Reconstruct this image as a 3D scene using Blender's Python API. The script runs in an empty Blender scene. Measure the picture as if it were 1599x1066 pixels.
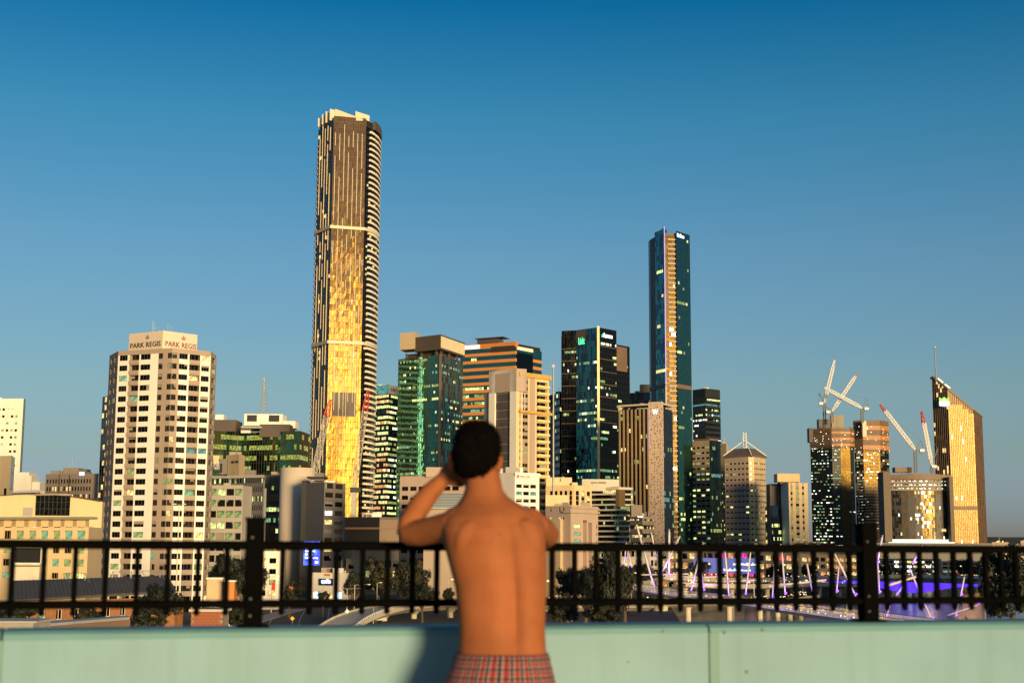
import bpy, bmesh, math, random
from mathutils import Vector, Matrix, noise, geometry
R = math.radians
random.seed(7)
S = bpy.context.scene
COL = S.collection

# ------------------------------------------------------------------ camera, sky, sun, exposure
CAMZ = 18.0
FPX, CX, CY = 2221.0, 799.5, 533.0          # 50 mm on 36 mm film, photo pixels
PITCH, ROLL = R(8.25), R(-0.3)
SUN_AZ, SUN_EL = R(25), R(4.0)               # behind the viewer, to the right

cam = bpy.data.cameras.new('camera')
cam.sensor_width = 36.0
cam.lens = 50.0
cam.clip_start = 0.1
cam.clip_end = 60000
cam.dof.use_dof = True
cam.dof.focus_distance = 500.0
cam.dof.aperture_fstop = 4.2
camo = bpy.data.objects.new('camera', cam)
COL.objects.link(camo)
camo.location = (0, 0, CAMZ)
_fw = Vector((0, math.cos(PITCH), math.sin(PITCH)))
_rt0 = Vector((1, 0, 0))
_up0 = Vector((0, -math.sin(PITCH), math.cos(PITCH)))
_rt = _rt0 * math.cos(ROLL) - _up0 * math.sin(ROLL)
_up = _up0 * math.cos(ROLL) + _rt0 * math.sin(ROLL)
camo.rotation_euler = Matrix((_rt, _up, -_fw)).transposed().to_euler()
S.camera = camo

w = bpy.data.worlds.new('World')
S.world = w
w.use_nodes = True
nt = w.node_tree
bg = nt.nodes['Background']
sky = nt.nodes.new('ShaderNodeTexSky')
sky.sky_type = 'NISHITA'
sky.sun_disc = False
sky.sun_elevation = SUN_EL
sky.sun_rotation = math.pi - SUN_AZ
sky.altitude = 0
sky.air_density = 1.0
sky.dust_density = 0.5
sky.ozone_density = 3.0
# away from the sun the dusk air is greyer and bluer near the horizon than the model's: a tint by height of view
_tc = nt.nodes.new('ShaderNodeTexCoord')
_sx = nt.nodes.new('ShaderNodeSeparateXYZ')
nt.links.new(_tc.outputs['Generated'], _sx.inputs[0])
_mr = nt.nodes.new('ShaderNodeMapRange')
_mr.inputs['From Max'].default_value = 0.40
nt.links.new(_sx.outputs['Z'], _mr.inputs['Value'])
_rp = nt.nodes.new('ShaderNodeValToRGB')
_st = [(0.0, (0.70, 0.88, 2.1)), (1.2, (0.72, 0.93, 2.2)), (3.7, (0.84, 0.87, 1.15)), (6.3, (0.94, 0.92, 0.97)),
       (11.7, (0.82, 0.94, 0.98)), (17, (0.38, 0.89, 0.95)), (21.5, (0.05, 0.65, 0.84)), (23.5, (0.02, 0.59, 0.79))]
_el = _rp.color_ramp.elements
for _i, (_e, _c) in enumerate(_st):
    _p = min(1.0, math.sin(R(_e)) / 0.40)
    _k = _el[0] if _i == 0 else (_el[len(_el) - 1] if _i == len(_st) - 1 else _el.new(_p))
    _k.position = _p
    _k.color = [x / 3 for x in _c] + [1]
nt.links.new(_mr.outputs[0], _rp.inputs[0])
_m3 = nt.nodes.new('ShaderNodeVectorMath'); _m3.operation = 'SCALE'; _m3.inputs['Scale'].default_value = 3.0
nt.links.new(_rp.outputs[0], _m3.inputs[0])
_dt = nt.nodes.new('ShaderNodeVectorMath'); _dt.operation = 'DOT_PRODUCT'
_dt.inputs[1].default_value = (math.sin(SUN_AZ), -math.cos(SUN_AZ), 0)
nt.links.new(_tc.outputs['Generated'], _dt.inputs[0])
_wt = nt.nodes.new('ShaderNodeMapRange'); _wt.interpolation_type = 'SMOOTHSTEP'
_wt.inputs['From Min'].default_value = 0.5; _wt.inputs['From Max'].default_value = -0.4
nt.links.new(_dt.outputs['Value'], _wt.inputs['Value'])
_mx = nt.nodes.new('ShaderNodeMix'); _mx.data_type = 'VECTOR'; _mx.clamp_factor = True
nt.links.new(_wt.outputs[0], _mx.inputs[0])
_mx.inputs[4].default_value = (1, 1, 1)
nt.links.new(_m3.outputs[0], _mx.inputs[5])
_ml = nt.nodes.new('ShaderNodeVectorMath'); _ml.operation = 'MULTIPLY'
nt.links.new(sky.outputs[0], _ml.inputs[0]); nt.links.new(_mx.outputs[1], _ml.inputs[1])
nt.links.new(_ml.outputs[0], bg.inputs['Color'])
bg.inputs['Strength'].default_value = 0.15

sl = bpy.data.lights.new('sun', 'SUN')
sl.energy = 5.0
sl.angle = R(12)
sl.color = (1.0, 0.73, 0.37)
slo = bpy.data.objects.new('sun', sl)
COL.objects.link(slo)
SUND = Vector((math.sin(SUN_AZ) * math.cos(SUN_EL), -math.cos(SUN_AZ) * math.cos(SUN_EL), math.sin(SUN_EL)))
slo.rotation_euler = SUND.to_track_quat('Z', 'Y').to_euler()
slo.location = (30, -40, 60)

S.view_settings.view_transform = 'Standard'
S.view_settings.look = 'None'
S.view_settings.gamma = 1.0
S.view_settings.exposure = 0.4
S.cycles.use_denoising = True
S.cycles.max_bounces = 5
S.cycles.diffuse_bounces = 2
S.cycles.glossy_bounces = 3
S.cycles.sample_clamp_indirect = 4.0

# ------------------------------------------------------------------ helpers
def ray(u, v):
    a, b = (u - CX) / FPX, (CY - v) / FPX
    return _rt * a + _up * b + _fw

def P(u, v, Y):
    r = ray(u, v)
    return Vector((0, 0, CAMZ)) + r * (Y / r.y)

def XY(u, Y, v=800):
    p = P(u, v, Y)
    return Vector((p.x, p.y))

def Z(v, Y, u=800):
    return P(u, v, Y).z

def pxm(Y):
    return FPX / Y

MATS = {}
def _new(name):
    m = bpy.data.materials.new(name)
    m.use_nodes = True
    MATS[name] = m
    return m, m.node_tree, m.node_tree.nodes['Principled BSDF']

def mat(name, col, rough=0.7, metal=0.0, var=0.12, scale=0.4, bump=0.0, spec=0.5, streak=False):
    """painted / stone / metal surface with uneven tone, procedural"""
    if name in MATS: return MATS[name]
    m, t, b = _new(name)
    b.inputs['Roughness'].default_value = rough
    b.inputs['Metallic'].default_value = metal
    b.inputs['Specular IOR Level'].default_value = spec
    tc = t.nodes.new('ShaderNodeTexCoord')
    n = t.nodes.new('ShaderNodeTexNoise')
    n.inputs['Scale'].default_value = scale
    n.inputs['Detail'].default_value = 6
    src = tc.outputs['Object']
    if streak:
        mp = t.nodes.new('ShaderNodeMapping')
        mp.inputs['Scale'].default_value = (1, 1, 0.12)
        t.links.new(src, mp.inputs['Vector'])
        src = mp.outputs['Vector']
    t.links.new(src, n.inputs['Vector'])
    r = t.nodes.new('ShaderNodeValToRGB')
    r.color_ramp.elements[0].position = 0.3
    r.color_ramp.elements[1].position = 0.7
    r.color_ramp.elements[0].color = [c * (1 - var) for c in col] + [1]
    r.color_ramp.elements[1].color = [min(1, c * (1 + var * 0.6)) for c in col] + [1]
    t.links.new(n.outputs[0], r.inputs[0])
    t.links.new(r.outputs[0], b.inputs['Base Color'])
    if bump:
        bm_ = t.nodes.new('ShaderNodeBump')
        bm_.inputs['Strength'].default_value = bump
        n2 = t.nodes.new('ShaderNodeTexNoise')
        n2.inputs['Scale'].default_value = scale * 14
        n2.inputs['Detail'].default_value = 4
        t.links.new(tc.outputs['Object'], n2.inputs['Vector'])
        t.links.new(n2.outputs[0], bm_.inputs['Height'])
        t.links.new(bm_.outputs[0], b.inputs['Normal'])
    return m

def glass(name, col, rough=0.04, wav=0.02, scale=0.12):
    """coated facade glass: mirror-like, tinted, slightly wavy"""
    if name in MATS: return MATS[name]
    m, t, b = _new(name)
    b.inputs['Base Color'].default_value = (*col, 1)
    b.inputs['Metallic'].default_value = 1.0
    b.inputs['Roughness'].default_value = rough
    tc = t.nodes.new('ShaderNodeTexCoord')
    n = t.nodes.new('ShaderNodeTexNoise')
    n.inputs['Scale'].default_value = scale
    n.inputs['Detail'].default_value = 2
    t.links.new(tc.outputs['Object'], n.inputs['Vector'])
    bm_ = t.nodes.new('ShaderNodeBump')
    bm_.inputs['Strength'].default_value = 1.0
    bm_.inputs['Distance'].default_value = wav
    t.links.new(n.outputs[0], bm_.inputs['Height'])
    t.links.new(bm_.outputs[0], b.inputs['Normal'])
    return m

def goldglass(name, base, spec, tint, rough=0.14, wav=0.05, scale=0.08):
    """bronze coated glass: brown body, gold tinted mirror sheen"""
    m = mat(name, base, rough, var=0.12, scale=0.05)
    b = m.node_tree.nodes['Principled BSDF']; t = m.node_tree
    b.inputs['Specular IOR Level'].default_value = spec
    b.inputs['Specular Tint'].default_value = (*tint, 1)
    n = t.nodes.new('ShaderNodeTexNoise'); n.inputs['Scale'].default_value = scale; n.inputs['Detail'].default_value = 2
    tc = t.nodes.new('ShaderNodeTexCoord'); t.links.new(tc.outputs['Object'], n.inputs['Vector'])
    bp = t.nodes.new('ShaderNodeBump'); bp.inputs['Distance'].default_value = wav
    t.links.new(n.outputs[0], bp.inputs['Height']); t.links.new(bp.outputs[0], b.inputs['Normal'])
    return m

def lit(name, col, strength, var=0.6, scale=0.9):
    """a lit room behind glass: ceiling lights, blinds and furniture as uneven glow, under a glossy pane"""
    if name in MATS: return MATS[name]
    m, t, b = _new(name)
    b.inputs['Base Color'].default_value = (0.02, 0.025, 0.02, 1)
    b.inputs['Roughness'].default_value = 0.06
    b.inputs['Emission Color'].default_value = (*col, 1)
    tc = t.nodes.new('ShaderNodeTexCoord')
    n = t.nodes.new('ShaderNodeTexNoise')
    n.inputs['Scale'].default_value = scale
    n.inputs['Detail'].default_value = 3
    t.links.new(tc.outputs['Object'], n.inputs['Vector'])
    mr = t.nodes.new('ShaderNodeMapRange')
    mr.inputs['From Min'].default_value = 0.36
    mr.inputs['From Max'].default_value = 0.64
    mr.inputs['To Min'].default_value = strength * (1 - var)
    mr.inputs['To Max'].default_value = strength * (1 + var)
    t.links.new(n.outputs[0], mr.inputs['Value'])
    t.links.new(mr.outputs[0], b.inputs['Emission Strength'])
    m.cycles.emission_sampling = 'NONE'
    return m

def glow(name, col, strength, sample=False):
    if name in MATS: return MATS[name]
    m, t, b = _new(name)
    b.inputs['Base Color'].default_value = (0.1, 0.1, 0.1, 1)
    b.inputs['Emission Color'].default_value = (*col, 1)
    b.inputs['Emission Strength'].default_value = strength
    if not sample:
        m.cycles.emission_sampling = 'NONE'
    return m

LOC = {}            # world position of every empty / part chain
class MB:
    def __init__(s):
        s.v = []; s.f = []; s.mi = []; s.uv = None
        s.mats = []
    def m(s, mt):
        if mt not in s.mats: s.mats.append(mt)
        return s.mats.index(mt)
    def face(s, pts, mt):
        k = len(s.v)
        s.v.extend([tuple(p) for p in pts])
        s.f.append(tuple(range(k, k + len(pts))))
        s.mi.append(s.m(mt))
    def hexa(s, p, mt, skip=()):
        """p: 8 points, bottom ring 0-3, top ring 4-7"""
        k = len(s.v)
        s.v.extend([tuple(q) for q in p])
        for i, q in enumerate(((0, 3, 2, 1), (4, 5, 6, 7), (0, 1, 5, 4), (1, 2, 6, 5), (2, 3, 7, 6), (3, 0, 4, 7))):
            if i in skip: continue
            s.f.append(tuple(k + j for j in q)); s.mi.append(s.m(mt))
    def box(s, x0, x1, y0, y1, z0, z1, mt):
        s.hexa([(x0, y0, z0), (x1, y0, z0), (x1, y1, z0), (x0, y1, z0), (x0, y0, z1), (x1, y0, z1), (x1, y1, z1), (x0, y1, z1)], mt)
    def prism(s, poly, z0, z1, mt, top=None, zt=None):
        """closed prism over a plan polygon; zt: optional per-vertex top heights"""
        k = len(s.v); n = len(poly)
        a = sum(poly[i][0] * poly[(i + 1) % n][1] - poly[(i + 1) % n][0] * poly[i][1] for i in range(n))
        if a < 0:
            poly = list(reversed(poly))
            if zt: zt = list(reversed(zt))
        s.v.extend([(p[0], p[1], z0) for p in poly])
        s.v.extend([(p[0], p[1], zt[i] if zt else z1) for i, p in enumerate(poly)])
        for i in range(n):
            j = (i + 1) % n
            s.f.append((k + i, k + j, k + n + j, k + n + i)); s.mi.append(s.m(mt))
        s.f.append(tuple(k + n + i for i in range(n))); s.mi.append(s.m(top or mt))
        s.f.append(tuple(k + i for i in reversed(range(n)))); s.mi.append(s.m(mt))
    def fbox(s, fc, u0, u1, z0, z1, d0, d1, mt, skip=()):
        p = [fc.pt(u0, z0, d1), fc.pt(u1, z0, d1), fc.pt(u1, z0, d0), fc.pt(u0, z0, d0),
             fc.pt(u0, z1, d1), fc.pt(u1, z1, d1), fc.pt(u1, z1, d0), fc.pt(u0, z1, d0)]
        s.hexa(p, mt, skip)
    def fquad(s, fc, u0, u1, z0, z1, d, mt, jit=0.0):
        j = [random.uniform(-jit, jit) for _ in range(4)] if jit else (0, 0, 0, 0)
        s.face([fc.pt(u0, z0, d + j[0]), fc.pt(u1, z0, d + j[1]), fc.pt(u1, z1, d + j[2]), fc.pt(u0, z1, d + j[3])], mt)
    def bar(s, a, b, w_, h_, mt, up=Vector((0, 0, 1))):
        a, b = Vector(a), Vector(b)
        d = (b - a).normalized()
        x = d.cross(up)
        if x.length < 1e-4: x = Vector((1, 0, 0))
        x.normalize(); y = x.cross(d)
        x *= w_ / 2; y *= h_ / 2
        s.hexa([a - x - y, a + x - y, b + x - y, b - x - y, a - x + y, a + x + y, b + x + y, b - x + y], mt)
    def tube(s, a, b, r0, r1, mt, n=8):
        s.path([a, b], [r0, r1], mt, n)
    def path(s, pts, rad, mt, n=8, cap=True):
        pts = [Vector(p) for p in pts]
        k0 = len(s.v)
        ref = None
        for i, p in enumerate(pts):
            d = (pts[min(i + 1, len(pts) - 1)] - pts[max(i - 1, 0)]).normalized()
            if ref is None:
                ref = Vector((0, 0, 1)) if abs(d.z) < 0.9 else Vector((1, 0, 0))
            x = d.cross(ref).normalized(); y = x.cross(d).normalized(); ref = y.copy()
            r = rad[i] if isinstance(rad, (list, tuple)) else rad
            for q in range(n):
                a = 2 * math.pi * q / n
                s.v.append(tuple(p + x * (r * math.cos(a)) + y * (r * math.sin(a))))
        for i in range(len(pts) - 1):
            for q in range(n):
                q2 = (q + 1) % n
                s.f.append((k0 + i * n + q, k0 + i * n + q2, k0 + (i + 1) * n + q2, k0 + (i + 1) * n + q)); s.mi.append(s.m(mt))
        if cap:
            s.f.append(tuple(k0 + q for q in reversed(range(n)))); s.mi.append(s.m(mt))
            e = k0 + (len(pts) - 1) * n
            s.f.append(tuple(e + q for q in range(n))); s.mi.append(s.m(mt))
    def ell(s, c, rx, ry, rz, mt, nu=20, nv=14, fn=None, rot=None):
        k = len(s.v); c = Vector(c)
        def put(x, y, z):
            p = Vector((x, y, z))
            if fn: p = fn(p)
            p = Vector((p.x * rx, p.y * ry, p.z * rz))
            if rot: p = rot @ p
            s.v.append(tuple(c + p))
        put(0, 0, -1)
        for i in range(1, nv):
            th = -math.pi / 2 + math.pi * i / nv
            for j in range(nu):
                ph = 2 * math.pi * j / nu
                put(math.cos(th) * math.cos(ph), math.cos(th) * math.sin(ph), math.sin(th))
        put(0, 0, 1)
        mi = s.m(mt)
        for j in range(nu):
            s.f.append((k, k + 1 + (j + 1) % nu, k + 1 + j)); s.mi.append(mi)
            for i in range(nv - 2):
                a = k + 1 + i * nu; b_ = a + nu
                s.f.append((a + j, a + (j + 1) % nu, b_ + (j + 1) % nu, b_ + j)); s.mi.append(mi)
            l = k + 1 + (nv - 2) * nu
            s.f.append((l + j, l + (j + 1) % nu, k + 1 + (nv - 1) * nu)); s.mi.append(mi)
    def loft(s, rings, mt, cap=True, uvs=False):
        """rings: lists of equal length of points (closed)"""
        k = len(s.v); n = len(rings[0])
        for r in rings: s.v.extend([tuple(p) for p in r])
        mi = s.m(mt)
        for i in range(len(rings) - 1):
            for j in range(n):
                j2 = (j + 1) % n
                s.f.append((k + i * n + j, k + i * n + j2, k + (i + 1) * n + j2, k + (i + 1) * n + j)); s.mi.append(mi)
        if cap:
            s.f.append(tuple(k + j for j in reversed(range(n)))); s.mi.append(mi)
            e = k + (len(rings) - 1) * n
            s.f.append(tuple(e + j for j in range(n))); s.mi.append(mi)
    def mesh(s, name, off=Vector((0, 0, 0)), smooth=False):
        me = bpy.data.meshes.new(name)
        me.from_pydata([(x - off[0], y - off[1], z - off[2]) for x, y, z in s.v], [], s.f)
        for mt in s.mats: me.materials.append(mt)
        me.polygons.foreach_set('material_index', s.mi)
        if smooth: me.polygons.foreach_set('use_smooth', [True] * len(s.f))
        me.update()
        return me
    def build(s, name, parent=None, smooth=False, label=None, kind=None, base=None):
        if not s.f: return None
        off = LOC[parent] if parent else (Vector(base) if base else Vector((0, 0, 0)))
        o = bpy.data.objects.new(name, s.mesh(name, off, smooth))
        COL.objects.link(o)
        LOC[o] = off
        if parent: o.parent = parent
        else: o.location = off
        if label: o['label'] = label
        if kind: o['kind'] = kind
        return o

def tag(o, label, cat, group=None, kind=None):
    if label: o['label'] = label
    if cat: o['category'] = cat
    if group: o['group'] = group
    if kind: o['kind'] = kind
    return o

def thing(name, label, cat, loc, group=None):
    o = bpy.data.objects.new(name, None)
    o.empty_display_size = 0.5
    COL.objects.link(o)
    o.location = loc
    LOC[o] = Vector(loc)
    return tag(o, label, cat, group)

def piece(name, me, parent, world, rotz=0.0, scale=None, label=None):
    """a part that shares mesh data, placed at a world position"""
    o = bpy.data.objects.new(name, me)
    COL.objects.link(o)
    o.parent = parent
    o.location = Vector(world) - LOC[parent]
    o.rotation_euler = (0, 0, rotz)
    if scale: o.scale = scale
    LOC[o] = Vector(world)
    if label: o['label'] = label
    return o

class Face:
    """a vertical wall plane: A to B runs left to right seen from outside"""
    def __init__(s, A, B):
        s.A = Vector((A[0], A[1])); s.B = Vector((B[0], B[1]))
        s.W = (s.B - s.A).length
        s.e = (s.B - s.A) / s.W
        s.n = Vector((s.e.y, -s.e.x))
        s.rot = math.atan2(s.e.y, s.e.x)
    def pt(s, u, z, d=0.0):
        p = s.A + s.e * u + s.n * d
        return Vector((p.x, p.y, z))

def text_mesh(txt, size, mt, extrude=0.05, align='CENTER', bold=0.0):
    c = bpy.data.curves.new('lettering', 'FONT')
    c.body = txt; c.size = size; c.extrude = extrude
    c.align_x = align; c.align_y = 'CENTER'; c.offset = bold
    c.resolution_u = 2
    o = bpy.data.objects.new('lettering', c)
    me = bpy.data.meshes.new_from_object(o)
    bpy.data.objects.remove(o); bpy.data.curves.remove(c)
    # stand upright: text x -> x, text y -> z
    me.transform(Matrix.Rotation(R(90), 4, 'X'))
    me.materials.clear(); me.materials.append(mt)
    return me

def lettering(txt, parent, fc, u, z, d, height, mt, width=None, bold=0.0, extrude=0.05, skew=0.0):
    me = text_mesh(txt, 1.0, mt, extrude, bold=bold)
    xs = [v.co.x for v in me.vertices]; zs = [v.co.z for v in me.vertices]
    if not xs: return None
    sx = (width / (max(xs) - min(xs))) if width else height / (max(zs) - min(zs))
    sz = height / (max(zs) - min(zs))
    cx_, cz_ = (max(xs) + min(xs)) / 2, (max(zs) + min(zs)) / 2
    for v in me.vertices:
        v.co.x = (v.co.x - cx_) * sx; v.co.z = (v.co.z - cz_) * sz
    return piece('lettering', me, parent, fc.pt(u, z, d), fc.rot)
# ------------------------------------------------------------------ foreground: deck, parapet, railing, person
FLOOR = CAMZ - 1.24
mint = mat('mint_paint', (0.155, 0.295, 0.345), 0.6, var=0.14, scale=1.6, bump=0.03)
t = mint.node_tree; b = t.nodes['Principled BSDF']
src = b.inputs['Base Color'].links[0].from_socket
tc = t.nodes.new('ShaderNodeTexCoord'); mp = t.nodes.new('ShaderNodeMapping'); mp.inputs['Scale'].default_value = (9, 9, .7); nz = t.nodes.new('ShaderNodeTexNoise'); nz.inputs['Scale'].default_value = 1.6; nz.inputs['Detail'].default_value = 5
t.links.new(tc.outputs['Object'], mp.inputs[0]); t.links.new(mp.outputs[0], nz.inputs['Vector'])
rg = t.nodes.new('ShaderNodeValToRGB'); rg.color_ramp.elements[0].position = .34; rg.color_ramp.elements[1].position = .52; rg.color_ramp.elements[0].color = (.78, .80, .74, 1); rg.color_ramp.elements[1].color = (1, 1, 1, 1)
t.links.new(nz.outputs[0], rg.inputs[0]); mm_ = t.nodes.new('ShaderNodeMixRGB'); mm_.blend_type = 'MULTIPLY'; mm_.inputs[0].default_value = .4
t.links.new(src, mm_.inputs[1]); t.links.new(rg.outputs[0], mm_.inputs[2]); t.links.new(mm_.outputs[0], b.inputs['Base Color'])
# scuffs and chipped paint
nc = t.nodes.new('ShaderNodeTexNoise'); nc.inputs['Scale'].default_value = 22; nc.inputs['Detail'].default_value = 8; nc.inputs['Roughness'].default_value = .7
t.links.new(tc.outputs['Object'], nc.inputs['Vector'])
rc_ = t.nodes.new('ShaderNodeValToRGB'); rc_.color_ramp.elements[0].position = .67; rc_.color_ramp.elements[1].position = .72; rc_.color_ramp.elements[0].color = (0, 0, 0, 1); rc_.color_ramp.elements[1].color = (.7, .7, .7, 1)
t.links.new(nc.outputs[0], rc_.inputs[0]); mc_ = t.nodes.new('ShaderNodeMixRGB'); mc_.inputs[2].default_value = (.16, .20, .17, 1)
t.links.new(rc_.outputs[0], mc_.inputs[0]); t.links.new(mm_.outputs[0], mc_.inputs[1]); t.links.new(mc_.outputs[0], b.inputs['Base Color'])
mint_cap = mat('mint_cap', (0.11, 0.25, 0.26), 0.5, var=0.12, scale=3.0)
blackm = mat('black_metal', (0.0016, 0.0014, 0.0014), 0.8, var=0.3, scale=9, spec=0.03)
def wline(u, off=0.0):
    """plan point of the parapet's front line at pixel column u, pushed off metres outward"""
    A = Vector((-1.625, 4.47)); B = Vector((1.925, 5.43))
    e = (B - A).normalized(); n = Vector((-e.y, e.x))
    r = ray(u, 1000); k = r.x / r.y
    # A + t e : x = k*y
    t = (k * A.y - A.x) / (e.x - k * e.y)
    return A + e * t + n * off
WA, WB = wline(-500), wline(2300)
wf = Face(WA, WB)
WZ = CAMZ - 0.262
def uu(u):  # distance along the wall of pixel column u
    return (wline(u) - wf.A).length

pw = thing('parapet_wall', 'mint green painted concrete parapet wall the man leans against', 'wall', (wline(800).x, wline(800).y, FLOOR))
def wall_panel(u0, u1):
    prof = [(0.0, -1.3), (0.0, -0.03), (-0.006, -0.012), (-0.02, -0.002), (-0.05, 0.0), (-0.19, 0.0), (-0.20, -0.01), (-0.20, -1.3)]
    m_ = MB()
    nseg = 14
    rings = []
    for i in range(nseg + 1):
        u = u0 + (u1 - u0) * i / nseg
        rings.append([wf.pt(u, WZ + h + (0.0012 * noise.noise(Vector((u * 2.1, 3, 0))) if h > -1 else 0), d + (0.0015 * noise.noise(Vector((u * 1.3, h * 3, 7))))) for d, h in prof])
    m_.loft(rings, mint)
    for i in range(len(m_.f)):
        f = m_.f[i]
        c = sum((Vector(m_.v[j]) for j in f), Vector()) / len(f)
        if c.z > WZ - 0.032: m_.mi[i] = m_.m(mint_cap)
    return m_.build('wall_panel', pw)
js = [uu(-480), uu(2), uu(1108), uu(2250)]
for a, b in zip(js, js[1:]):
    wall_panel(a + 0.004, b - 0.004)
# cover strips over the joints and the backing behind them
for j, wdt in ((js[1], 0.016), (js[2] + 0.016, 0.036)):
    m_ = MB(); m_.fbox(wf, j - wdt / 2, j + wdt / 2, WZ - 1.25, WZ - 0.03, -0.1, 0.006, mat('mint_strip', (0.075, 0.19, 0.18), 0.5, var=0.1, scale=5))
    m_.build('cover_strip', pw)
stain = mat('stain', (0.12, 0.12, 0.08), 0.8, scale=30, var=0.4)
for (u, v, r) in ((1131, 987, 0.006), (1191, 983, 0.006), (1165, 1048, 0.007), (981, 1033, 0.004), (1035, 985, 0.004)):
    c = wline(u)
    z = Z(v, c.y, u)
    m_ = MB()
    m_.path([Vector((c.x, c.y, z)) - Vector((wf.n.x, wf.n.y, 0)) * 0.01, Vector((c.x, c.y, z)) + Vector((wf.n.x, wf.n.y, 0)) * 0.003], [r, r * 0.8], stain, 10)
    m_.build('bolt_cap', pw, smooth=False)

# railing on the parapet
RD = -0.10
rl = thing('guard_railing', 'black metal guard railing with thin balusters on the mint parapet', 'railing', (wline(800).x, wline(800).y, WZ))
RT, RB = CAMZ + 0.004, CAMZ - 0.187
def rail_obj(name, z, w_, h_, u0, u1):
    m_ = MB(); hw, hh = w_ / 2, h_ / 2
    prof = [(hw, -hh + .004), (hw, hh - .006), (hw - .006, hh), (-hw + .006, hh), (-hw, hh - .006), (-hw, -hh + .004), (-hw + .004, -hh), (hw - .004, -hh)]
    m_.loft([[wf.pt(u0, z + b, RD + a) for a, b in prof], [wf.pt(u1, z + b, RD + a) for a, b in prof]], blackm)
    return m_.build(name, rl)
def ru(u):   # along-wall distance of pixel column u measured on the railing's own plane
    A = wf.A + wf.n * RD; r = ray(u, 890); k = r.x / r.y
    return (k * A.y - A.x) / (wf.e.x - k * wf.e.y)
p1, p2 = ru(397), ru(1354)
ends = [ru(-560), p1, p2, ru(2300)]
for a, b in zip(ends, ends[1:]):
    rail_obj('top_rail', RT, 0.045, 0.030, a + 0.02, b - 0.02)
    rail_obj('bottom_rail', RB, 0.040, 0.026, a + 0.02, b - 0.02)
m_ = MB()
hb = RT - RB + 0.03
m_.box(-.0085, .0085, -.0085, .0085, 0.0, hb, blackm)
m_.ell((0, 0, -0.004), .011, .011, .012, blackm, 8, 6)
bal = m_.mesh('baluster')
bu = [-230, -178, -129, -80, -30, 19, 68, 117, 165, 214, 262, 309, 354, 441, 484, 525, 566, 605, 644, 682, 719, 755, 790, 826, 862, 897, 931, 965, 998, 1031, 1062, 1093, 1124, 1153, 1184, 1212, 1242, 1271, 1299, 1326, 1384, 1411, 1436, 1462, 1489, 1515, 1539, 1563, 1586, 1610, 1634, 1658, 1682, 1706]
for u in bu:
    piece('baluster', bal, rl, wf.pt(ru(u), RB - 0.022, RD), wf.rot)
def post(u):
    m_ = MB(); r = 0.029
    u0 = ru(u)
    m_.fbox(wf, u0 - r, u0 + r, WZ - 0.03, CAMZ + 0.088, RD - r, RD + r, blackm)
    m_.fbox(wf, u0 - r - .004, u0 + r + .004, CAMZ + 0.088, CAMZ + 0.096, RD - r - .004, RD + r + .004, blackm)
    m_.fbox(wf, u0 - r - .02, u0 + r + .02, WZ + 0.0, WZ + 0.008, RD - r - .02, RD + r + .02, blackm)
    o = m_.build('post', rl)
    for z in (CAMZ + 0.03, CAMZ - 0.17, CAMZ - 0.225):
        b = MB(); c = wf.pt(u0 - 0.012, z, RD + r)
        b.ell(c, .0045, .0045, .0045, mat('bolt_steel', (0.16, 0.16, 0.17), 0.5, 0.3, scale=40), 8, 6)
        b.build('bolt', o)
    return o
post(397); post(1354)

# deck slab carrying the parapet
concrete = mat('deck_concrete', (0.33, 0.31, 0.28), 0.8, var=0.2, scale=0.7, bump=0.1)
m_ = MB()
m_.prism([wline(-500, 0.24), wline(2300, 0.24), (14, -14), (-14, -14)], FLOOR - 0.35, FLOOR, concrete)
deck = m_.build('deck_floor', kind='structure')
m_ = MB()
bl = [wline(-500, 0.1), wline(2300, 0.1), (13, -13.5), (-13, -13.5)]
m_.prism(bl, -1.0, FLOOR - 0.35, mat('deck_wall', (0.45, 0.42, 0.36), 0.8, scale=0.3))
tag(m_.build('car_park_building'), 'concrete building carrying the roof deck below the parapet', 'building')

# ---- person
skin = bpy.data.materials.new('skin'); skin.use_nodes = True
t = skin.node_tree; b = t.nodes['Principled BSDF']
b.inputs['Roughness'].default_value = 0.72
b.inputs['Specular IOR Level'].default_value = 0.25
b.inputs['Subsurface Weight'].default_value = 0.0
b.inputs['Subsurface Scale'].default_value = 0.02
b.inputs['Subsurface Radius'].default_value = (1.0, 0.35, 0.2)
tc = t.nodes.new('ShaderNodeTexCoord'); n1 = t.nodes.new('ShaderNodeTexNoise')
n1.inputs['Scale'].default_value = 9; n1.inputs['Detail'].default_value = 7
rp = t.nodes.new('ShaderNodeValToRGB')
rp.color_ramp.elements[0].position = .3; rp.color_ramp.elements[1].position = .72
rp.color_ramp.elements[0].color = (0.255, 0.077, 0.024, 1); rp.color_ramp.elements[1].color = (0.325, 0.104, 0.034, 1)
t.links.new(tc.outputs['Object'], n1.inputs['Vector']); t.links.new(n1.outputs[0], rp.inputs[0]); t.links.new(rp.outputs[0], b.inputs['Base Color'])
n2 = t.nodes.new('ShaderNodeTexNoise'); n2.inputs['Scale'].default_value = 3.2; n2.inputs['Detail'].default_value = 3; t.links.new(tc.outputs['Object'], n2.inputs['Vector'])
hv = t.nodes.new('ShaderNodeHueSaturation'); mv = t.nodes.new('ShaderNodeMapRange'); mv.inputs['From Min'].default_value = .3; mv.inputs['From Max'].default_value = .7; mv.inputs['To Min'].default_value = .78; mv.inputs['To Max'].default_value = 1.18
t.links.new(n2.outputs[0], mv.inputs['Value']); t.links.new(mv.outputs[0], hv.inputs['Value']); t.links.new(rp.outputs[0], hv.inputs['Color'])
vm_ = t.nodes.new('ShaderNodeTexVoronoi'); vm_.inputs['Scale'].default_value = 16; t.links.new(tc.outputs['Object'], vm_.inputs['Vector'])
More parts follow.
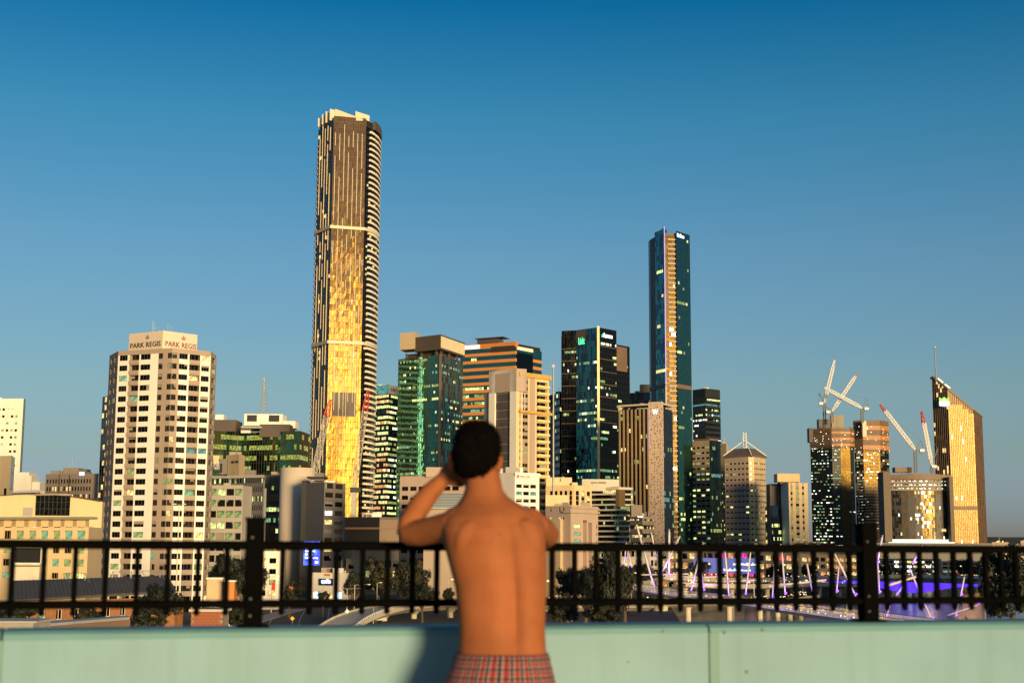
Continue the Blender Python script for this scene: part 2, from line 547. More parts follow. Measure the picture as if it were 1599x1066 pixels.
ml = t.nodes.new('ShaderNodeMath'); ml.operation = 'LESS_THAN'; ml.inputs[1].default_value = .055; t.links.new(vm_.outputs['Distance'], ml.inputs[0])
mxs = t.nodes.new('ShaderNodeMixRGB'); mxs.inputs[2].default_value = (.07, .02, .01, 1); mf = t.nodes.new('ShaderNodeMath'); mf.operation = 'MULTIPLY'; mf.inputs[1].default_value = .6
t.links.new(ml.outputs[0], mf.inputs[0]); t.links.new(mf.outputs[0], mxs.inputs[0]); t.links.new(hv.outputs[0], mxs.inputs[1]); t.links.new(mxs.outputs[0], b.inputs['Base Color'])
n3 = t.nodes.new('ShaderNodeTexNoise'); n3.inputs['Scale'].default_value = 120; n3.inputs['Detail'].default_value = 4; t.links.new(tc.outputs['Object'], n3.inputs['Vector'])
bs_ = t.nodes.new('ShaderNodeBump'); bs_.inputs['Strength'].default_value = .12; bs_.inputs['Distance'].default_value = .004; t.links.new(n3.outputs[0], bs_.inputs['Height']); t.links.new(bs_.outputs[0], b.inputs['Normal'])
hairm = mat('black_hair', (0.0035, 0.0028, 0.0025), 0.95, var=0.4, scale=60, spec=0.05)

man = thing('person', 'person with bare back and red checked shorts leaning on railing, hand at face', 'person', (P(783, 855, 4.55).x, 4.55, FLOOR))
NB = 48
def ring(v, uL, uR, Yc, ry, groove=0.0, spine=None, flat=2.3):
    a = P(uL, v, Yc); c = P(uR, v, Yc)
    ctr = (a + c) / 2; rx = (c.x - a.x) / 2
    zc = ctr.z
    out = []
    sx = 0.0
    if spine: sx = (P(spine, v, Yc - ry).x - ctr.x) / rx
    for j in range(NB):
        th = 2 * math.pi * j / NB
        cx_, sy_ = math.cos(th), math.sin(th)
        ex = 2 / flat
        x = math.copysign(abs(cx_) ** ex, cx_); y = math.copysign(abs(sy_) ** ex, sy_)
        g = 0.0
        if y < 0 and groove:
            q = (x - sx)
            g = groove * (math.exp(-(q / 0.15) ** 2) - 0.28 * math.exp(-((abs(q) - 0.42) / 0.24) ** 2)) * 1.25
        out.append(Vector((ctr.x + rx * x, Yc + ry * y * (1 - g), zc)))
    return out
bm1 = MB()
secs = [(1150, 706, 862, 4.50, .105, 0, None), (1095, 703, 858, 4.50, .118, .0, 800), (1050, 710, 857, 4.50, .112, .03, 802), (1015, 716, 853, 4.51, .098, .10, 804),
        (985, 717, 851, 4.52, .093, .15, 804), (950, 715, 852, 4.535, .095, .16, 803), (915, 710, 853, 4.555, .103, .14, 801),
        (880, 701, 853, 4.575, .112, .10, 798), (850, 693, 852, 4.59, .117, .09, 794), (825, 689, 851, 4.60, .113, .07, 789), (808, 694, 843, 4.61, .102, .05, 783),
        (797, 704, 832, 4.62, .090, .03, 778), (787, 714, 813, 4.63, .080, .02, 772), (777, 721, 795, 4.635, .070, .0, None), (764, 726, 785, 4.64, .063, 0, None),
        (748, 727, 782, 4.65, .061, 0, None), (725, 728, 776, 4.66, .06, 0, None)]
bm1.loft([ring(*s_) for s_ in secs], skin)
# head with brow, nose, chin and jaw
hc = P(743, 711, 4.675)
hrot = Matrix.Rotation(R(4), 3, 'Y') @ Matrix.Rotation(R(-6), 3, 'X')
def headfn(p):
    q = p.copy()
    if p.z < 0:                      # jaw narrows to the chin, which sits forward
        k = -p.z
        q.x *= 1 - 0.28 * k * k
        q.y = q.y * (1 - 0.22 * k) + 0.20 * k
    if p.y > 0.75 and abs(p.x) < 0.3 and -0.05 < p.z < 0.35: q.y -= 0.0
    return q
bm1.ell(hc, .071, .094, .116, skin, 28, 20, headfn, hrot)
def hp(x, y, z): return hc + hrot @ Vector((x, y, z))
bm1.ell(hp(0, .098, -.022), .013, .020, .022, skin, 10, 8, None, hrot)      # nose
bm1.ell(hp(0, .090, .006), .009, .012, .026, skin, 10, 8, None, hrot)
bm1.ell(hp(0, .084, .026), .048, .012, .009, skin, 12, 8, None, hrot)       # brow
bm1.ell(hp(0, .094, -.062), .022, .008, .007, skin, 10, 8, None, hrot)      # lips
bm1.ell(hp(0, .088, -.098), .022, .014, .014, skin, 10, 8, None, hrot)      # chin
for sx in (1, -1):
    ec = hp(sx * .078, -.004, -.022)
    bm1.ell(ec, 0.012, .020, .036, skin, 12, 10, None, Matrix.Rotation(R(-sx * 14), 3, 'Z') @ hrot)
    bm1.ell(ec + Vector((sx * .006, -.004, .012)), .008, .020, .018, skin, 10, 8)
# shoulder blades, trapezius, deltoids
bm1.ell(P(735, 846, 4.513), .052, .028, .072, skin, 18, 12, None, Matrix.Rotation(R(10), 3, 'Y'))
bm1.ell(P(824, 844, 4.517), .048, .028, .070, skin, 18, 12, None, Matrix.Rotation(R(-10), 3, 'Y'))
bm1.ell(P(715, 808, 4.61), .055, .055, .038, skin, 18, 12, None, Matrix.Rotation(R(-14), 3, 'Y'))
bm1.ell(P(828, 812, 4.62), .046, .055, .042, skin, 18, 12, None, Matrix.Rotation(R(22), 3, 'Y'))
# left arm: elbow on the rail, forearm raised to the face
LS, LE, LW = P(706, 822, 4.605), P(637, 834, 4.735), P(690, 750, 4.745)
bm1.path([P(722, 822, 4.60), LS, P(682, 826, 4.65), P(655, 832, 4.70), LE, P(628, 838, 4.745)], [.05, .052, .047, .043, .038, .022], skin, 16)
bm1.path([P(630, 838, 4.742), P(638, 818, 4.742), P(655, 790, 4.742), P(672, 768, 4.745), LW, P(697, 743, 4.745)], [.026, .037, .038, .033, .026, .024], skin, 16)
# left hand resting against the cheek: palm, four bent fingers, thumb
pc = P(703, 738, 4.745)
bm1.ell(pc, .036, .020, .040, skin, 16, 12, None, Matrix.Rotation(R(38), 3, 'Y'))
for k, (du, dv, dy) in enumerate(((0, -9, .012), (7, -4, .018), (12, 2, .018), (15, 8, .012))):
    L = (.034, .037, .034, .027)[k]
    a = P(707 + du * .5, 733 + dv, 4.748 + dy)
    bb = a + Vector((L, .012, .012 - k * .006)); cc_ = bb + Vector((L * .55, -.004, -.020)); dd_ = cc_ + Vector((L * .1, -.012, -.020))
    bm1.path([a, bb, cc_, dd_], [.0105, .0098, .009, .007], skin, 10)
bm1.path([P(698, 748, 4.735), P(708, 754, 4.725), P(718, 757, 4.722), P(724, 757, 4.73)], [.013, .011, .0095, .007], skin, 10)
bm1.ell(P(713, 750, 4.742), .026, .020, .022, skin, 12, 8)
# right arm folded forward on the rail
RS, RE = P(836, 822, 4.63), P(857, 836, 4.77)
bm1.path([P(820, 820, 4.62), RS, P(848, 828, 4.70), RE, P(858, 840, 4.79)], [.048, .049, .043, .037, .026], skin, 16)
RWr = P(795, 846, 4.90)
bm1.path([P(857, 839, 4.785), P(840, 842, 4.83), P(815, 844, 4.87), RWr, P(788, 846, 4.905)], [.032, .036, .031, .025, .022], skin, 16)
bm1.ell(P(775, 846, 4.91), .042, .030, .017, skin, 16, 10)
for k in range(4):
    a = P(764, 846, 4.895 + k * .018)
    L = (.034, .038, .035, .027)[k]
    bb = a + Vector((-L, .002, .003)); cc_ = bb + Vector((-L * .6, .0, -.012))
    bm1.path([a, bb, cc_], [.010, .0095, .0075], skin, 10)
bm1.path([P(785, 846, 4.885), P(776, 848, 4.872), P(766, 849, 4.868)], [.012, .0105, .008], skin, 10)
# legs and feet down to the deck
for sx, hx in ((-1, 745), (1, 818)):
    hip = P(hx, 1110, 4.50); 
    kn = Vector((hip.x + sx * .01, 4.52, FLOOR + .46)); an = Vector((hip.x + sx * .02, 4.46, FLOOR + .075))
    bm1.path([hip + Vector((0, 0, .06)), hip, hip.lerp(kn, .5), kn, kn.lerp(an, .35), kn.lerp(an, .75), an, an - Vector((0, 0, .05))], [.075, .08, .07, .052, .055, .042, .036, .036], skin, 16)
    bm1.path([an + Vector((0, -.045, -.045)), an + Vector((sx * .004, .03, -.045)), an + Vector((sx * .012, .12, -.052)), an + Vector((sx * .015, .17, -.058))], [.030, .036, .034, .018], skin, 12)
    for k in range(5):
        tx = an + Vector((sx * (.012 + (k - 2) * .016), .165 - abs(k - 1.2) * .008 * 1, -.060))
        bm1.path([tx, tx + Vector((0, .028, -.004))], [.0095, .0075], skin, 8)
body = bm1.build('body', man, smooth=True)
md = body.modifiers.new('union', 'REMESH'); md.mode = 'VOXEL'; md.voxel_size = 0.0055; md.use_smooth_shade = True
md = body.modifiers.new('soften', 'SMOOTH'); md.factor = 0.5; md.iterations = 5

# hair: cap over the skull, uneven edge and short strands
hm = MB()
def sup(d, e=2.7):
    k = (abs(d.x) ** e + abs(d.y) ** e + abs(d.z) ** e) ** (-1 / e)
    return d * k
def hairfn(p):
    d = p.normalized()
    q = sup(d) * 0.93
    q = q * (1 + 0.03 * noise.noise(p * 3.3) + 0.025 * noise.noise(p * 9))
    lim = -0.66 + 0.5 * max(0.0, d.y + 0.35) + 0.06 * noise.noise(p * 7)     # hairline: low at the nape, high over the ears
    if q.z < lim: 
        s_ = 0.86 + 0.1 * (q.z - lim); q = Vector((q.x * s_, q.y * s_, lim + (q.z - lim) * 0.25))
    if q.z < -0.1: q.x *= 1 - 0.42 * (-0.1 - q.z)
    if q.y > 0.62 and q.z < 0.45: q.y = 0.60
    return q
HC, HR = hp(0.001, -.010, -.001), Vector((.0785, .103, .114))
hm.ell(HC, HR.x, HR.y, HR.z, hairm, 44, 32, hairfn, hrot)
hair = hm.build('hair', body, smooth=True)
sm = MB()
for i in range(9000):
    th = random.uniform(0, 2 * math.pi); zz = random.uniform(-0.75, 1)
    c_ = math.sqrt(max(0, 1 - zz * zz)); d = Vector((c_ * math.cos(th), c_ * math.sin(th), zz))
    if d.y > .55 and zz < .45: continue
    q = hairfn(d)
    if q.z < -0.70: continue
    p0 = HC + hrot @ Vector((q.x * HR.x, q.y * HR.y, q.z * HR.z)) * 0.985
    up_ = max(0.0, d.z)
    dirv = (hrot @ d * (0.55 + 0.7 * up_) + Vector((random.uniform(-.55, .55), random.uniform(-.55, .55), -.75 + 1.1 * up_))).normalized()
    tip = p0 + dirv * random.uniform(.007, .017); sd = dirv.orthogonal().normalized() * .0014
    sm.face([p0 - sd, p0 + sd, tip], hairm)
sm.build('hair_strands', body, kind='stuff')
for sx in (1, -1):
    e_ = MB(); e_.ell(hp(sx * .031, .082, .004), .012, .012, .012, mat('eye_white', (.7, .68, .65), .2), 12, 8)
    e_.build('eye', body, smooth=True)
    # shorts
plaid, t, b = _new('plaid_cloth')
b.inputs['Roughness'].default_value = 0.85
uvn = t.nodes.new('ShaderNodeUVMap'); sp = t.nodes.new('ShaderNodeSeparateXYZ')
t.links.new(uvn.outputs[0], sp.inputs[0])
def stripes(sock, period, duty, phase=0.0):
    m0 = t.nodes.new('ShaderNodeMath'); m0.operation = 'MULTIPLY_ADD'; m0.inputs[1].default_value = 1 / period; m0.inputs[2].default_value = phase
    t.links.new(sock, m0.inputs[0])
    m1 = t.nodes.new('ShaderNodeMath'); m1.operation = 'FRACT'; t.links.new(m0.outputs[0], m1.inputs[0])
    m2 = t.nodes.new('ShaderNodeMath'); m2.operation = 'LESS_THAN'; m2.inputs[1].default_value = duty; t.links.new(m1.outputs[0], m2.inputs[0])
    return m2.outputs[0]
def mixc(fac, a, bcol, f=1.0):
    mx = t.nodes.new('ShaderNodeMixRGB'); 
    mm = t.nodes.new('ShaderNodeMath'); mm.operation = 'MULTIPLY'; mm.inputs[1].default_value = f
    t.links.new(fac, mm.inputs[0]); t.links.new(mm.outputs[0], mx.inputs[0])
    if isinstance(a, tuple): mx.inputs[1].default_value = (*a, 1)
    else: t.links.new(a, mx.inputs[1])
    mx.inputs[2].default_value = (*bcol, 1)
    return mx.outputs[0]
c = mixc(stripes(sp.outputs[0], .026, .45), (.50, .38, .32), (.22, .006, .008), .92)
c = mixc(stripes(sp.outputs[1], .026, .45), c, (.22, .006, .008), .62)
c = mixc(stripes(sp.outputs[0], .026, .30, .45), c, (.008, .008, .02), .92)
c = mixc(stripes(sp.outputs[1], .026, .30, .45), c, (.008, .008, .02), .8)
t.links.new(c, b.inputs['Base Color'])
sh = MB()
def grow(rg, g, dz=0.0, flare=0.0):
    c0 = sum(rg, Vector()) / len(rg)
    out = []
    for j, p in enumerate(rg):
        d = p - c0; d.z = 0
        L = d.length
        f = 1 + g / L
        wob = flare * (noise.noise(Vector((j * .45, c0.z * 9, 0))))
        out.append(Vector((c0.x + d.x * (f + wob), c0.y + d.y * (f + wob), p.z + dz)))
    return out
rr = []
for v, uL, uR, Yc, ry, g, fl in ((1019, 715, 853, 4.51, .099, .004, 0), (1026, 713, 854, 4.508, .101, .008, 0), (1034, 711, 855, 4.505, .104, .008, .01), (1050, 705, 858, 4.50, .113, .010, .03), (1075, 697, 862, 4.50, .122, .014, .05), (1110, 690, 868, 4.50, .126, .018, .06)):
    rr.append(grow(ring(v, uL, uR, Yc, ry), g, 0, fl))
sh.loft(rr, plaid, cap=False)
so = sh.build('shorts', body, smooth=True)
for sx, hx in ((-1, 745), (1, 818)):
    l_ = MB(); hip = P(hx, 1104, 4.50); rings = []
    for k in range(6):
        z = hip.z + .03 - k * .055
        rings.append([Vector((hip.x + sx * .012 * k * .3 + (.098 + .003 * k) * math.cos(a) * (1 + .04 * noise.noise(Vector((a * 2, k, sx)))), 4.50 + (.118 - .001 * k) * math.sin(a), z)) for a in [2 * math.pi * j / 32 for j in range(32)]])
    l_.loft(rings, plaid, cap=False)
    lo = l_.build('shorts_leg', body, smooth=True)
    for o in (lo,):
        uvl = o.data.uv_layers.new(name='UVMap'); n = 32
        for p in o.data.polygons:
            for li in p.loop_indices:
                vi = o.data.loops[li].vertex_index; co = o.data.vertices[vi].co
                uvl.data[li].uv = ((vi % n) / n * .65, co.z)
        for p in o.data.polygons:
            us = [uvl.data[li].uv[0] for li in p.loop_indices]
            if max(us) - min(us) > .3:
                for li in p.loop_indices:
                    if uvl.data[li].uv[0] < .3: uvl.data[li].uv[0] += .65
uvl = so.data.uv_layers.new(name='UVMap'); n = NB
for p in so.data.polygons:
    for li in p.loop_indices:
        vi = so.data.loops[li].vertex_index; co = so.data.vertices[vi].co
        uvl.data[li].uv = ((vi % n) / n * .86, co.z)
for p in so.data.polygons:
    us = [uvl.data[li].uv[0] for li in p.loop_indices]
    if max(us) - min(us) > .4:
        for li in p.loop_indices:
            if uvl.data[li].uv[0] < .4: uvl.data[li].uv[0] += .86
so.modifiers.new('thick', 'SOLIDIFY').thickness = 0.002
# folds in the cloth
for v_ in so.data.vertices:
    zz = v_.co.z; k = max(0, min(1, ((Z(1026, 4.5) - LOC[body].z) - zz) / .06))
    v_.co.y += k * .006 * noise.noise(Vector((v_.co.x * 24, zz * 6, 2))); v_.co.x += k * .004 * noise.noise(Vector((v_.co.x * 20, zz * 9, 5)))
# ------------------------------------------------------------------ ground, river
asphalt = mat('asphalt', (0.040, 0.036, 0.034), 0.85, var=0.3, scale=0.05)
earth = mat('city_ground', (0.040, 0.036, 0.028), 0.9, var=0.35, scale=0.02)
river_poly = [XY(1060, 360), XY(1045, 470), XY(1170, 600), XY(1290, 700), XY(1420, 860), XY(1560, 1050), XY(1800, 1150), XY(2300, 500), (300, 120), (70, 120), XY(1230, 200), XY(1180, 270)]
river_poly = [Vector((p[0], p[1])) for p in river_poly]
outer = [Vector((-30000, -30000)), Vector((30000, -30000)), Vector((30000, 40000)), Vector((-30000, 40000))]
m_ = MB()
loops = [[Vector((p.x, p.y, 0)) for p in outer], [Vector((p.x, p.y, 0)) for p in river_poly]]
allp = loops[0] + loops[1]
for tri in geometry.tessellate_polygon(loops):
    q = [allp[i] for i in tri]
    if (q[1] - q[0]).cross(q[2] - q[0]).z < 0: q.reverse()
    m_.face(q, earth)
nrp = len(river_poly)
stonebank = mat('river_bank', (0.16, 0.14, 0.11), 0.85, var=0.3, scale=0.2)
for i in range(nrp):
    a, b = river_poly[i], river_poly[(i + 1) % nrp]
    m_.face([(a.x, a.y, 0), (b.x, b.y, 0), (b.x, b.y, -7), (a.x, a.y, -7)], stonebank)
tag(m_.build('ground'), None, None, kind='structure')
watm, t, b = _new('river_water')
b.inputs['Base Color'].default_value = (0.012, 0.018, 0.016, 1); b.inputs['Roughness'].default_value = 0.08
b.inputs['IOR'].default_value = 1.33
tc = t.nodes.new('ShaderNodeTexCoord'); mp = t.nodes.new('ShaderNodeMapping'); mp.inputs['Scale'].default_value = (0.12, 0.5, 1)
n1 = t.nodes.new('ShaderNodeTexNoise'); n1.inputs['Scale'].default_value = 1.0; n1.inputs['Detail'].default_value = 5
bp = t.nodes.new('ShaderNodeBump'); bp.inputs['Strength'].default_value = 0.5; bp.inputs['Distance'].default_value = 0.35
t.links.new(tc.outputs['Object'], mp.inputs[0]); t.links.new(mp.outputs[0], n1.inputs['Vector']); t.links.new(n1.outputs[0], bp.inputs['Height']); t.links.new(bp.outputs[0], b.inputs['Normal'])
m_ = MB()
cxy = sum(river_poly, Vector((0, 0))) / nrp
wl = [[Vector((p.x, p.y, 0)) for p in river_poly]]
for tri in geometry.tessellate_polygon(wl):
    q = [Vector((wl[0][i].x, wl[0][i].y, -4)) for i in tri]
    if (q[1] - q[0]).cross(q[2] - q[0]).z < 0: q.reverse()
    m_.face(q, watm)
tag(m_.build('river_water'), None, None, kind='structure')

# ------------------------------------------------------------------ building toolkit
G_dark = glass('glass_dark', (0.030, 0.030, 0.032), 0.06, 0.05)
G_green = glass('glass_green', (0.085, 0.27, 0.19), 0.05, 0.05)
G_teal = glass('glass_teal', (0.05, 0.24, 0.23), 0.05, 0.04)
G_blue = glass('glass_blue', (0.05, 0.085, 0.115), 0.05, 0.05)
G_olive = glass('glass_olive', (0.17, 0.19, 0.075), 0.10, 0.05)
G_navy = glass('glass_navy', (0.035, 0.05, 0.075), 0.05, 0.05)
G_grey = glass('glass_grey', (0.10, 0.10, 0.105), 0.10, 0.05)
G_win = glass('glass_window', (0.022, 0.02, 0.019), 0.08, 0.03, 0.5)
G_win2 = glass('glass_window_blind', (0.075, 0.062, 0.045), 0.25, 0.03, 0.5)
L_yg = lit('lit_office', (0.80, 0.90, 0.30), 1.0)
L_yg2 = lit('lit_office_dim', (0.55, 0.68, 0.20), 0.42)
L_gr = lit('lit_green', (0.35, 0.80, 0.42), 0.42)
L_wm = lit('lit_warm', (1.0, 0.70, 0.25), 0.9)
L_wh = lit('lit_white', (0.95, 0.95, 0.75), 1.4)
L_cy = lit('lit_cyan', (0.22, 0.70, 0.62), 0.3)
L_ol = lit('lit_olive', (0.52, 0.54, 0.09), 0.5)
L_or = lit('lit_orange', (1.0, 0.42, 0.12), 0.7)
M_dark = mat('dark_frame', (0.03, 0.028, 0.027), 0.5, var=0.2)
M_black = mat('black_cladding', (0.018, 0.017, 0.017), 0.5, var=0.3, scale=0.1)
M_white = mat('white_render', (0.82, 0.75, 0.65), 0.75, var=0.07, scale=0.25, streak=True)
M_tan = mat('tan_render', (0.36, 0.28, 0.215), 0.8, var=0.09, scale=0.25, streak=True)
M_cream = mat('cream_render', (0.70, 0.52, 0.29), 0.75, var=0.08, scale=0.2, streak=True)
M_sand = mat('sandstone', (0.46, 0.35, 0.22), 0.8, var=0.12, scale=0.15, streak=True)
M_brown = mat('brown_cladding', (0.085, 0.062, 0.05), 0.6, var=0.2, scale=0.1)
M_grey = mat('grey_panel', (0.17, 0.155, 0.145), 0.7, var=0.1, scale=0.12, streak=True)
M_lgrey = mat('light_grey_panel', (0.36, 0.33, 0.30), 0.7, var=0.1, scale=0.12, streak=True)
M_roof = mat('roof_membrane', (0.16, 0.14, 0.12), 0.9, var=0.3, scale=0.1)
M_conc = mat('raw_concrete', (0.30, 0.26, 0.21), 0.85, var=0.2, scale=0.1, streak=True)
M_copper = mat('copper_cladding', (0.55, 0.21, 0.055), 0.5, var=0.15, scale=0.1)
M_steel = mat('steel_grey', (0.35, 0.34, 0.33), 0.45, 0.6, var=0.15, scale=1)
M_red = mat('red_paint', (0.50, 0.03, 0.02), 0.5, var=0.15, scale=1)
M_wpaint = mat('white_paint', (0.75, 0.72, 0.68), 0.5, var=0.08, scale=1)
M_brick = mat('brick', (0.30, 0.11, 0.05), 0.85, var=0.25, scale=2.0)

def fat(fc, u, v=750):
    """distance along a face at which the sight line of pixel column u (row v) meets it"""
    r = ray(u, v); d = Vector((r.x, r.y))
    # A + e t = d s
    den = fc.e.x * d.y - fc.e.y * d.x
    return (-fc.A.x * d.y + fc.A.y * d.x) / den

class Bld:
    def __init__(s, name, label, chain, v1, cat='building', vref=750, zb=-0.5, back=None, group=None, ztop_at=None, z1=None):
        s.pts = [XY(u, Y, vref) for u, Y in chain]
        k = ztop_at if ztop_at is not None else min(range(len(chain)), key=lambda i: chain[i][1])
        s.z1 = z1 if z1 is not None else P(chain[k][0], v1, chain[k][1]).z
        s.zb = zb
        c = sum(s.pts, Vector((0, 0))) / len(s.pts)
        s.root = thing(name, label, cat, (c.x, c.y, zb), group)
        s.faces = [Face(a, b) for a, b in zip(s.pts, s.pts[1:])]
        n = len(s.pts)
        if back is None: back = 22
        if n == 2: bk = [s.pts[1] - s.faces[0].n * back, s.pts[0] - s.faces[0].n * back]
        elif n == 3: bk = [s.pts[0] + s.pts[2] - s.pts[1]]
        else: bk = [s.pts[-1] * (1 + back / s.pts[-1].y), s.pts[0] * (1 + back / s.pts[0].y)]
        s.foot = s.pts + bk
        s.panes = MB(); s.frame = MB(); s.wall = MB()
    def inset(s, d, foot=None):
        f = foot or s.foot
        c = sum(f, Vector((0, 0))) / len(f)
        n = len(f); out = []
        a = sum(f[i].x * f[(i + 1) % n].y - f[(i + 1) % n].x * f[i].y for i in range(n))
        sg = 1 if a > 0 else -1
        for i in range(n):
            e0 = (f[i] - f[i - 1]).normalized(); e1 = (f[(i + 1) % n] - f[i]).normalized()
            n0 = Vector((-e0.y, e0.x)) * sg; n1 = Vector((-e1.y, e1.x)) * sg
            b = (n0 + n1)
            if b.length < 1e-3: b = n0
            b.normalize()
            out.append(f[i] + b * (d / max(0.5, b.dot(n0))))
        return out
    def core(s, mt, d=0.5, name='core', z0=None, z1=None, top=None):
        m = MB(); m.prism(s.inset(d), s.zb if z0 is None else z0, s.z1 if z1 is None else z1, mt, top or M_roof)
        return m.build(name, s.root)
    def block(s, name, mt, u0, u1, v0, v1, Y0, Y1, parent=None, rot=0.0, label=None):
        """a box-like part between pixel columns/rows at depth Y0..Y1"""
        a, b = XY(u0, Y0, v1), XY(u1, Y0, v1)
        m = MB(); dy = Y1 - Y0
        m.prism([a, b, b + Vector((-dy * rot, dy)), a + Vector((-dy * rot, dy))], Z(v1, Y0, u0), Z(v0, Y0, u0), mt)
        return m.build(name, parent or s.root, label=label)
    def clutter(s, z):
        ft = s.inset(2.0); c = sum(ft, Vector((0, 0))) / len(ft); rnd = random.Random(int(abs(c.x * 31 + c.y * 17)))
        for k in range(rnd.randint(3, 6)):
            a = ft[rnd.randrange(max(1, len(s.pts) - 1))]; b = ft[min(len(ft) - 1, rnd.randrange(len(ft)))]
            p = a.lerp(b, rnd.uniform(.1, .9)).lerp(c, rnd.uniform(.1, .7)); q = s.pts[0].y / 600
            m = MB(); w_, h_ = rnd.uniform(.6, 2.2), rnd.uniform(.8, 2.4)
            if rnd.random() < .6:
                m.box(p.x - w_, p.x + w_, p.y - .8, p.y + .8, z - .4, z + h_ * .8, rnd.choice((M_lgrey, M_grey, M_wpaint, M_tan))); m.build('roof_unit', s.root)
            else:
                m.tube((p.x, p.y, z - .4), (p.x, p.y, z + h_ * 2.2), .10, .06, M_steel, 5); m.build('aerial', s.root)
    def done(s, extra=True):
        if extra and not any(w_ in s.root.name for w_ in ('sloping', 'construction', 'tallest', 'teal_curved', 'plinth', 'pyramid', 'residential_tower', 'green_office', 'copper', 'curved', 'arts', 'framed', 'wedge', 'reflective')): s.clutter(s.z1)
        s.wall.build('wall', s.root)
        s.panes.build('window_panes', s.root, kind='stuff')
        s.frame.build('mullions', s.root, kind='stuff')
        return s.root

def runs(nb, p, mean=4):
    out = []; on = random.random() < p
    while len(out) < nb:
        k = max(1, int(random.expovariate(1 / (mean if on else mean * (1 - p) / max(p, .03)))))
        out += [on] * k; on = not on
    return out[:nb]

def curtain(B, fc, z0, z1, nf, nb, gm, lits=(), p=lambda f: 0.1, mean=4, sp=0.28, spm=None, mw=0.12, md=0.10, mm=None, vstep=1, hstep=1, jit=0.012, u0=0.0, u1=None, lf=0.85):
    """glass curtain wall: one pane per bay and floor, spandrel strip under it, real mullions"""
    u1 = fc.W if u1 is None else u1
    fh = (z1 - z0) / nf; bw = (u1 - u0) / nb
    mm = mm or M_dark
    gms = gm if isinstance(gm, (list, tuple)) else [gm]
    for i in range(nf):
        za = z0 + i * fh; zs = za + fh * sp
        on = runs(nb, p(i / max(1, nf - 1)), mean)
        lm = random.choice(lits) if lits else None
        for j in range(nb):
            a, b = u0 + j * bw, u0 + (j + 1) * bw
            g = random.choice(gms)
            if sp: B.panes.fquad(fc, a, b, za, zs, 0, spm or g, jit)
            if on[j] and lits:
                mt = lm if random.random() < .75 else random.choice(lits)
                zt = zs + (za + fh - zs) * lf
                B.panes.fquad(fc, a, b, zs, zt, 0, mt)
                if lf < 1: B.panes.fquad(fc, a, b, zt, za + fh, 0, g, jit)
            else:
                B.panes.fquad(fc, a, b, zs, za + fh, 0, g, jit)
    if vstep:
        for j in range(0, nb + 1, vstep):
            B.frame.fbox(fc, u0 + j * bw - mw / 2, u0 + j * bw + mw / 2, z0, z1, -.02, md, mm)
    if hstep:
        for i in range(0, nf + 1, hstep):
            B.frame.fbox(fc, u0, u1, z0 + i * fh - mw / 2, z0 + i * fh + mw / 2, -.02, md * .8, mm)

WINCACHE = {}
M_blind = mat('window_blind', (0.30, 0.27, 0.22), .8, var=.1, scale=3)
def window_mesh(w_, h_, pane, frame, nl=2, blind=0, side=0):
    k = (round(w_, 2), round(h_, 2), pane.name, frame.name, nl, blind, side)
    if k in WINCACHE: return WINCACHE[k]
    m = MB(); t_ = 0.06
    m.face([(0, 0, 0), (w_, 0, 0), (w_, 0, h_), (0, 0, h_)], pane)
    if blind:
        xa, xb = (0, w_) if nl < 2 or side == 0 else ((0, w_ / nl) if side == 1 else (w_ * (nl - 1) / nl, w_))
        m.face([(xa, -.015, h_ * (1 - blind)), (xb, -.015, h_ * (1 - blind)), (xb, -.015, h_), (xa, -.015, h_)], M_blind)
    def b(x0, x1, z0, z1): m.hexa([(x0, -.06, z0), (x1, -.06, z0), (x1, .0, z0), (x0, .0, z0), (x0, -.06, z1), (x1, -.06, z1), (x1, .0, z1), (x0, .0, z1)], frame, skip=(4,))
    b(0, w_, 0, t_); b(0, w_, h_ - t_, h_)
    for j in range(nl + 1):
        x = (w_ - t_) * j / nl
        b(x, x + t_, t_, h_ - t_)
    WINCACHE[k] = m.mesh('window')
    return WINCACHE[k]

def grid_wall(B, fc, us, zs, wallm, opening, depth=0.3, reveal=None, parts=True, nl=2, frame=None, panes=None, name='window', zo=0.0):
    """wall surface with real recessed openings; opening(i, j) -> False | True | depth; wallm: material or fn(i, j)"""
    wm = wallm if callable(wallm) else (lambda i, j: wallm)
    for j in range(len(zs) - 1):
        for i in range(len(us) - 1):
            op = opening(i, j)
            mt = wm(i, j)
            a, b, c, d = us[i], us[i + 1], zs[j], zs[j + 1]
            if not op:
                B.wall.fquad(fc, a, b, c, d, zo, mt)
                continue
            dp = depth if op is True else op
            rv = reveal or mt
            for q in ((fc.pt(a, c, zo), fc.pt(b, c, zo), fc.pt(b, c, zo - dp), fc.pt(a, c, zo - dp)), (fc.pt(a, d, zo - dp), fc.pt(b, d, zo - dp), fc.pt(b, d, zo), fc.pt(a, d, zo)),
                      (fc.pt(a, c, zo), fc.pt(a, c, zo - dp), fc.pt(a, d, zo - dp), fc.pt(a, d, zo)), (fc.pt(b, c, zo - dp), fc.pt(b, c, zo), fc.pt(b, d, zo), fc.pt(b, d, zo - dp))):
                B.wall.face(q, rv)
            pm = random.choices([x for x, _ in panes], [y for _, y in panes])[0]
            if parts:
                bl_ = random.choices((0, .28, .5, 1), (70, 14, 9, 7))[0] if pm in (G_win, G_win2) else 0
                piece(name, window_mesh(b - a, d - c, pm, frame or M_dark, nl, bl_, random.choice((0, 0, 1, 2)) if bl_ else 0), B.root, fc.pt(a, c, zo - dp), fc.rot)
            else:
                B.panes.fquad(fc, a, b, c, d, zo - dp, pm)

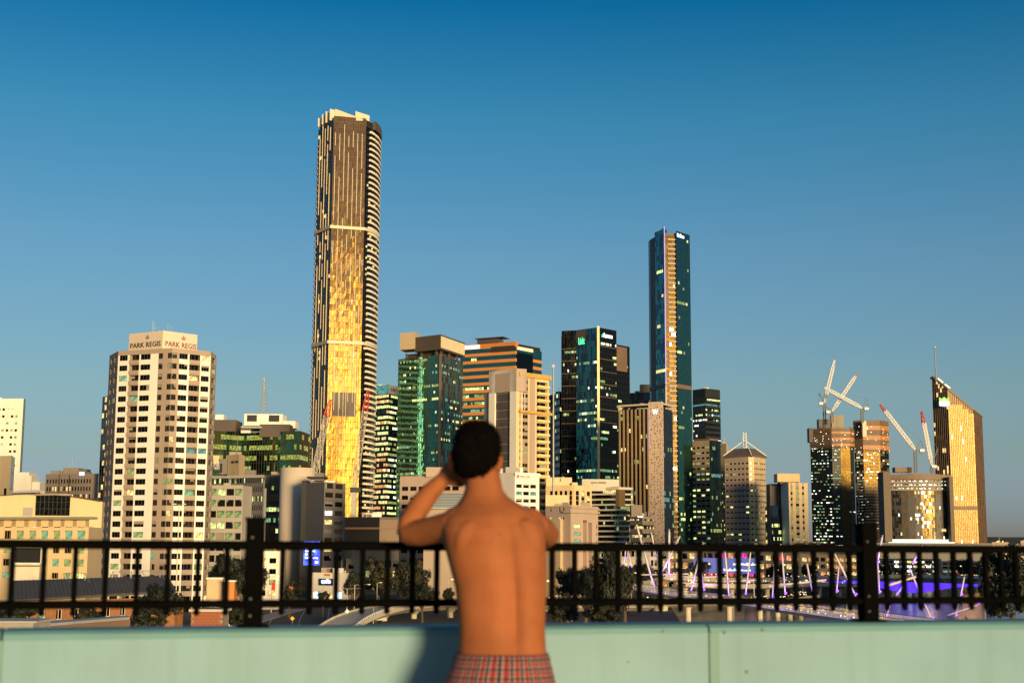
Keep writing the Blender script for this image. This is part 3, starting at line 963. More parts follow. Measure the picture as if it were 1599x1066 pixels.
def floor_rings(B, name, pts, z0, z1, nf, h, proud, mt, inner=0.4, off=0.0):
    """a projecting band along a chain of plan points, one part per storey, shared mesh"""
    m = MB(); o = Vector((pts[0].x, pts[0].y, 0))
    n = len(pts)
    def offp(d):
        out = []
        for i in range(n):
            es = []
            if i > 0: es.append((pts[i] - pts[i - 1]).normalized())
            if i < n - 1: es.append((pts[i + 1] - pts[i]).normalized())
            nn = sum((Vector((e.y, -e.x)) for e in es), Vector((0, 0))).normalized()
            out.append(pts[i] + nn * (d / max(.4, nn.dot(Vector((es[0].y, -es[0].x))))))
        return out
    po, pi_ = offp(proud), offp(-inner)
    prof = [[(p.x - o.x, p.y - o.y, 0), (p.x - o.x, p.y - o.y, h), (q.x - o.x, q.y - o.y, h), (q.x - o.x, q.y - o.y, 0)] for p, q in zip(po, pi_)]
    m.loft([[Vector(x) for x in r] for r in prof], mt)
    # loft winding: rings are sections; flip for outward normals
    m.f = [tuple(reversed(f)) for f in m.f]
    me = m.mesh(name)
    fh = (z1 - z0) / nf
    for i in range(nf):
        piece(name, me, B.root, Vector((o.x, o.y, z0 + i * fh + off)))

def arc(p, q, bulge, n):
    """plan points from p to q bulging towards the viewer side"""
    e = q - p; nrm = Vector((e.y, -e.x)).normalized()
    return [p + e * (i / n) + nrm * bulge * 4 * (i / n) * (1 - i / n) for i in range(n + 1)]
# ------------------------------------------------------------------ left half of the skyline
# ---- white residential tower with sign box
B = Bld('residential_tower', 'white and tan apartment tower with lotus sign box on its roof', [(164.5, 412), (178, 402), (263, 395), (324, 402), (333, 411)], 543, back=18, vref=700)
fh = 2.925
ztop = B.z1
zw = Z(559, 397)      # centre of the top window row
def zrows(n):
    out = [B.zb]
    for k in reversed(range(n)):
        out += [zw - k * fh - .78, zw - k * fh + .78]
    out.append(ztop)
    return out
zs = zrows(25)
wp = [(G_win, 70), (G_win2, 22), (L_wm, 2.2), (L_yg2, 2.0), (L_cy, .8), (L_gr, .8)]
frm = mat('bronze_frame', (0.10, 0.08, 0.06), 0.5)
def cols(fc, edges): return [0.0] + [fat(fc, u, 700) for u in edges] + [fc.W]
f0, f1, f2, f3 = B.faces
# left chamfer: two narrow window columns
us = cols(f0, (167, 170, 172.5, 175.5))
grid_wall(B, f0, us, zs, M_tan, lambda i, j: i in (1, 3) and j % 2 == 1, panes=wp, frame=frm, nl=1)
us = cols(f1, (180, 193, 196.3, 211.5, 213.2, 229, 241.5, 248.5, 255.5))
def wm1(i, j):
    if j == len(zs) - 2: return M_tan
    return M_tan if i in (3, 7, 8, 9) else M_white
grid_wall(B, f1, us, zs, wm1, lambda i, j: (j % 2 == 1 and i in (1, 3, 5, 7, 9)) and (1.3 if i == 3 else .25), panes=wp, frame=frm, nl=3)
us = cols(f2, (271, 274.5, 288, 290.5, 307.5, 309.5, 322))
def wm2(i, j):
    if j == len(zs) - 2: return M_tan
    return M_tan if i in (0, 1, 4) else M_white
grid_wall(B, f2, us, zs, wm2, lambda i, j: (j % 2 == 1 and i in (0, 2, 4, 6)) and (1.3 if i == 4 else .25), panes=wp, frame=frm, nl=3)
us = cols(f3, (326.5, 331.3))
grid_wall(B, f3, us, zs, M_tan, lambda i, j: i == 1 and j % 2 == 1, panes=wp, frame=frm, nl=1)
B.core(M_tan, 1.45, z1=ztop - .5)
# balcony parapets stand proud of the recesses
for fc, (ua, ub) in ((f1, (196.3, 211.5)), (f2, (290.5, 307.5))):
    a, b = fat(fc, ua, 700), fat(fc, ub, 700)
    m = MB(); m.box(0, b - a, -.22, -.02, 0, 1.1, M_tan); me = m.mesh('balcony_parapet')
    for k in range(25):
        piece('balcony_parapet', me, B.root, fc.pt(a, zw - k * fh - .78 - 1.12, 0), fc.rot)
sb = [XY(201.5, 407, 530), XY(254, 400, 530), XY(308, 408, 530)]
zsb = P(254, 516, 400).z
m = MB(); m.prism(sb + [sb[0] + sb[2] - sb[1]], ztop - 1.0, zsb, mat('sign_cream', (0.66, 0.55, 0.42), .6, var=.05, scale=.2))
box = m.build('sign_box', B.root)
purp = mat('sign_purple', (0.16, 0.035, 0.06), .5); pink = mat('sign_pink', (0.55, 0.22, 0.30), .5)
dkbr = mat('sign_brown', (0.07, 0.03, 0.022), .5)
for k in (0, 1):
    fc = Face(sb[k], sb[k + 1])
    zt_ = ztop + (-.15 if k == 0 else -.15)
    lettering('PARK REGIS', box, fc, fc.W * (.5 if k == 0 else .53), Z(541.0, 403.5), .04, 1.5, purp if k else dkbr, width=fc.W * .90, bold=.012)
    cu, cz = fc.W * (.55 if k == 0 else .60), Z(528, 403.5)
    m = MB()
    for ang, ln, wd, mt_ in ((-62, .85, .17, purp), (62, .85, .17, purp), (-32, 1.15, .2, pink), (32, 1.15, .2, pink), (0, 1.35, .22, purp), (0, .8, .10, pink)):
        aa = R(ang); d_ = Vector((math.sin(aa), math.cos(aa))); nn = Vector((d_.y, -d_.x))
        base_ = Vector((cu, cz - .75)) + Vector((math.sin(aa), 0)) * .15
        pts = [base_, base_ + d_ * ln * .45 + nn * wd, base_ + d_ * ln, base_ + d_ * ln * .45 - nn * wd]
        dd = .05 + .01 * (abs(ang) < 50) + .01 * (ang == 0) + .01 * (ln < .82 and ang == 0)
        m.face([fc.pt(p.x, p.y, dd) for p in pts], mt_)
    m.fbox(fc, cu - .35, cu + .35, cz - .98, cz - .82, .0, .05, purp)
    m.build('lotus_emblem', box)
for u, v0, r in ((238, 503, .06), (241, 506, .05), (262, 508, .05), (267, 511, .05)):
    m = MB(); p = XY(u, 403, 516); m.tube((p.x, p.y, zsb - .2), (p.x, p.y, Z(v0, 403)), r, r, M_steel, 6); m.build('antenna', B.root)
B.done()

# ---- dark slim tower behind it
B = Bld('apartment_tower', 'slim dark tower edge with yellow slot windows behind the white apartment tower', [(154.5, 610), (172, 600), (200, 612)], 616)
curtain(B, B.faces[0], 0, B.z1, 24, 5, G_dark, [L_wm], lambda f: .3, 1.2, .3)
curtain(B, B.faces[1], 0, B.z1, 24, 4, G_dark, [L_wm], lambda f: .1, 1.2, .3)
B.core(M_black); B.done()

# ---- far left group
B = Bld('far_tower', 'tall cream residential tower at the left edge of the picture', [(-40, 884), (30, 880), (33, 888)], 622)
f = B.faces[0]; n = 24; zs = [B.zb]
fhh = (B.z1 - 4) / n
for k in range(n): zs += [k * fhh + .9, k * fhh + 2.4]
zs.append(B.z1)
us = [0, *[x for k in range(9) for x in (1.2 + k * 2.9, 2.9 + k * 2.9)], f.W]
grid_wall(B, f, us, zs, M_white, lambda i, j: j % 2 == 1 and i % 2 == 1 and random.random() < .75, parts=False, panes=[(G_win, 3), (L_yg2, 1), (L_wm, .6)])
curtain(B, B.faces[1], 0, B.z1, 24, 3, G_dark, [L_wm], lambda f: .1)
B.core(M_cream, .6); B.block('roof_plant', M_brown, 7, 31, 622.5, 632, 884, 892)
B.done()

B = Bld('sandstone_block', 'sandstone coloured building at the left edge in front of the cream tower', [(-60, 640), (16, 630), (21, 650)], 711)
f = B.faces[0]; zs = [B.zb]
for k in range(8): zs += [k * 5.2 + 3, k * 5.2 + 6.5]
zs.append(B.z1)
us = [0, 6, 7.4, 11, 12.4, 15.5, 16.8, f.W - 3.4, f.W - 1.8, f.W]
grid_wall(B, f, us, zs, M_sand, lambda i, j: i % 2 == 1 and j % 2 == 1, panes=[(G_win, 3), (L_wm, .6)], nl=1)
curtain(B, B.faces[1], 0, B.z1, 8, 3, G_dark); B.core(M_sand, .5, z1=B.z1 - .3); B.done()

B = Bld('low_terrace_building', 'low white building stepping down beside the sandstone block', [(18, 800), (64, 790)], 765, back=30)
f = B.faces[0]; B.wall.fquad(f, 0, f.W, B.zb, B.z1, 0, M_white)
for k, (a, b, v0) in enumerate(((20, 48, 742), (26, 44, 737), (50, 62, 752))):
    B.block('upper_storey', M_white, a, b, v0, 766, 802 + k, 815)
for k in range(3):
    B.frame.fbox(f, 0, f.W, B.z1 - 2 - k * 3.4, B.z1 - 1.3 - k * 3.4, 0, .1, M_dark)
B.core(M_white, .3, z1=B.z1 - .1); B.done()

B = Bld('civic_office', 'sandstone office with rooftop plant and small bright sign, far left', [(71, 625), (153, 618), (158, 640)], 739)
f = B.faces[0]; n = 4; zs = [B.zb]
h0 = B.z1 - 1.6
for k in range(12): zs += [max(B.zb + .1 + k * .2, h0 - (12 - k) * 3.3 + .8), max(B.zb + .2 + k * .2, h0 - (12 - k) * 3.3 + 2.6)]
zs.append(B.z1)
us = [0, *[x for k in range(16) for x in (.6 + k * 1.4, 1.4 + k * 1.4)], f.W]
grid_wall(B, f, us, zs, M_tan, lambda i, j: i % 2 == 1 and j % 2 == 1, parts=False, panes=[(G_win, 6), (L_wm, 1)])
curtain(B, B.faces[1], 0, B.z1, 12, 3, G_dark); B.core(M_tan, .5, z1=B.z1 - .3)
B.block('roof_plant', M_tan, 98, 123, 730, 741, 626, 634); B.block('roof_vent', M_grey, 124, 135, 732, 741, 628, 634)
m = MB(); m.fbox(f, fat(f, 124), fat(f, 131), Z(745, 620), Z(740, 620), .05, .3, glow('sign_glow_white', (.6, .75, 1), 2.5)); m.build('sign', B.root)
for u in (91.5, 107): 
    m = MB(); p = XY(u, 560, 770); m.tube((p.x, p.y, 0), (p.x, p.y, Z(745, 560)), .25, .2, mat('pole_red', (.3, .08, .05), .6), 6); tag(m.build('flag_pole'), 'thin red %s pole standing before the far left civic office' % ('left' if u < 100 else 'right'), 'pole')
m = MB(); p = XY(112, 630, 735)
for dx in (-1.5, 0, 1.5): m.tube((p.x + dx, p.y, Z(731, 630)), (p.x + dx, p.y, Z(722 - (dx == 0) * 4, 630)), .15, .1, M_steel, 6)
m.build('antenna', B.root); B.done()

B = Bld('long_low_building', 'long dark low roofed building behind the cream arts building', [(18, 560), (155, 552)], 780, back=40)
f = B.faces[0]; B.wall.fquad(f, 0, f.W, B.zb, B.z1, 0, M_black); B.core(M_black, .3, z1=B.z1 - .05)
B.block('clerestory', M_brown, 52, 130, 776, 783, 556, 570); B.done()

# ---- cream building with arched roof and dark centre
B = Bld('arts_building', 'cream building with shallow arched roof, dark glazed centre and lit window rows', [(-60, 300), (138, 290), (160, 312)], 822, vref=840)
f = B.faces[0]
def ux(u): return fat(f, u, 850)
zA = [B.zb]
rows = [(906, 897), (887, 876), (867, 856), (845, 832), (827.5, 814.5)]
for a, b in rows: zA += [Z(a, 296), Z(b, 296)]
zA.append(B.z1)
cu = [-46, -28, -22, -3, 4, 16, 23, 36, 43, 55, 62, 74, 81, 93, 99, 112, 118, 132]
us = [0] + [ux(u) for u in cu] + [f.W]
grid_wall(B, f, us, zA, M_cream, lambda i, j: i % 2 == 1 and j % 2 == 1, depth=.5, panes=[(G_win, 3), (L_yg2, 2), (L_gr, 1.4), (L_yg, .6)], nl=3, frame=mat('cream_frame', (.3, .25, .15), .5))
f1 = B.faces[1]; B.wall.fquad(f1, 0, f1.W, B.zb, B.z1, 0, M_cream)
B.core(M_cream, .7, z1=B.z1 - .4)
m = MB(); m.fbox(f, ux(-55), ux(146), Z(815, 296), Z(811, 296), -1, 1.6, mat('eave_metal', (.34, .32, .22), .4, .3)); m.build('eave', B.root)
# upper hall with segmental roof, stepped back
def arch(x): return 772 + 12 * ((x - 50) / 115.) ** 2
hall = MB(); pl = [(u, arch(u)) for u in range(-70, 161, 10)]
pts = []
Yh = 318
for u, v in pl: p = P(u, v, Yh); pts.append(p)
zb_ = Z(830, Yh)
for a, b in zip(pts, pts[1:]):
    hall.face([(a.x, a.y, zb_), (b.x, b.y, zb_), (b.x, b.y, b.z), (a.x, a.y, a.z)], M_cream)
    hall.face([a, b, b + Vector((-1.5, 7, 0)), a + Vector((-1.5, 7, 0))], M_roof)
    hall.face([a + Vector((0, -1.2, .05)), b + Vector((0, -1.2, .05)), b + Vector((0, 0, .25)), a + Vector((0, 0, .25))], M_roof)
e_ = pts[-1]; hall.face([(e_.x, e_.y, zb_), (e_.x - 1.5, e_.y + 7, zb_), (e_.x - 1.5, e_.y + 7, e_.z), (e_.x, e_.y, e_.z)], M_cream)
ho = hall.build('upper_hall', B.root)
fh_ = Face(XY(56, Yh - .3, 790), XY(109, Yh - .3, 790))
cw = Bld.__new__(Bld); cw.panes = MB(); cw.frame = MB()
curtain(cw, fh_, Z(808, Yh), Z(777, Yh), 3, 8, G_dark, mw=.08)
gz = cw.panes.build('dark_glazing', B.root, kind='stuff'); cw.frame.build('glazing_bars', gz, kind='stuff')
m = MB(); a = XY(55, Yh - .3, 790); b = XY(110, Yh - .3, 790); m.box(a.x, b.x, a.y - .6, a.y + .1, Z(777, Yh), Z(774.5, Yh), M_tan); m.build('lintel', B.root)
m = MB(); a = XY(36, Yh - .15, 800); b = XY(51, Yh - .15, 800); m.box(a.x, b.x, a.y - .1, a.y, Z(809, Yh), Z(796, Yh), M_lgrey); m.build('vent_panel', B.root)
B.done()
# billboard in front of it
bb = thing('billboard', 'dark blank billboard screen with white frame beside the cream building', 'billboard', (XY(43, 285).x, 285, 0))
a, b = XY(21, 285, 870), XY(65, 285, 870)
m = MB(); m.box(a.x, b.x, 285, 285.4, Z(884, 285), Z(857, 285), M_wpaint); m.build('frame', bb)
m = MB(); m.box(a.x + .25, b.x - .25, 284.93, 285.1, Z(882, 285), Z(859, 285), mat('screen_off', (.015, .013, .012), .3)); m.build('screen', bb)
m = MB(); m.box(a.x + .2, b.x - .2, 284.6, 286, 0, Z(884.5, 285), mat('billboard_base', (.62, .55, .42), .7)); m.build('base', bb)
m = MB(); m.box(a.x + .1, b.x - .1, 284.0, 284.6, Z(887.5, 285), Z(886, 285), M_dark); m.build('catwalk', bb)

# ---- brick shed with slate roof (near left)
Yr = 205
sh_ = thing('brick_hall', 'long brick hall with dark grey gabled roof at lower left', 'building', (XY(120, Yr).x, Yr, 0))
slate = mat('slate_roof', (.085, .075, .068), .75, var=.2, scale=1.2)
A0 = P(22, 936, Yr - 4); B0 = P(275, 921, Yr + 26)      # eaves line front
A1 = P(20, 906, Yr + 10); B1 = P(262, 898, Yr + 38)     # ridge
m = MB()
m.face([A0, B0, B1, A1], slate)
back = (A1 - A0); bk0 = A1 + Vector((back.x, back.y, -back.z)); bk1 = B1 + Vector((back.x, back.y, -back.z))
m.face([A1, B1, bk1, bk0], slate)
o = m.build('roof', sh_)
md = o.modifiers.new('thick', 'SOLIDIFY'); md.thickness = .35; md.offset = -1
m = MB()
for k in range(1, 42):      # standing seams
    q0 = A0.lerp(B0, k / 42); q1 = A1.lerp(B1, k / 42)
    m.bar(q0 + Vector((0, 0, .04)), q1 + Vector((0, 0, .04)), .10, .08, slate)
m.build('roof_seams', o, kind='stuff')
ins = Vector((A1.x - A0.x, A1.y - A0.y, 0)).normalized() * .5
A0w, B0w = A0 + ins, B0 + ins
fw_ = Face(A0w, B0w)
BB = Bld.__new__(Bld); BB.root = sh_; BB.wall = MB(); BB.panes = MB(); BB.frame = MB()
us = [0]; 
for k in range(11): us += [1.5 + k * 3.3, 2.8 + k * 3.3]
us.append(fw_.W); zt2 = min(A0.z, B0.z) - .45
zs = [0, 3.0, 5.2, zt2 - 2.6, zt2 - 1.2, zt2]
brickm = mat('brick_orange', (.34, .15, .055), .85, var=.22, scale=1.6)
grid_wall(BB, fw_, us, zs, brickm, lambda i, j: i % 2 == 1 and j in (1, 3), panes=[(G_win, 5), (L_gr, .6)], nl=2, frame=M_white)
BB.wall.face([A0w, (A0w.x, A0w.y, 0), (bk0.x, bk0.y, 0), bk0, A1 - Vector((0, 0, .3))], M_cream)
BB.wall.build('wall', sh_); 
for k, t_ in enumerate((.32, .62, .82)):
    q = A1.lerp(B1, t_)
    m = MB()
    for s_ in (0, 1):
        m.tube(q + Vector((s_ * 3, -.6, -.2)), q + Vector((s_ * 3, -.6, .9)), .05, .05, M_steel, 6)
        m.tube(q + Vector((s_ * 3, -.6, .9)), q + Vector((s_ * 3 + 1.2, -2.2, -.5)), .05, .05, M_steel, 6)
    m.tube(q + Vector((0, -.6, .9)), q + Vector((3, -.6, .9)), .05, .05, M_steel, 6)
    m.build('roof_handrail', sh_)
m = MB(); q = A0.lerp(B0, .14); m.box(q.x - 3, q.x + 3, q.y - 6, q.y - .5, 5.5, 5.9, mat('pale_roof', (.4, .38, .36), .6)); 
for sx in (-2.7, 2.7): m.tube((q.x + sx, q.y - 5.7, 0), (q.x + sx, q.y - 5.7, 5.5), .1, .1, M_steel, 6)
m.build('lean_to_roof', sh_)

# ---- skillion canopy and pale wall close by, brick pier
cp = thing('skillion_canopy', 'sloping metal canopy roof on thin posts just over the parapet at left', 'canopy', (XY(120, 60).x, 60, 0))
a0, a1 = P(40, 972, 62), P(198, 960, 66)
m = MB(); th = Vector((0, 0, .12)); dp = Vector((.5, -1.3, -.02))
m.hexa([a0 - th + dp, a1 - th + dp * .9, a1 - th, a0 - th, a0 + dp, a1 + dp * .9, a1, a0], mat('canopy_metal', (.40, .36, .33), .45, .3, scale=1))
m.build('roof', cp)
m = MB(); m.bar(a0 + dp * .96 - Vector((0, 0, .28)), a1 + dp * .86 - Vector((0, 0, .28)), .12, .30, mat('canopy_timber', (.20, .12, .07), .7)); m.build('fascia_beam', cp)
for t_ in (.45, .78, .95):
    q = a0.lerp(a1, t_) + dp * .5
    m = MB(); m.tube((q.x, q.y, 0), q - Vector((0, 0, .15)), .06, .06, M_steel, 8); m.tube(q - Vector((.0, 0, 1.0)), q - Vector((.8, 0, .15)), .04, .04, M_steel, 6); m.build('post', cp)
pr = thing('rooftop_wall', 'pale concrete upstand at the far left behind the parapet', 'wall', (XY(10, 40).x, 40, 0))
a = XY(-120, 40, 975); b = XY(52, 40, 975)
m = MB(); m.box(a.x, b.x, 40, 41.5, 0, Z(976, 40), mat('pale_concrete', (.42, .38, .32), .8, var=.2, scale=.8)); m.build('upstand', pr)
m = MB(); m.box(a.x - .1, b.x + .1, 39.93, 41.57, Z(976, 40), Z(973, 40), mat('coping', (.5, .46, .4), .7, scale=.8)); m.build('coping', pr)
bp_ = thing('brick_pier', 'square red brick pier with pale capstone behind the railing post', 'pier', (XY(323, 45).x, 45, 0))
a, b = XY(297.5, 45, 965), XY(348.5, 45, 965)
hz = Z(957, 45)
m = MB(); m.box(a.x + .02, b.x - .02, 45.02, 46, 0, hz, mat('mortar', (.28, .22, .17), .9, scale=3)); m.build('core', bp_)
nb_ = 5; bw = (b.x - a.x) / nb_; bh = .086
me = MB(); me.box(.005, bw - .005, 0, .1, .005, bh - .005, mat('red_brick', (.33, .095, .04), .85, var=.3, scale=3)); bme = me.mesh('brick')
for r in range(8):
    z = hz - (r + 1) * bh
    sh2 = (bw / 2) if r % 2 else 0
    for k in range(nb_):
        x = a.x + k * bw + (sh2 if k < nb_ - 1 or not r % 2 else 0)
        if r % 2 and k == nb_ - 1: continue
        piece('brick', bme, bp_, (x, 45 - .0 + random.uniform(-.004, .004), z))
m = MB(); m.box(a.x - .05, b.x + .05, 44.93, 46.1, hz, Z(953, 45), mat('capstone', (.5, .44, .36), .8, scale=3)); m.build('capstone', bp_)

# ---- green glass hospital-like building with roof plant and mast
B = Bld('green_glass_building', 'olive green glass office block with brown rooftop plant and lattice mast', [(328, 640), (375, 652), (466, 640), (483, 660)], 672)
for f, nb in zip(B.faces, (10, 22, 5)):
    curtain(B, f, 0, B.z1, 15, nb, [G_olive, G_green], [L_ol, L_ol, L_yg2], lambda q: .6, 4, .25, mw=.14, lf=.6)
B.core(M_brown, .5)
B.block('roof_plant', M_brown, 334, 368, 655, 673, 645, 660); B.block('roof_plant', M_brown, 405, 452, 662, 682, 644, 660)
B.block('roof_slab', M_lgrey, 376, 408, 665, 668, 641, 660)
pb = B.block('penthouse', M_white, 381, 441, 646, 664, 652, 664)
for a_, b_ in ((386, 401), (420, 436)):
    m = MB(); p, q = XY(a_, 651.8, 655), XY(b_, 651.8, 655); m.box(p.x, q.x, 651.6, 652.4, Z(660, 652), Z(650, 652), M_black); m.build('louvre_opening', pb)
B.block('stair_block', M_white, 432, 461, 657, 668, 654, 664); B.block('plant_screen', M_wpaint, 336, 349, 647, 656, 650, 656)
# lattice mast
mp_ = XY(411, 656, 646); z0_ = Z(646, 656); z1_ = Z(590, 656)
m = MB()
def half(z): return 1.6 * (1 - (z - z0_) / (z1_ - z0_)) ** 1.1 + .18
for sx, sy in ((1, 1), (1, -1), (-1, 1), (-1, -1)):
    ps = [Vector((mp_.x + sx * half(z), mp_.y + sy * half(z), z)) for z in [z0_ + (z1_ - z0_) * k / 10 for k in range(11)]]
    m.path(ps, [.12] * 11, M_steel, 5)
for k in range(10):
    za, zb2 = z0_ + (z1_ - z0_) * k / 10, z0_ + (z1_ - z0_) * (k + 1) / 10
    ha, hb2 = half(za), half(zb2)
    for s_ in (1, -1):
        m.bar((mp_.x - ha, mp_.y + s_ * ha, za), (mp_.x + hb2, mp_.y + s_ * hb2, zb2), .1, .1, M_steel)
        m.bar((mp_.x + ha, mp_.y + s_ * ha, za), (mp_.x - hb2, mp_.y + s_ * hb2, zb2), .1, .1, M_steel)
    m.bar((mp_.x - ha, mp_.y - ha, za), (mp_.x + ha, mp_.y - ha, za), .12, .12, M_steel)
m.tube((mp_.x, mp_.y, z1_ - 6), (mp_.x, mp_.y, z1_), .2, .1, M_wpaint, 6)
m.build('lattice_mast', B.root)
B.done()

# ---- rooftop sign and orange stair box in front of it
B = Bld('stair_tower', 'orange tan lift tower with black roof sign between white tower and cream cylinder', [(354, 505), (372, 500), (381, 507)], 709)
for f in B.faces: B.wall.fquad(f, 0, f.W, B.zb, B.z1, 0, M_sand)
f = B.faces[0]
for k in (.35, .7):
    m = MB(); m.fbox(f, f.W * k, f.W * (k + .25), B.z1 - 3.0, B.z1 - 2.2, .02, .1, M_dark); m.build('vent', B.root)
B.core(M_sand, .3, z1=B.z1 - .05)
B.block('stair_shaft', M_navy if 'M_navy' in globals() else M_grey, 342, 354, 716, 740, 503, 510)
sg = B.block('roof_sign', M_black, 330, 345, 723, 737, 498, 500)
ff = Face(XY(330, 498, 730), XY(345, 498, 730))
lettering('INE', sg, ff, ff.W * .55, Z(727, 498), .06, 1.4, M_wpaint, width=2.1); lettering('VERS', sg, ff, ff.W * .55, Z(733, 498), .06, 1.0, M_wpaint, width=2.1)
B.block('side_block', M_cream, 333, 342, 711, 723, 504, 510)
B.done()

# ---- white banded office + dark wing
B = Bld('banded_office', 'white banded office wing with lit windows beside the white tower', [(326, 432), (380, 430)], 757)
f = B.faces[0]; zs = [B.zb]; n = 12; fh_ = 3.3
top = B.z1 - .8
for k in range(n): zs += [top - (n - k) * fh_ + 1.0, top - (n - k) * fh_ + 3.0]
zs = [z for z in zs if z >= B.zb]; zs.append(B.z1)
us = [0]; nb_ = 4; bw = f.W / nb_
for k in range(nb_): us += [k * bw + .25, (k + 1) * bw - .1]
us[-1] = f.W - .3; us.append(f.W)
if len(zs) % 2: zs.insert(1, B.zb + .05)
grid_wall(B, f, us, zs, M_lgrey, lambda i, j: i % 2 == 1 and j % 2 == 1, depth=.35, panes=[(G_win, 5), (L_yg2, 2.2), (L_yg, .5)], nl=5, frame=M_dark)
B.core(M_lgrey, .5, z1=B.z1 - .1); B.done()
B = Bld('dark_wing', 'dark office wing with vertical lit slots and thin pale roof edge', [(330, 446), (378, 441), (411, 437), (413, 452)], 741, back=16)
for f, nb in zip(B.faces, (12, 12, 3)):
    curtain(B, f, 0, B.z1 - .8, 14, nb, [G_navy, G_dark], [L_yg, L_yg2], lambda q: .18, 1, .42, spm=M_grey, mw=.3, md=.15, mm=mat('slate_panel', (.075, .075, .085), .6), lf=.9)
floor_rings(B, 'roof_edge', B.pts, B.z1 - .8, B.z1, 1, .8, .3, M_lgrey)
B.core(M_black, .4, z1=B.z1 - .4); B.done()
B = Bld('lit_car_park', 'dark building with green lit storeys left of the cream cylinder', [(409, 596), (440, 595)], 741)
f = B.faces[0]
curtain(B, f, 0, B.z1 - 3.5, 10, 8, G_dark, [L_yg, L_yg2, L_gr], lambda q: .5, 4, .35, spm=M_black, mw=.15, lf=.6)
B.wall.fquad(f, 0, f.W, B.z1 - 3.5, B.z1, 0.02, M_brown); B.core(M_brown, .5, z1=B.z1 - .1); B.done()

# ---- cream cylinder + grey block
B = Bld('cylinder_building', 'grey clad office block joined to a blank cream stair cylinder', [(473, 556), (507, 541), (540, 555)], 752)
f0, f1 = B.faces
panelm = M_grey
# grey cladding panels on the blank face, each its own sheet
n, mrows = 4, 12
pw_, ph_ = f0.W / n, B.z1 / mrows
m = MB(); m.box(.02, pw_ - .02, -.06, .1, .02, ph_ - .02, panelm); pm_ = m.mesh('cladding_panel')
for i in range(n):
    for j in range(mrows):
        piece('cladding_panel', pm_, B.root, f0.pt(i * pw_, j * ph_, 0), f0.rot)
zs = [B.zb]
for k in range(9):
    zc = Z(760.5 + (8 - k) * 14.0, 548); zs += [zc - .95, zc + .95]
zs.append(B.z1)
us = [0, fat(f1, 508.5), fat(f1, 521), fat(f1, 524), fat(f1, 536), f1.W]
grid_wall(B, f1, us, zs, panelm, lambda i, j: i in (1, 3) and j % 2 == 1, panes=[(G_win, 5), (G_win2, 2), (L_wh, .5), (L_wm, .5)], nl=4)
B.core(M_grey, .4, z1=B.z1 - .2)
cc = XY(463, 575, 800); rad = 27 * 575 / FPX; zc_ = P(463, 729, 566).z
m = MB(); N = 40
ringp = [(cc.x + rad * math.cos(2 * math.pi * k / N), cc.y + rad * math.sin(2 * math.pi * k / N)) for k in range(N)]
m.prism(ringp, 0, zc_, mat('smooth_cream', (.64, .52, .40), .7, var=.05, scale=.2, streak=True))
cy = m.build('stair_cylinder', B.root)
m = MB(); 
for p_ in cy.data.polygons: p_.use_smooth = len(p_.vertices) == 4
B.block('window_slot', M_black, 466, 474, 750, 945, 553, 562)
B.block('roof_plant', M_grey, 491, 505, 738, 750, 550, 556); B.block('plant_roof', M_black, 479, 507, 743.5, 746, 547, 558)
B.done()

# ---- infinity-like tallest tower
KT = .8316; Yt = 830 * KT
B = Bld('tallest_tower', 'tallest tower, dark bronze glass glowing gold below, with white curved balconies', [(u_, Y_ * KT) for u_, Y_ in ((490, 846), (514, 828), (565.5, 833.5), (571, 836.5), (577, 841), (582.5, 847.5), (586, 855), (587.5, 863))], 181, vref=500, back=22)
bronze = goldglass('glass_bronze', (0.070, 0.046, 0.040), 0.16, (1, .60, .08))
bronze2 = goldglass('glass_bronze_b', (0.088, 0.057, 0.047), 0.19, (1, .62, .10))
bronze3 = glass('glass_bronze_open', (0.02, 0.018, 0.018), 0.2)
f0, f1 = B.faces[:2]
zt = B.z1; z_b1, z_b2 = Z(357, Yt), Z(536, Yt)
nf = 80; fhh = zt / nf
# front face panes: finer grid, some windows open (dark squares)
nb = 14; bw = f1.W / nb
for i in range(nf):
    for j in range(nb):
        r = random.random()
        mt = bronze if r < .6 else bronze2
        dk = .012 if .25 < i / nf < .9 else .004
        if random.random() < dk: mt = bronze3
        zA_ = i * fhh
        if Z(652, Yt) < zA_ < Z(618, Yt) and 2 <= j <= 11: mt = M_brown
        B.panes.fquad(f1, j * bw, (j + 1) * bw, zA_, zA_ + fhh, 0, mt, .035)
for j in range(nb + 1): B.frame.fbox(f1, j * bw - .06, j * bw + .06, 0, zt, -.05, .05, M_brown)
for i in range(nf + 1): B.frame.fbox(f1, 0, f1.W, i * fhh - .07, i * fhh + .07, -.05, .04, M_brown)
nb0 = 8
curtain(B, f0, 0, zt - 3, nf, nb0, [G_dark, bronze3], [L_wm], lambda q: .008, 1, .3, mw=.1)
for f in B.faces[2:]:
    curtain(B, f, 0, zt - 4, nf, 2, [G_dark], [L_wm], lambda q: .06 if q > .1 else .3, 1, .3, mw=.1, lf=.5)
B.core(M_black, .6, z1=zt - .4)
cream_trim = mat('cream_trim', (.62, .52, .36), .55, var=.06, scale=.3)
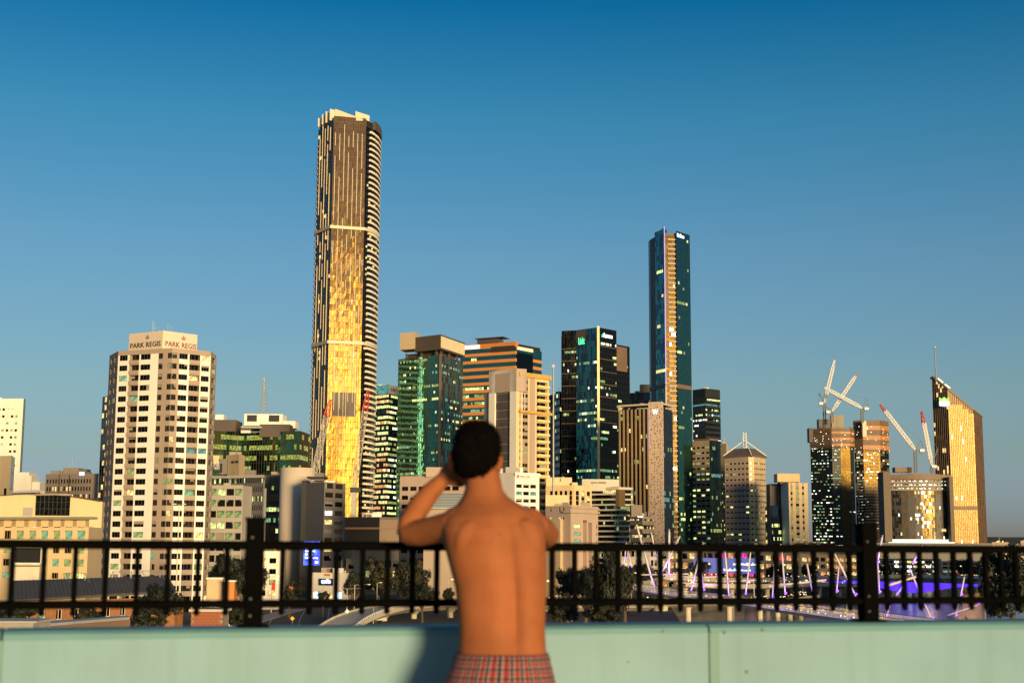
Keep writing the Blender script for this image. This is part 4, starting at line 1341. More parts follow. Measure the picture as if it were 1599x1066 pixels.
# white vertical fins of uneven lengths
fin = MB(); fin.box(-.12, .12, -.34, 0, 0, 1, cream_trim); fm = fin.mesh('fin')
for fc, ncol, u0_ in ((f0, 5, .12), (f1, 7, .035)):
    for c in range(ncol):
        u = fc.W * (u0_ + (1 - u0_) * c / ncol * (1.0 if fc is f1 else .95) + .02)
        z = zt - random.uniform(2, 10)
        while z > (Z(600, Yt) if fc is f1 else 20):
            L = random.choice((6, 9, 13, 20, 28, 36, 44)) * random.uniform(.8, 1.2)
            za = max(4, z - L)
            ok = not any(abs(zz - za) < 1 for zz in (z_b1, z_b2))
            piece('fin', fm, B.root, fc.pt(u, za, .02), fc.rot, (1, 1, z - za))
            z = za - random.uniform(1.5, 12)
for c, (za_, zb_) in ((.18, (600, 540)), (.36, (640, 560)), (.55, (655, 600)), (.82, (650, 565)), (.7, (588, 545))):
    piece('fin', fm, B.root, f1.pt(f1.W * c, Z(za_, Yt), .02), f1.rot, (1, 1, Z(zb_, Yt) - Z(za_, Yt)))
# white belts
for zb_ in (z_b1, z_b2):
    floor_rings(B, 'belt_course', [B.pts[0] + Vector((-.2, 3))] + B.pts[:3] + B.pts[3:7], zb_ - .8, zb_ + .8, 1, 1.5, 1.0, cream_trim)
# balconies on the rounded right side
bal_pts = B.pts[3:]
nbal = 74
floor_rings(B, 'balcony', bal_pts, zt - 4 - nbal * fhh, zt - 4, nbal, 1.05, 1.0, mat('balcony_white', (.82, .73, .58), .6, var=.05, scale=.3), inner=.3)
# thin light edge of balconies on the far left
m = MB(); m.box(-.6, .5, -.6, .6, 0, 1.0, mat('pinkish_trim', (.36, .24, .17), .6)); bme = m.mesh('balcony')
for i in range(int(nf * .93)):
    piece('balcony', bme, B.root, Vector((B.pts[0].x + .1, B.pts[0].y, i * fhh + 8)), f0.rot)
# crown: stepped slanting blades
blade_us = [497, 503, 508.5, 515, 523]
for k, u in enumerate(blade_us):
    a = XY(u, Yt + (12 - k * 3.5 if k < 3 else 1.0), 180); w_ = (3.0, 3.2, 3.6, 4.2, 14)[k]
    h0_, h1_ = (8, 9, 9.5, 9.5, 9.5)[k] - 5.0, (5.5, 5.8, 6, 6, 2.0)[k] - 2.6
    m = MB(); zb_ = zt - 1.5
    m.hexa([(a.x, a.y, zb_), (a.x + w_, a.y + .6, zb_), (a.x + w_, a.y + 1.2, zb_), (a.x, a.y + .6, zb_), (a.x, a.y, zt + h0_), (a.x + w_, a.y + .6, zt + h1_), (a.x + w_, a.y + 1.2, zt + h1_), (a.x, a.y + .6, zt + h0_)], cream_trim)
    m.build('crown_blade', B.root)
a, b = XY(555, Yt + 4, 180), XY(577, Yt + 8, 180)
m = MB(); m.prism([a, b, b + Vector((-1, 6)), a + Vector((-1, 6))], zt - 5, 0, cream_trim, zt=[Z(175, Yt + 4), Z(182, Yt + 8), Z(182, Yt + 8), Z(175, Yt + 4)]); m.build('crown_blade', B.root)
floor_rings(B, 'crown_sign_band', B.pts[4:], zt - 4.0, zt, 1, 4.4, 1.2, M_brown)
ff = Face(XY(580.5, 845 * KT, 190), XY(589.5, 857 * KT, 190))
lettering('MER', B.root, ff, ff.W * .5, zt - 1.8, 1.5, 3.4, glow('sign_white', (.85, .9, 1), 2.2), width=ff.W * .75)
for u in (539, 572, 574): 
    p = XY(u, Yt + 8, 175); m = MB(); m.tube((p.x, p.y, zt - 1), (p.x, p.y, Z(172, Yt)), .2, .15, M_steel, 5); m.build('antenna', B.root)
B.done()

# ---- luffing cranes in front of it (lattice jibs, red tips)
def jib(cr, a, b, w_, mt, tipm, tip=.3, n=14, bw=.16):
    a, b = Vector(a), Vector(b); d = (b - a).normalized()
    sd = d.cross(Vector((0, 1, 0))).normalized(); up = Vector((0, 1, 0))
    def sec(t_):
        k = w_ * (min(1, .35 + t_ * 5) if t_ < .13 else (1 if t_ < .8 else 1 - (t_ - .8) * 3.2))
        c = a.lerp(b, t_)
        return [c + sd * k / 2 - up * k / 2, c - sd * k / 2 - up * k / 2, c + sd * k / 2 + up * k / 2, c - sd * k / 2 + up * k / 2]
    mb, mtp = MB(), MB()
    for i in range(n):
        t0, t1 = i / n, (i + 1) / n
        s0, s1 = sec(t0), sec(t1)
        q = mtp if t0 >= 1 - tip - .01 else mb
        mm = tipm if q is mtp else mt
        for k in range(4): q.bar(s0[k], s1[k], bw, bw, mm)
        for (x, y) in ((0, 1), (2, 3), (0, 2), (1, 3)):
            q.bar(s0[x], s1[y], bw * .7, bw * .7, mm); q.bar(s0[y], s1[x], bw * .7, bw * .7, mm); q.bar(s0[x], s0[y], bw * .7, bw * .7, mm)
    mb.build('jib', cr, kind='stuff'); mtp.build('jib_tip', cr, kind='stuff', label='red painted jib tip' if tipm is M_red else None)

lat = mat('crane_grey', (.42, .38, .34), .5, .2, scale=1)
for nm, a, b, Y, lab in (('c', (489.5, 745), (516, 623), 600, 'grey lattice crane jib with red tip left of the gold glass'),
                         ('d', (553, 760), (575, 608), 655, 'grey lattice crane jib with red tip over the white balconies')):
    A_, B_ = P(a[0], a[1], Y), P(b[0], b[1], Y)
    cr = thing('luffing_crane', lab, 'crane', (A_.x, A_.y, 0), 'lattice cranes by the tallest tower')
    jib(cr, A_, B_, 2.2 * Y / 600, lat, M_red, .26, 18, .20)
    m = MB(); m.box(A_.x - 1.1, A_.x + 1.1, Y - 1.1, Y + 1.1, 0, A_.z + 1, lat); m.build('mast', cr)
    m = MB(); m.box(A_.x - 1.8, A_.x + 3.0, Y - 1.4, Y + 1.4, A_.z - 2.5, A_.z - .2, M_dark); m.build('machinery_deck', cr)
    m = MB(); m.tube(B_, B_ + Vector((.5, 0, -26)), .05, .05, M_dark, 5); m.build('hoist_rope', cr)
# ------------------------------------------------------------------ middle and right of the skyline
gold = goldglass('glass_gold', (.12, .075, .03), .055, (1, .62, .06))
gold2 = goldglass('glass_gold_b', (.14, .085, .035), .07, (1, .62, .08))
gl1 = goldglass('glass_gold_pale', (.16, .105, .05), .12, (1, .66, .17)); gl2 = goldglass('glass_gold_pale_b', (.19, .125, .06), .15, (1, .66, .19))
M_wood = mat('warm_brown', (0.16, 0.10, 0.06), .6, var=.2, scale=.1)
M_stone = mat('pink_stone', (0.40, 0.30, 0.24), .75, var=.08, scale=.2, streak=True)

# ---- glass tower with warm lit storeys behind the tallest tower
B = Bld('lit_glass_tower', 'glass tower with every storey lit yellow, right of the tallest tower', [(578, 925), (605, 912), (626, 930)], 600)
zt = B.z1
curtain(B, B.faces[0], 0, zt - 6, 34, 8, [G_dark, G_grey], [L_wm, L_yg, L_or, L_wm], lambda q: .8 if q < .9 else .6, 6, .35, spm=G_dark, mw=.12, lf=.8)
curtain(B, B.faces[1], 0, zt - 6, 34, 7, [G_blue, G_grey], [L_yg, L_wh, L_yg2], lambda q: .75, 6, .35, spm=G_blue, mw=.12, lf=.7)
B.panes.fquad(B.faces[0], 0, B.faces[0].W, zt - 6, zt, 0, L_cy); B.panes.fquad(B.faces[1], 0, B.faces[1].W, zt - 6, zt, 0, M_lgrey)
lettering('SUNCORP', B.root, B.faces[1], B.faces[1].W * .5, zt - 3, .1, 2.2, M_black, width=B.faces[1].W * .8)
B.core(M_black, .5); B.done()

# ---- low dark building at its foot
B = Bld('podium_building', 'low black and brown podium block between grey block and the man', [(538, 640), (594, 632), (628, 636)], 806, back=20)
for f, mt in zip(B.faces, (M_black, M_wood)): B.wall.fquad(f, 0, f.W, B.zb, B.z1 - 1.2, 0, mt)
floor_rings(B, 'ledge', B.pts, B.z1 - 1.2, B.z1, 1, 1.0, .4, M_black); floor_rings(B, 'ledge', B.pts, B.z1 - 5.6, B.z1, 1, .9, .35, M_wood)
B.core(M_black, .4, z1=B.z1 - .3); B.done()
B = Bld('terrace_building', 'warm beige terraced building with railed balconies behind the leafy trees', [(538, 560), (600, 552), (690, 556)], 858, back=25)
for f in B.faces:
    zs = [B.zb, 2, 5, 6.5, 9, 10.5, 13, B.z1]
    zs = [z for z in zs if z <= B.z1 - .5]; zs.append(B.z1)
    us = [0]; k = 0
    while us[-1] + 4 < f.W: us += [us[-1] + .7, us[-1] + 3.2]
    us.append(f.W)
    grid_wall(B, f, us, zs, M_sand, lambda i, j: i % 2 == 1 and j % 2 == 1, panes=[(G_win, 4), (L_wm, 2), (L_yg2, 1)], nl=3)
B.core(M_sand, .5, z1=B.z1 - .2); B.done()

# ---- green glass office with overhanging roof boxes
B = Bld('green_office_tower', 'dark green glass office tower with lit storeys and brown box roof', [(621, 708), (687, 690), (722, 716)], 554, vref=640)
curtain(B, B.faces[0], 0, B.z1, 34, 26, [G_green, G_green, G_teal], [L_yg2, L_gr, L_yg], lambda q: random.choice((.05, .15, .3, .5)), 2.2, .3, mw=.1, lf=.5, mm=mat('olive_frame', (.06, .06, .045), .5))
curtain(B, B.faces[1], 0, B.z1, 34, 18, [G_dark, G_green], [L_yg2, L_gr, L_yg], lambda q: random.choice((.05, .15, .3, .45)), 2.2, .3, mw=.1, lf=.5, mm=mat('brown_frame', (.13, .085, .05), .5))
B.core(M_black, .5)
f0, f1 = B.faces
m = MB(); m.fbox(f1, -.5, .4, 0, B.z1 + .5, -.5, .5, M_wood); m.build('corner_post', B.root)
zr0, zr1 = Z(547, 692), Z(523, 690)
m = MB(); m.prism(B.inset(3.5), B.z1 - .2, zr0, M_brown); m.build('recessed_storey', B.root)
pts = [XY(647, 700, 540), XY(688, 689, 540), XY(726, 718, 540)]
m = MB(); m.prism(pts + [pts[0] + pts[2] - pts[1]], zr0, zr1, M_brown); ro = m.build('roof_box', B.root)
ff = Face(pts[1], pts[2]); m = MB(); m.fbox(ff, .3, ff.W - .5, zr0 + .9, zr1 - .8, 0, .12, mat('cream_panel', (.72, .60, .38), .5)); m.build('cream_panel', ro)
a, b = XY(624.5, 703, 535), XY(648, 699, 535); m = MB(); m.prism([a, b, b + Vector((2, 10)), a + Vector((2, 10))], Z(547, 703), Z(521, 703), M_sand); m.build('plant_tower', B.root)
for k in range(6):
    f = f0 if k < 3 else f1; u = f.W * (.15 + .35 * (k % 3)); m = MB(); m.fbox(f, u - .4, u + .4, B.z1, zr0, -2, -1, M_brown); m.build('column', B.root)
B.done()

# ---- copper banded tower
B = Bld('copper_banded_tower', 'tower of alternating copper bands and teal glass with louvred roof', [(718.5, 815), (804.5, 798), (845.5, 818)], 533, vref=600)
zt = B.z1; nf = 31; fhh = zt / nf
f0, f1 = B.faces
for f, nb in ((f0, 30), (f1, 12)):
    curtain(B, f, 0, zt - 3, nf, nb, [G_teal, G_teal, G_green], [L_yg2, L_gr, L_yg], lambda q: .12 if q > .85 else .45, 4, .0, mw=.1, hstep=0, vstep=1, lf=.8)
B.core(M_black, .5, z1=zt - 1)
floor_rings(B, 'copper_band', [B.pts[0], B.pts[1], B.pts[1] + f1.e * .9], 0, zt - 3, nf, 1.75, .35, M_copper)
e1 = f1.pt(f1.W * .66, 0); e2 = B.pts[2]
floor_rings(B, 'copper_band', [Vector((e1.x, e1.y)), e2], 0, zt - 6, nf, 1.75, .35, M_copper)
m = MB(); m.prism([p for p in B.inset(-.3, [B.pts[0], B.pts[1], B.pts[1] + f1.e * 2, B.pts[0] + f1.e * 2])], zt - 3.0, zt, M_copper); m.build('copper_parapet', B.root)
m = MB(); m.fbox(f0, fat(f0, 768, 540), fat(f0, 804, 540), zt - 5.5, zt - 2.2, .3, .5, M_dark); m.build('louvre_panel', B.root)
m = MB(); m.fbox(f1, f1.W * .05, f1.W * .66, zt - 4.5, zt - 2.6, -.2, .3, M_white); m.build('roof_beam', B.root)
B.panes.fquad(f1, f1.W * .04, f1.W * .66, 0, zt - 6, .12, G_dark)
m = MB(); m.fbox(f0, 2, 13, zt - 2.6, zt - .6, .35, .5, glow('sign_pale', (.8, .9, 1), 1.6)); m.build('roof_sign', B.root)
a, b = XY(745, 808, 530), XY(778, 802, 530); m = MB(); m.prism([a, b, b + Vector((3, 8)), a + Vector((3, 8))], zt, Z(529, 803), M_brown); m.build('plant_room', B.root)
fl = Face(XY(741, 806, 528), XY(784, 799, 528)); lm = MB(); lm.box(0, .35, 0, 10, 0, .5, M_brown); lme = lm.mesh('louvre_blade')
for k in range(14): piece('louvre_blade', lme, B.root, fl.pt(fl.W * k / 13, Z(529, 803) + .2 + .02 * k, 0), fl.rot)
B.done()

# ---- tan framed apartment tower with yellow lit balconies
B = Bld('framed_apartment_tower', 'apartment tower, tan framed grey slab left, sunlit cream balconies right', [(763, 630), (806, 619), (857, 634)], 575, vref=660)
zt = B.z1; f0, f1 = B.faces
ua, ub = fat(f0, 772.5, 650), fat(f0, 796, 650)
zs = [B.zb] + [Z(v, 624) for v in (780, 700, 662, 657, 637, 629, 620)] + [zt - 1.5, zt]
grid_wall(B, f0, [0, ua, ub, f0.W], [B.zb, zt - 1.6, zt], M_white, lambda i, j: i == 1 and j == 0, depth=.8, parts=False, panes=[(mat('dark_grey_panel', (.075, .062, .055), .6), 1)])
for v0, v1 in ((637, 629), (662, 657), (685, 679)):
    m = MB(); m.fbox(f0, ua + .1, ub - .1, Z(v0, 624), Z(v1, 624), -.79, -.6, M_brown); m.build('dark_panel', B.root)
for k in range(24):
    z = 3 + k * (zt - 6) / 24
    B.frame.fbox(f0, ua, ub, z, z + .18, -.8, -.7, M_tan)
zt2 = Z(590, 626); zl = Z(646, 626)
nf = 27; fhh = zl / nf
# right face: cream ribs, tan strip, balconies
zs = [B.zb]
for k in range(int(zt2 // 3.05)): zs += [k * 3.05 + 1.1, k * 3.05 + 2.7]
zs.append(zt2)
cu = [811, 813, 816, 824.5, 827, 835.5, 838, 855]
us = [0] + [fat(f1, u, 660) for u in cu] + [f1.W]
def wmr(i, j): return (M_cream, M_stone, M_cream, M_tan, M_cream, M_stone, M_cream, M_cream, M_cream)[min(i, 8)]
grid_wall(B, f1, us, zs, wmr, lambda i, j: (j % 2 == 1 and i in (1, 3)) or (j % 2 == 1 and i == 7 and 1.4), depth=.3, panes=[(G_win, 3), (L_yg2, .8), (G_win2, 3)], nl=2, frame=M_cream, parts=True)
bu0, bu1 = us[7] - .2, us[8] + .5
m = MB(); m.box(0, bu1 - bu0, -1.1, .0, 0, 1.0, mat('yellow_render', (.70, .56, .24), .7, var=.06)); bme = m.mesh('balcony')
for k in range(int(zt2 // 3.05)): piece('balcony', bme, B.root, f1.pt(bu0, k * 3.05 + .05, 0), f1.rot)
capm = mat('ochre_cap', (.55, .33, .07), .6)
m = MB(); m.fbox(f1, fat(f1, 809, 660), f1.W + .8, zt2, zt2 + 2.0, -3, .9, capm); m.build('roof_cap', B.root)
m = MB(); m.fbox(f1, fat(f1, 809, 660), f1.W + 1.2, zl, zl + 1.2, -.3, 1.4, capm); m.build('ledge', B.root)
for u in (814, 818.5):
    m = MB(); m.fbox(f1, fat(f1, u, 620) - .15, fat(f1, u, 620) + .15, zl + 1, zt2, .1, .5, M_wpaint); m.build('fin', B.root)
B.core(M_stone, 1.6, z1=zt2 - .3)
m = MB(); m.prism([B.pts[0], B.pts[1], B.pts[1] + Vector((4.5, 2.0)), B.pts[1] + Vector((4.5, 14)), B.pts[0] + Vector((2, 14))], zt - 10, zt - .02, M_stone); m.build('lift_overrun', B.root)
m = MB(); a = XY(756, 634, 640); b = XY(763, 631, 640); m.prism([a, b, b + Vector((1, 8)), a + Vector((1, 8))], 0, Z(613, 633), M_stone); side = m.build('side_wing', B.root)
B.done()

# ---- low white hotel with red sign; building behind the man's arm
B = Bld('white_hotel_block', 'white low block with red lettered sign right of the man\'s head', [(757, 462), (804, 452), (842, 458)], 737, vref=760)
f0, f1 = B.faces
B.wall.fquad(f0, 0, f0.W, B.zb, B.z1, 0, M_white)
zs = [B.zb]
for v in (892, 875, 858, 841, 824, 807, 790.5, 778, 770.5, 763): pass
rows = [(Z(771 + 10.5 * k + 5, 455), Z(771 + 10.5 * k, 455)) for k in range(9)][::-1]
rows = [(Z(756 + 11.2 * k + 5.6, 455), Z(756 + 11.2 * k, 455)) for k in range(10)][::-1]
for a, b in rows: zs += [a, b]
zs.append(B.z1)
us = [0]
for a, b in ((805, 809), (791.5 + 15, 815.5), (817, 826), (828, 836.5)): pass
us = [0, fat(f1, 806, 770), fat(f1, 815, 770), fat(f1, 817, 770), fat(f1, 826, 770), fat(f1, 828, 770), fat(f1, 837, 770), f1.W]
grid_wall(B, f1, us, zs, M_white, lambda i, j: i % 2 == 1 and j % 2 == 1, panes=[(G_win, 4), (G_win2, 2), (L_cy, .5)], nl=1)
us = [0, f0.W * .62, f0.W * .97, f0.W]
B.core(M_white, .5, z1=B.z1 - .3)
m = MB(); m.fbox(f1, -.2, f1.W + .2, B.z1 - 1.0, B.z1 - .2, 0, .5, M_white); m.build('cornice', B.root)
m = MB(); m.fbox(f1, fat(f1, 805, 745), fat(f1, 830, 745), Z(747.5, 455), Z(741, 455), .02, .35, M_wpaint); sg = m.build('sign_board', B.root)
m = MB(); m.ell(f1.pt(fat(f1, 807.3, 745), Z(743.8, 455), .4), .55, .3, .55, glow('sign_red', (1, .02, .02), .9), 10, 8); m.build('sign_disc', sg)
lettering('MERCURE', sg, f1, fat(f1, 819, 745), Z(744, 455), .38, .85, glow('sign_red', (1, .02, .02), .9), width=4.0)
B.block('upper_block', M_white, 770, 806, 731, 740, 458, 466)
B.done()
B = Bld('pale_office_block', 'pale office block with terrace beside the man\'s raised arm', [(624, 478), (736, 470), (756, 480)], 742, vref=780)
f0, f1 = B.faces; zs = [B.zb]
for k in range(9): zs += [Z(762 + (8 - k) * 14, 474) - .9, Z(762 + (8 - k) * 14, 474) + .5]
zs = [B.zb] + sorted(z for z in zs[1:] if z > B.zb); zs.append(B.z1)
us = [0]
for k in range(7): us += [us[-1] + .7, us[-1] + 3.0]
us.append(f0.W)
grid_wall(B, f0, us, zs, M_stone, lambda i, j: i % 2 == 1 and j % 2 == 1, panes=[(G_win, 4), (L_yg2, 1), (G_win2, 2)], nl=2)
B.wall.fquad(f1, 0, f1.W, B.zb, B.z1, 0, M_stone); B.core(M_stone, .5, z1=B.z1 - .2)
B.block('roof_plant', M_stone, 665, 700, 729, 744, 474, 486); B.block('roof_plant', M_white, 690, 735, 731, 744, 476, 486)
B.done()
rm = mat('ribbed_metal', (.34, .36, .36), .4, .4, scale=.5)
rb = thing('ribbed_roof_pavilion', 'pavilion with ribbed grey metal roof below the man\'s raised arm', 'building', (XY(697, 440).x, 440, 0))
a, b = XY(662, 440, 780), XY(735, 440, 780); z0_, z1_ = Z(793, 440), Z(769, 440)
m = MB(); m.box(a.x, b.x, 441, 455, 0, z0_ - .3, M_tan); m.build('wall', rb)
m = MB(); nr = 9; m.hexa([(a.x, 439.5, z0_ - .3), (b.x, 439.5, z0_ - .3), (b.x, 450, z1_ - .3), (a.x, 450, z1_ - .3), (a.x, 439.5, z0_), (b.x, 439.5, z0_), (b.x, 450, z1_), (a.x, 450, z1_)], rm); m.build('roof', rb)
rmb = MB(); rmb.box(0, b.x - a.x, -.1, .1, 0, .15, rm); rme = rmb.mesh('rib')
for k in range(nr): piece('rib', rme, rb, (a.x, 439.7 + 10 * k / nr, z0_ + (z1_ - z0_) * k / nr + .03))

# ---- mast with beacon, dark slim towers
p = XY(864, 600, 700); mt_ = thing('beacon_mast', 'thin steel mast with red beacon beside the cream balconies', 'mast', (p.x, p.y, 0))
m = MB(); m.tube((p.x, p.y, 0), (p.x, p.y, Z(572, 600)), .55, .28, M_steel, 8); m.build('pole', mt_)
m = MB(); m.ell((p.x, p.y, Z(571, 600)), .6, .6, .6, glow('beacon_red', (1, .25, .15), 1.6), 8, 6); m.build('beacon', mt_)
B = Bld('slim_dark_tower', 'narrow navy tower seen between cream balconies and beacon mast', [(852, 960), (867, 950), (872, 960)], 628)
for f, nb in zip(B.faces, (6, 3)): curtain(B, f, 0, B.z1, 26, nb, [G_navy, G_dark], [L_yg2], lambda q: .06, 1, .4)
B.core(M_black); B.block('roof_block', M_black, 855, 866, 616, 629, 953, 960); B.done()
B = Bld('slim_grey_tower', 'narrow grey lilac tower wedged left of the dark reflective tower', [(866, 940), (874, 930), (882, 940)], 613)
for f in B.faces: curtain(B, f, 0, B.z1, 26, 3, [G_grey, G_navy], [L_yg2, L_yg], lambda q: .12, 1, .4, spm=M_grey, mw=.5, mm=M_grey)
B.core(M_grey); B.done()

# ---- dark reflective tower with green and white signs
B = Bld('dark_reflective_tower', 'black teal glass tower with bright corner strip and green roof sign', [(877, 916), (900, 913), (934.5, 900), (963, 914), (983.5, 925)], 511, vref=640, ztop_at=2, back=26)
zt = B.z1; nf = 37
pl_ = lambda q: (.55 if .22 < q < .48 else (.10 if q < .2 else .22))
Gs = ([G_navy, G_grey], [G_teal, G_blue], [G_dark], [G_dark])
for f, nb, g in zip(B.faces, (10, 15, 14, 8), Gs):
    top = zt - (9 if f is B.faces[3] else 0)
    curtain(B, f, 0, top - 8, nf, nb, g, [L_yg, L_wh, L_gr, L_yg2], lambda q: random.choice((.0, .1, .25, pl_(q) * 1.2)), 4, .3, mw=.1, lf=.55)
    curtain(B, f, top - 8, top, 2, nb, g, sp=0, mw=.1)
for k in range(0, nf, 2):
    for f in (B.faces[0], B.faces[2]): B.frame.fbox(f, 0, f.W, k * (zt - 8) / nf, k * (zt - 8) / nf + .35, 0, .25, M_wood)
m = MB(); m.prism(B.inset(.5, B.pts[:4] + [B.pts[3] + Vector((0, 20)), B.pts[0] + Vector((0, 22))]), -.5, zt - .5, M_black); m.build('core', B.root)
m = MB(); m.prism(B.inset(.5, B.pts[3:] + [B.pts[4] + Vector((0, 20)), B.pts[3] + Vector((0, 20))]), -.5, zt - 9.5, M_black); m.build('core', B.root)
f1 = B.faces[1]; f2 = B.faces[2]
m = MB(); c = B.pts[2]; m.box(c.x - .75, c.x + .75, c.y - 1.0, c.y + .6, 0, zt + .6, mat('gilt_strip', (.75, .55, .28), .35, .4)); m.build('corner_strip', B.root)
m = MB(); m.fbox(f1, f1.W * .0, f1.W * .42, zt - 8.3, zt - .4, .03, .15, M_brown); m.build('brown_panel', B.root)
m = MB(); m.fbox(B.faces[3], .2, B.faces[3].W * .8, zt - 26, zt - 10, .05, .2, M_wood); m.build('brown_panel', B.root)
lettering('Linkt', B.root, f1, fat(f1, 908.5, 530), Z(531, 908), .35, 4.6, glow('sign_green', (.05, 1, .35), 1.7), width=5.0, bold=.02)
lettering('Aurecon', B.root, f2, fat(f2, 948.5, 523), Z(523, 906), .35, 3.0, glow('sign_white2', (.95, 1, .95), 2.2), width=f2.W * .5, bold=.03)
m = MB(); q0, z_ = fat(f2, 939.5, 523), Z(523, 906); m.face([f2.pt(q0 - .6, z_ - 1.4, .35), f2.pt(q0 + .9, z_ - 1.4, .35), f2.pt(q0 + .5, z_ + 1.0, .35)], glow('sign_green', (.05, 1, .35), 1.7)); m.build('sign_mark', B.root)
B.done()

# ---- second tallest: teal curved tower with purple edge light
B = Bld('teal_curved_tower', 'tall slender teal glass tower with purple lit edge and gold strip', [(1014.5, 1078), (1017, 1074), (1024.5, 1064), (1039.5, 1051), (1055.5, 1052.2), (1058, 1053), (1079.5, 1068)], 360, vref=576, ztop_at=4, back=24)
zt = B.z1; nf = 68; fs = B.faces
curtain(B, fs[0], 0, zt - 3, nf, 1, [G_blue], mw=.1); 
B.wall.fquad(fs[1], 0, fs[1].W, 0, zt - 4, 0, M_wood)
curtain(B, fs[2], 0, zt + 1, nf, 6, [G_teal, G_blue], [L_yg, L_wm], lambda q: .35 if q < .25 else .03, 3, .3, mw=.1)
curtain(B, fs[3], 0, zt - 4, nf, 5, [gold, M_wood], [L_wm], lambda q: .08 if q < .35 else .02, 1.5, .35, spm=M_wood, mw=.1)
curtain(B, fs[4], 0, zt - 2, nf, 1, [G_dark], mw=.05)
curtain(B, fs[5], 0, zt, nf, 9, [G_teal, G_teal, G_green], [L_yg2, L_yg], lambda q: .05 if q > .2 else .15, 2, .22, mw=.12, lf=.7)
B.core(M_black, .6, z1=zt - 2)
m = MB(); m.prism([B.pts[2], B.pts[3], B.pts[3] + Vector((3, 8)), B.pts[2] + Vector((3, 8))], zt - 3, 0, G_teal, zt=[zt + 0.2, Z(354, 1051), Z(356, 1051), zt + 0.2]); m.build('crest', B.root)
c = B.pts[3]; m = MB(); m.box(c.x - .24, c.x + .24, c.y - .9, c.y - .2, Z(600, 1051), Z(353, 1051), glow('edge_purple', (.70, .36, 1.0), .75)); m.build('edge_light', B.root, label='violet light strip up the corner')
m = MB(); m.box(c.x - .35, c.x + .35, c.y - .9, c.y - .2, 0, Z(601, 1051), glow('edge_warm', (1.0, .7, .4), .5)); m.build('edge_light', B.root)
bm_ = MB(); f = fs[3]; bm_.box(f.W * .3, f.W + .3, -1.0, .0, 0, 1.15, mat('gilt_balcony', (.30, .20, .09), .5, .1)); bme = bm_.mesh('balcony')
for k in range(nf): piece('balcony', bme, B.root, f.pt(0, k * (zt - 4) / nf, 0), f.rot)
floor_rings(B, 'plant_belt', B.pts, Z(604, 1052), Z(598, 1052), 1, 3.0, .3, M_wood)
m = MB(); g3 = glow('sign_white3', (.9, .95, 1), 2.0); f5 = fs[5]
for k in range(5): m.fbox(f5, f5.W * (.08 + .1 * k), f5.W * (.165 + .1 * k), zt - 4.2, zt - (1.6 if k in (0, 2) else 2.4), .1, .3, g3)
m.build('sign_panel', B.root, kind='stuff')
B.done()

# ---- dark blocks behind
B = Bld('background_block', 'dark block behind, between reflective tower and teal tower', [(980, 1160), (1018, 1150), (1030, 1165)], 612)
for f, nb in zip(B.faces, (10, 4)): curtain(B, f, 0, B.z1, 24, nb, [G_dark, G_navy], [L_yg2], lambda q: .08, 2, .4)
B.core(M_black); B.block('plant_room', M_black, 1000, 1016, 600, 613, 1153, 1160); B.done()

# ---- hotel with vertical fins and perforated white pier
B = Bld('finned_hotel', 'hotel with bronze vertical fins, perforated pale pier and letter W', [(967, 846), (1013.6, 835), (1034, 831), (1050.5, 846)], 629, vref=680)
zt = B.z1; fs = B.faces
curtain(B, fs[0], 0, zt - 3, 27, 18, [G_dark], [L_wm, L_yg2], lambda q: .05, 1, .3, mw=.08)
perf, t, b = _new('perforated_pale')
b.inputs['Roughness'].default_value = .7
tc = t.nodes.new('ShaderNodeTexCoord'); vo = t.nodes.new('ShaderNodeTexVoronoi'); vo.inputs['Scale'].default_value = 1.0; vo.inputs['Randomness'].default_value = .75
rp = t.nodes.new('ShaderNodeValToRGB'); rp.color_ramp.elements[0].position = .28; rp.color_ramp.elements[1].position = .36
rp.color_ramp.elements[0].color = (.10, .07, .055, 1); rp.color_ramp.elements[1].color = (.58, .43, .33, 1)
mpn = t.nodes.new('ShaderNodeMapping'); mpn.inputs['Scale'].default_value = (1, 1, .62)
t.links.new(tc.outputs['Object'], mpn.inputs[0]); t.links.new(mpn.outputs[0], vo.inputs['Vector']); t.links.new(vo.outputs['Distance'], rp.inputs[0]); t.links.new(rp.outputs[0], b.inputs['Base Color'])
m = MB(); m.fbox(fs[1], 0, fs[1].W, 0, zt + .8, -2, .6, perf); pr_ = m.build('perforated_pier', B.root)
curtain(B, fs[2], 0, zt - 3, 27, 8, [G_navy, G_blue], [L_yg2, L_gr, L_cy], lambda q: .10, 1.5, .25, mw=.1)
B.core(M_black, .6, z1=zt - 3.2)
finm = mat('bronze_fin', (.38, .26, .15), .5, .2)
m = MB(); m.box(-.38, .38, -.9, 0, 0, zt - 3, finm); fme = m.mesh('fin')
for k in range(8): piece('fin', fme, B.root, fs[0].pt(fs[0].W * (.03 + .95 * k / 7), 0, 0), fs[0].rot)
rfm = mat('roof_frame_cream', (.58, .44, .32), .6)
floor_rings(B, 'roof_frame', B.pts[:2], zt - 1.0, zt, 1, 1.0, .8, rfm, inner=8); floor_rings(B, 'roof_frame', B.pts[2:], zt - 1.0, zt, 1, 1.0, .8, rfm, inner=8)
m = MB(); m.fbox(fs[0], -.3, .9, zt - 4, zt - .9, -2, .8, rfm); m.build('frame_leg', B.root); m = MB(); m.fbox(fs[2], fs[2].W - .9, fs[2].W + .3, zt - 4, zt - .9, -2, .8, rfm); m.build('frame_leg', B.root)
lettering('W', pr_, fs[1], fs[1].W * .52, Z(641.5, 832), .72, 3.0, glow('sign_white4', (.9, .95, .95), 1.5), width=3.6, bold=.02)
m = MB(); m.fbox(fs[1], -.02, .22, Z(700, 832), Z(640, 832), .6, .7, glow('edge_violet', (.4, .25, 1), .7)); m.build('edge_light', pr_)
B.done()

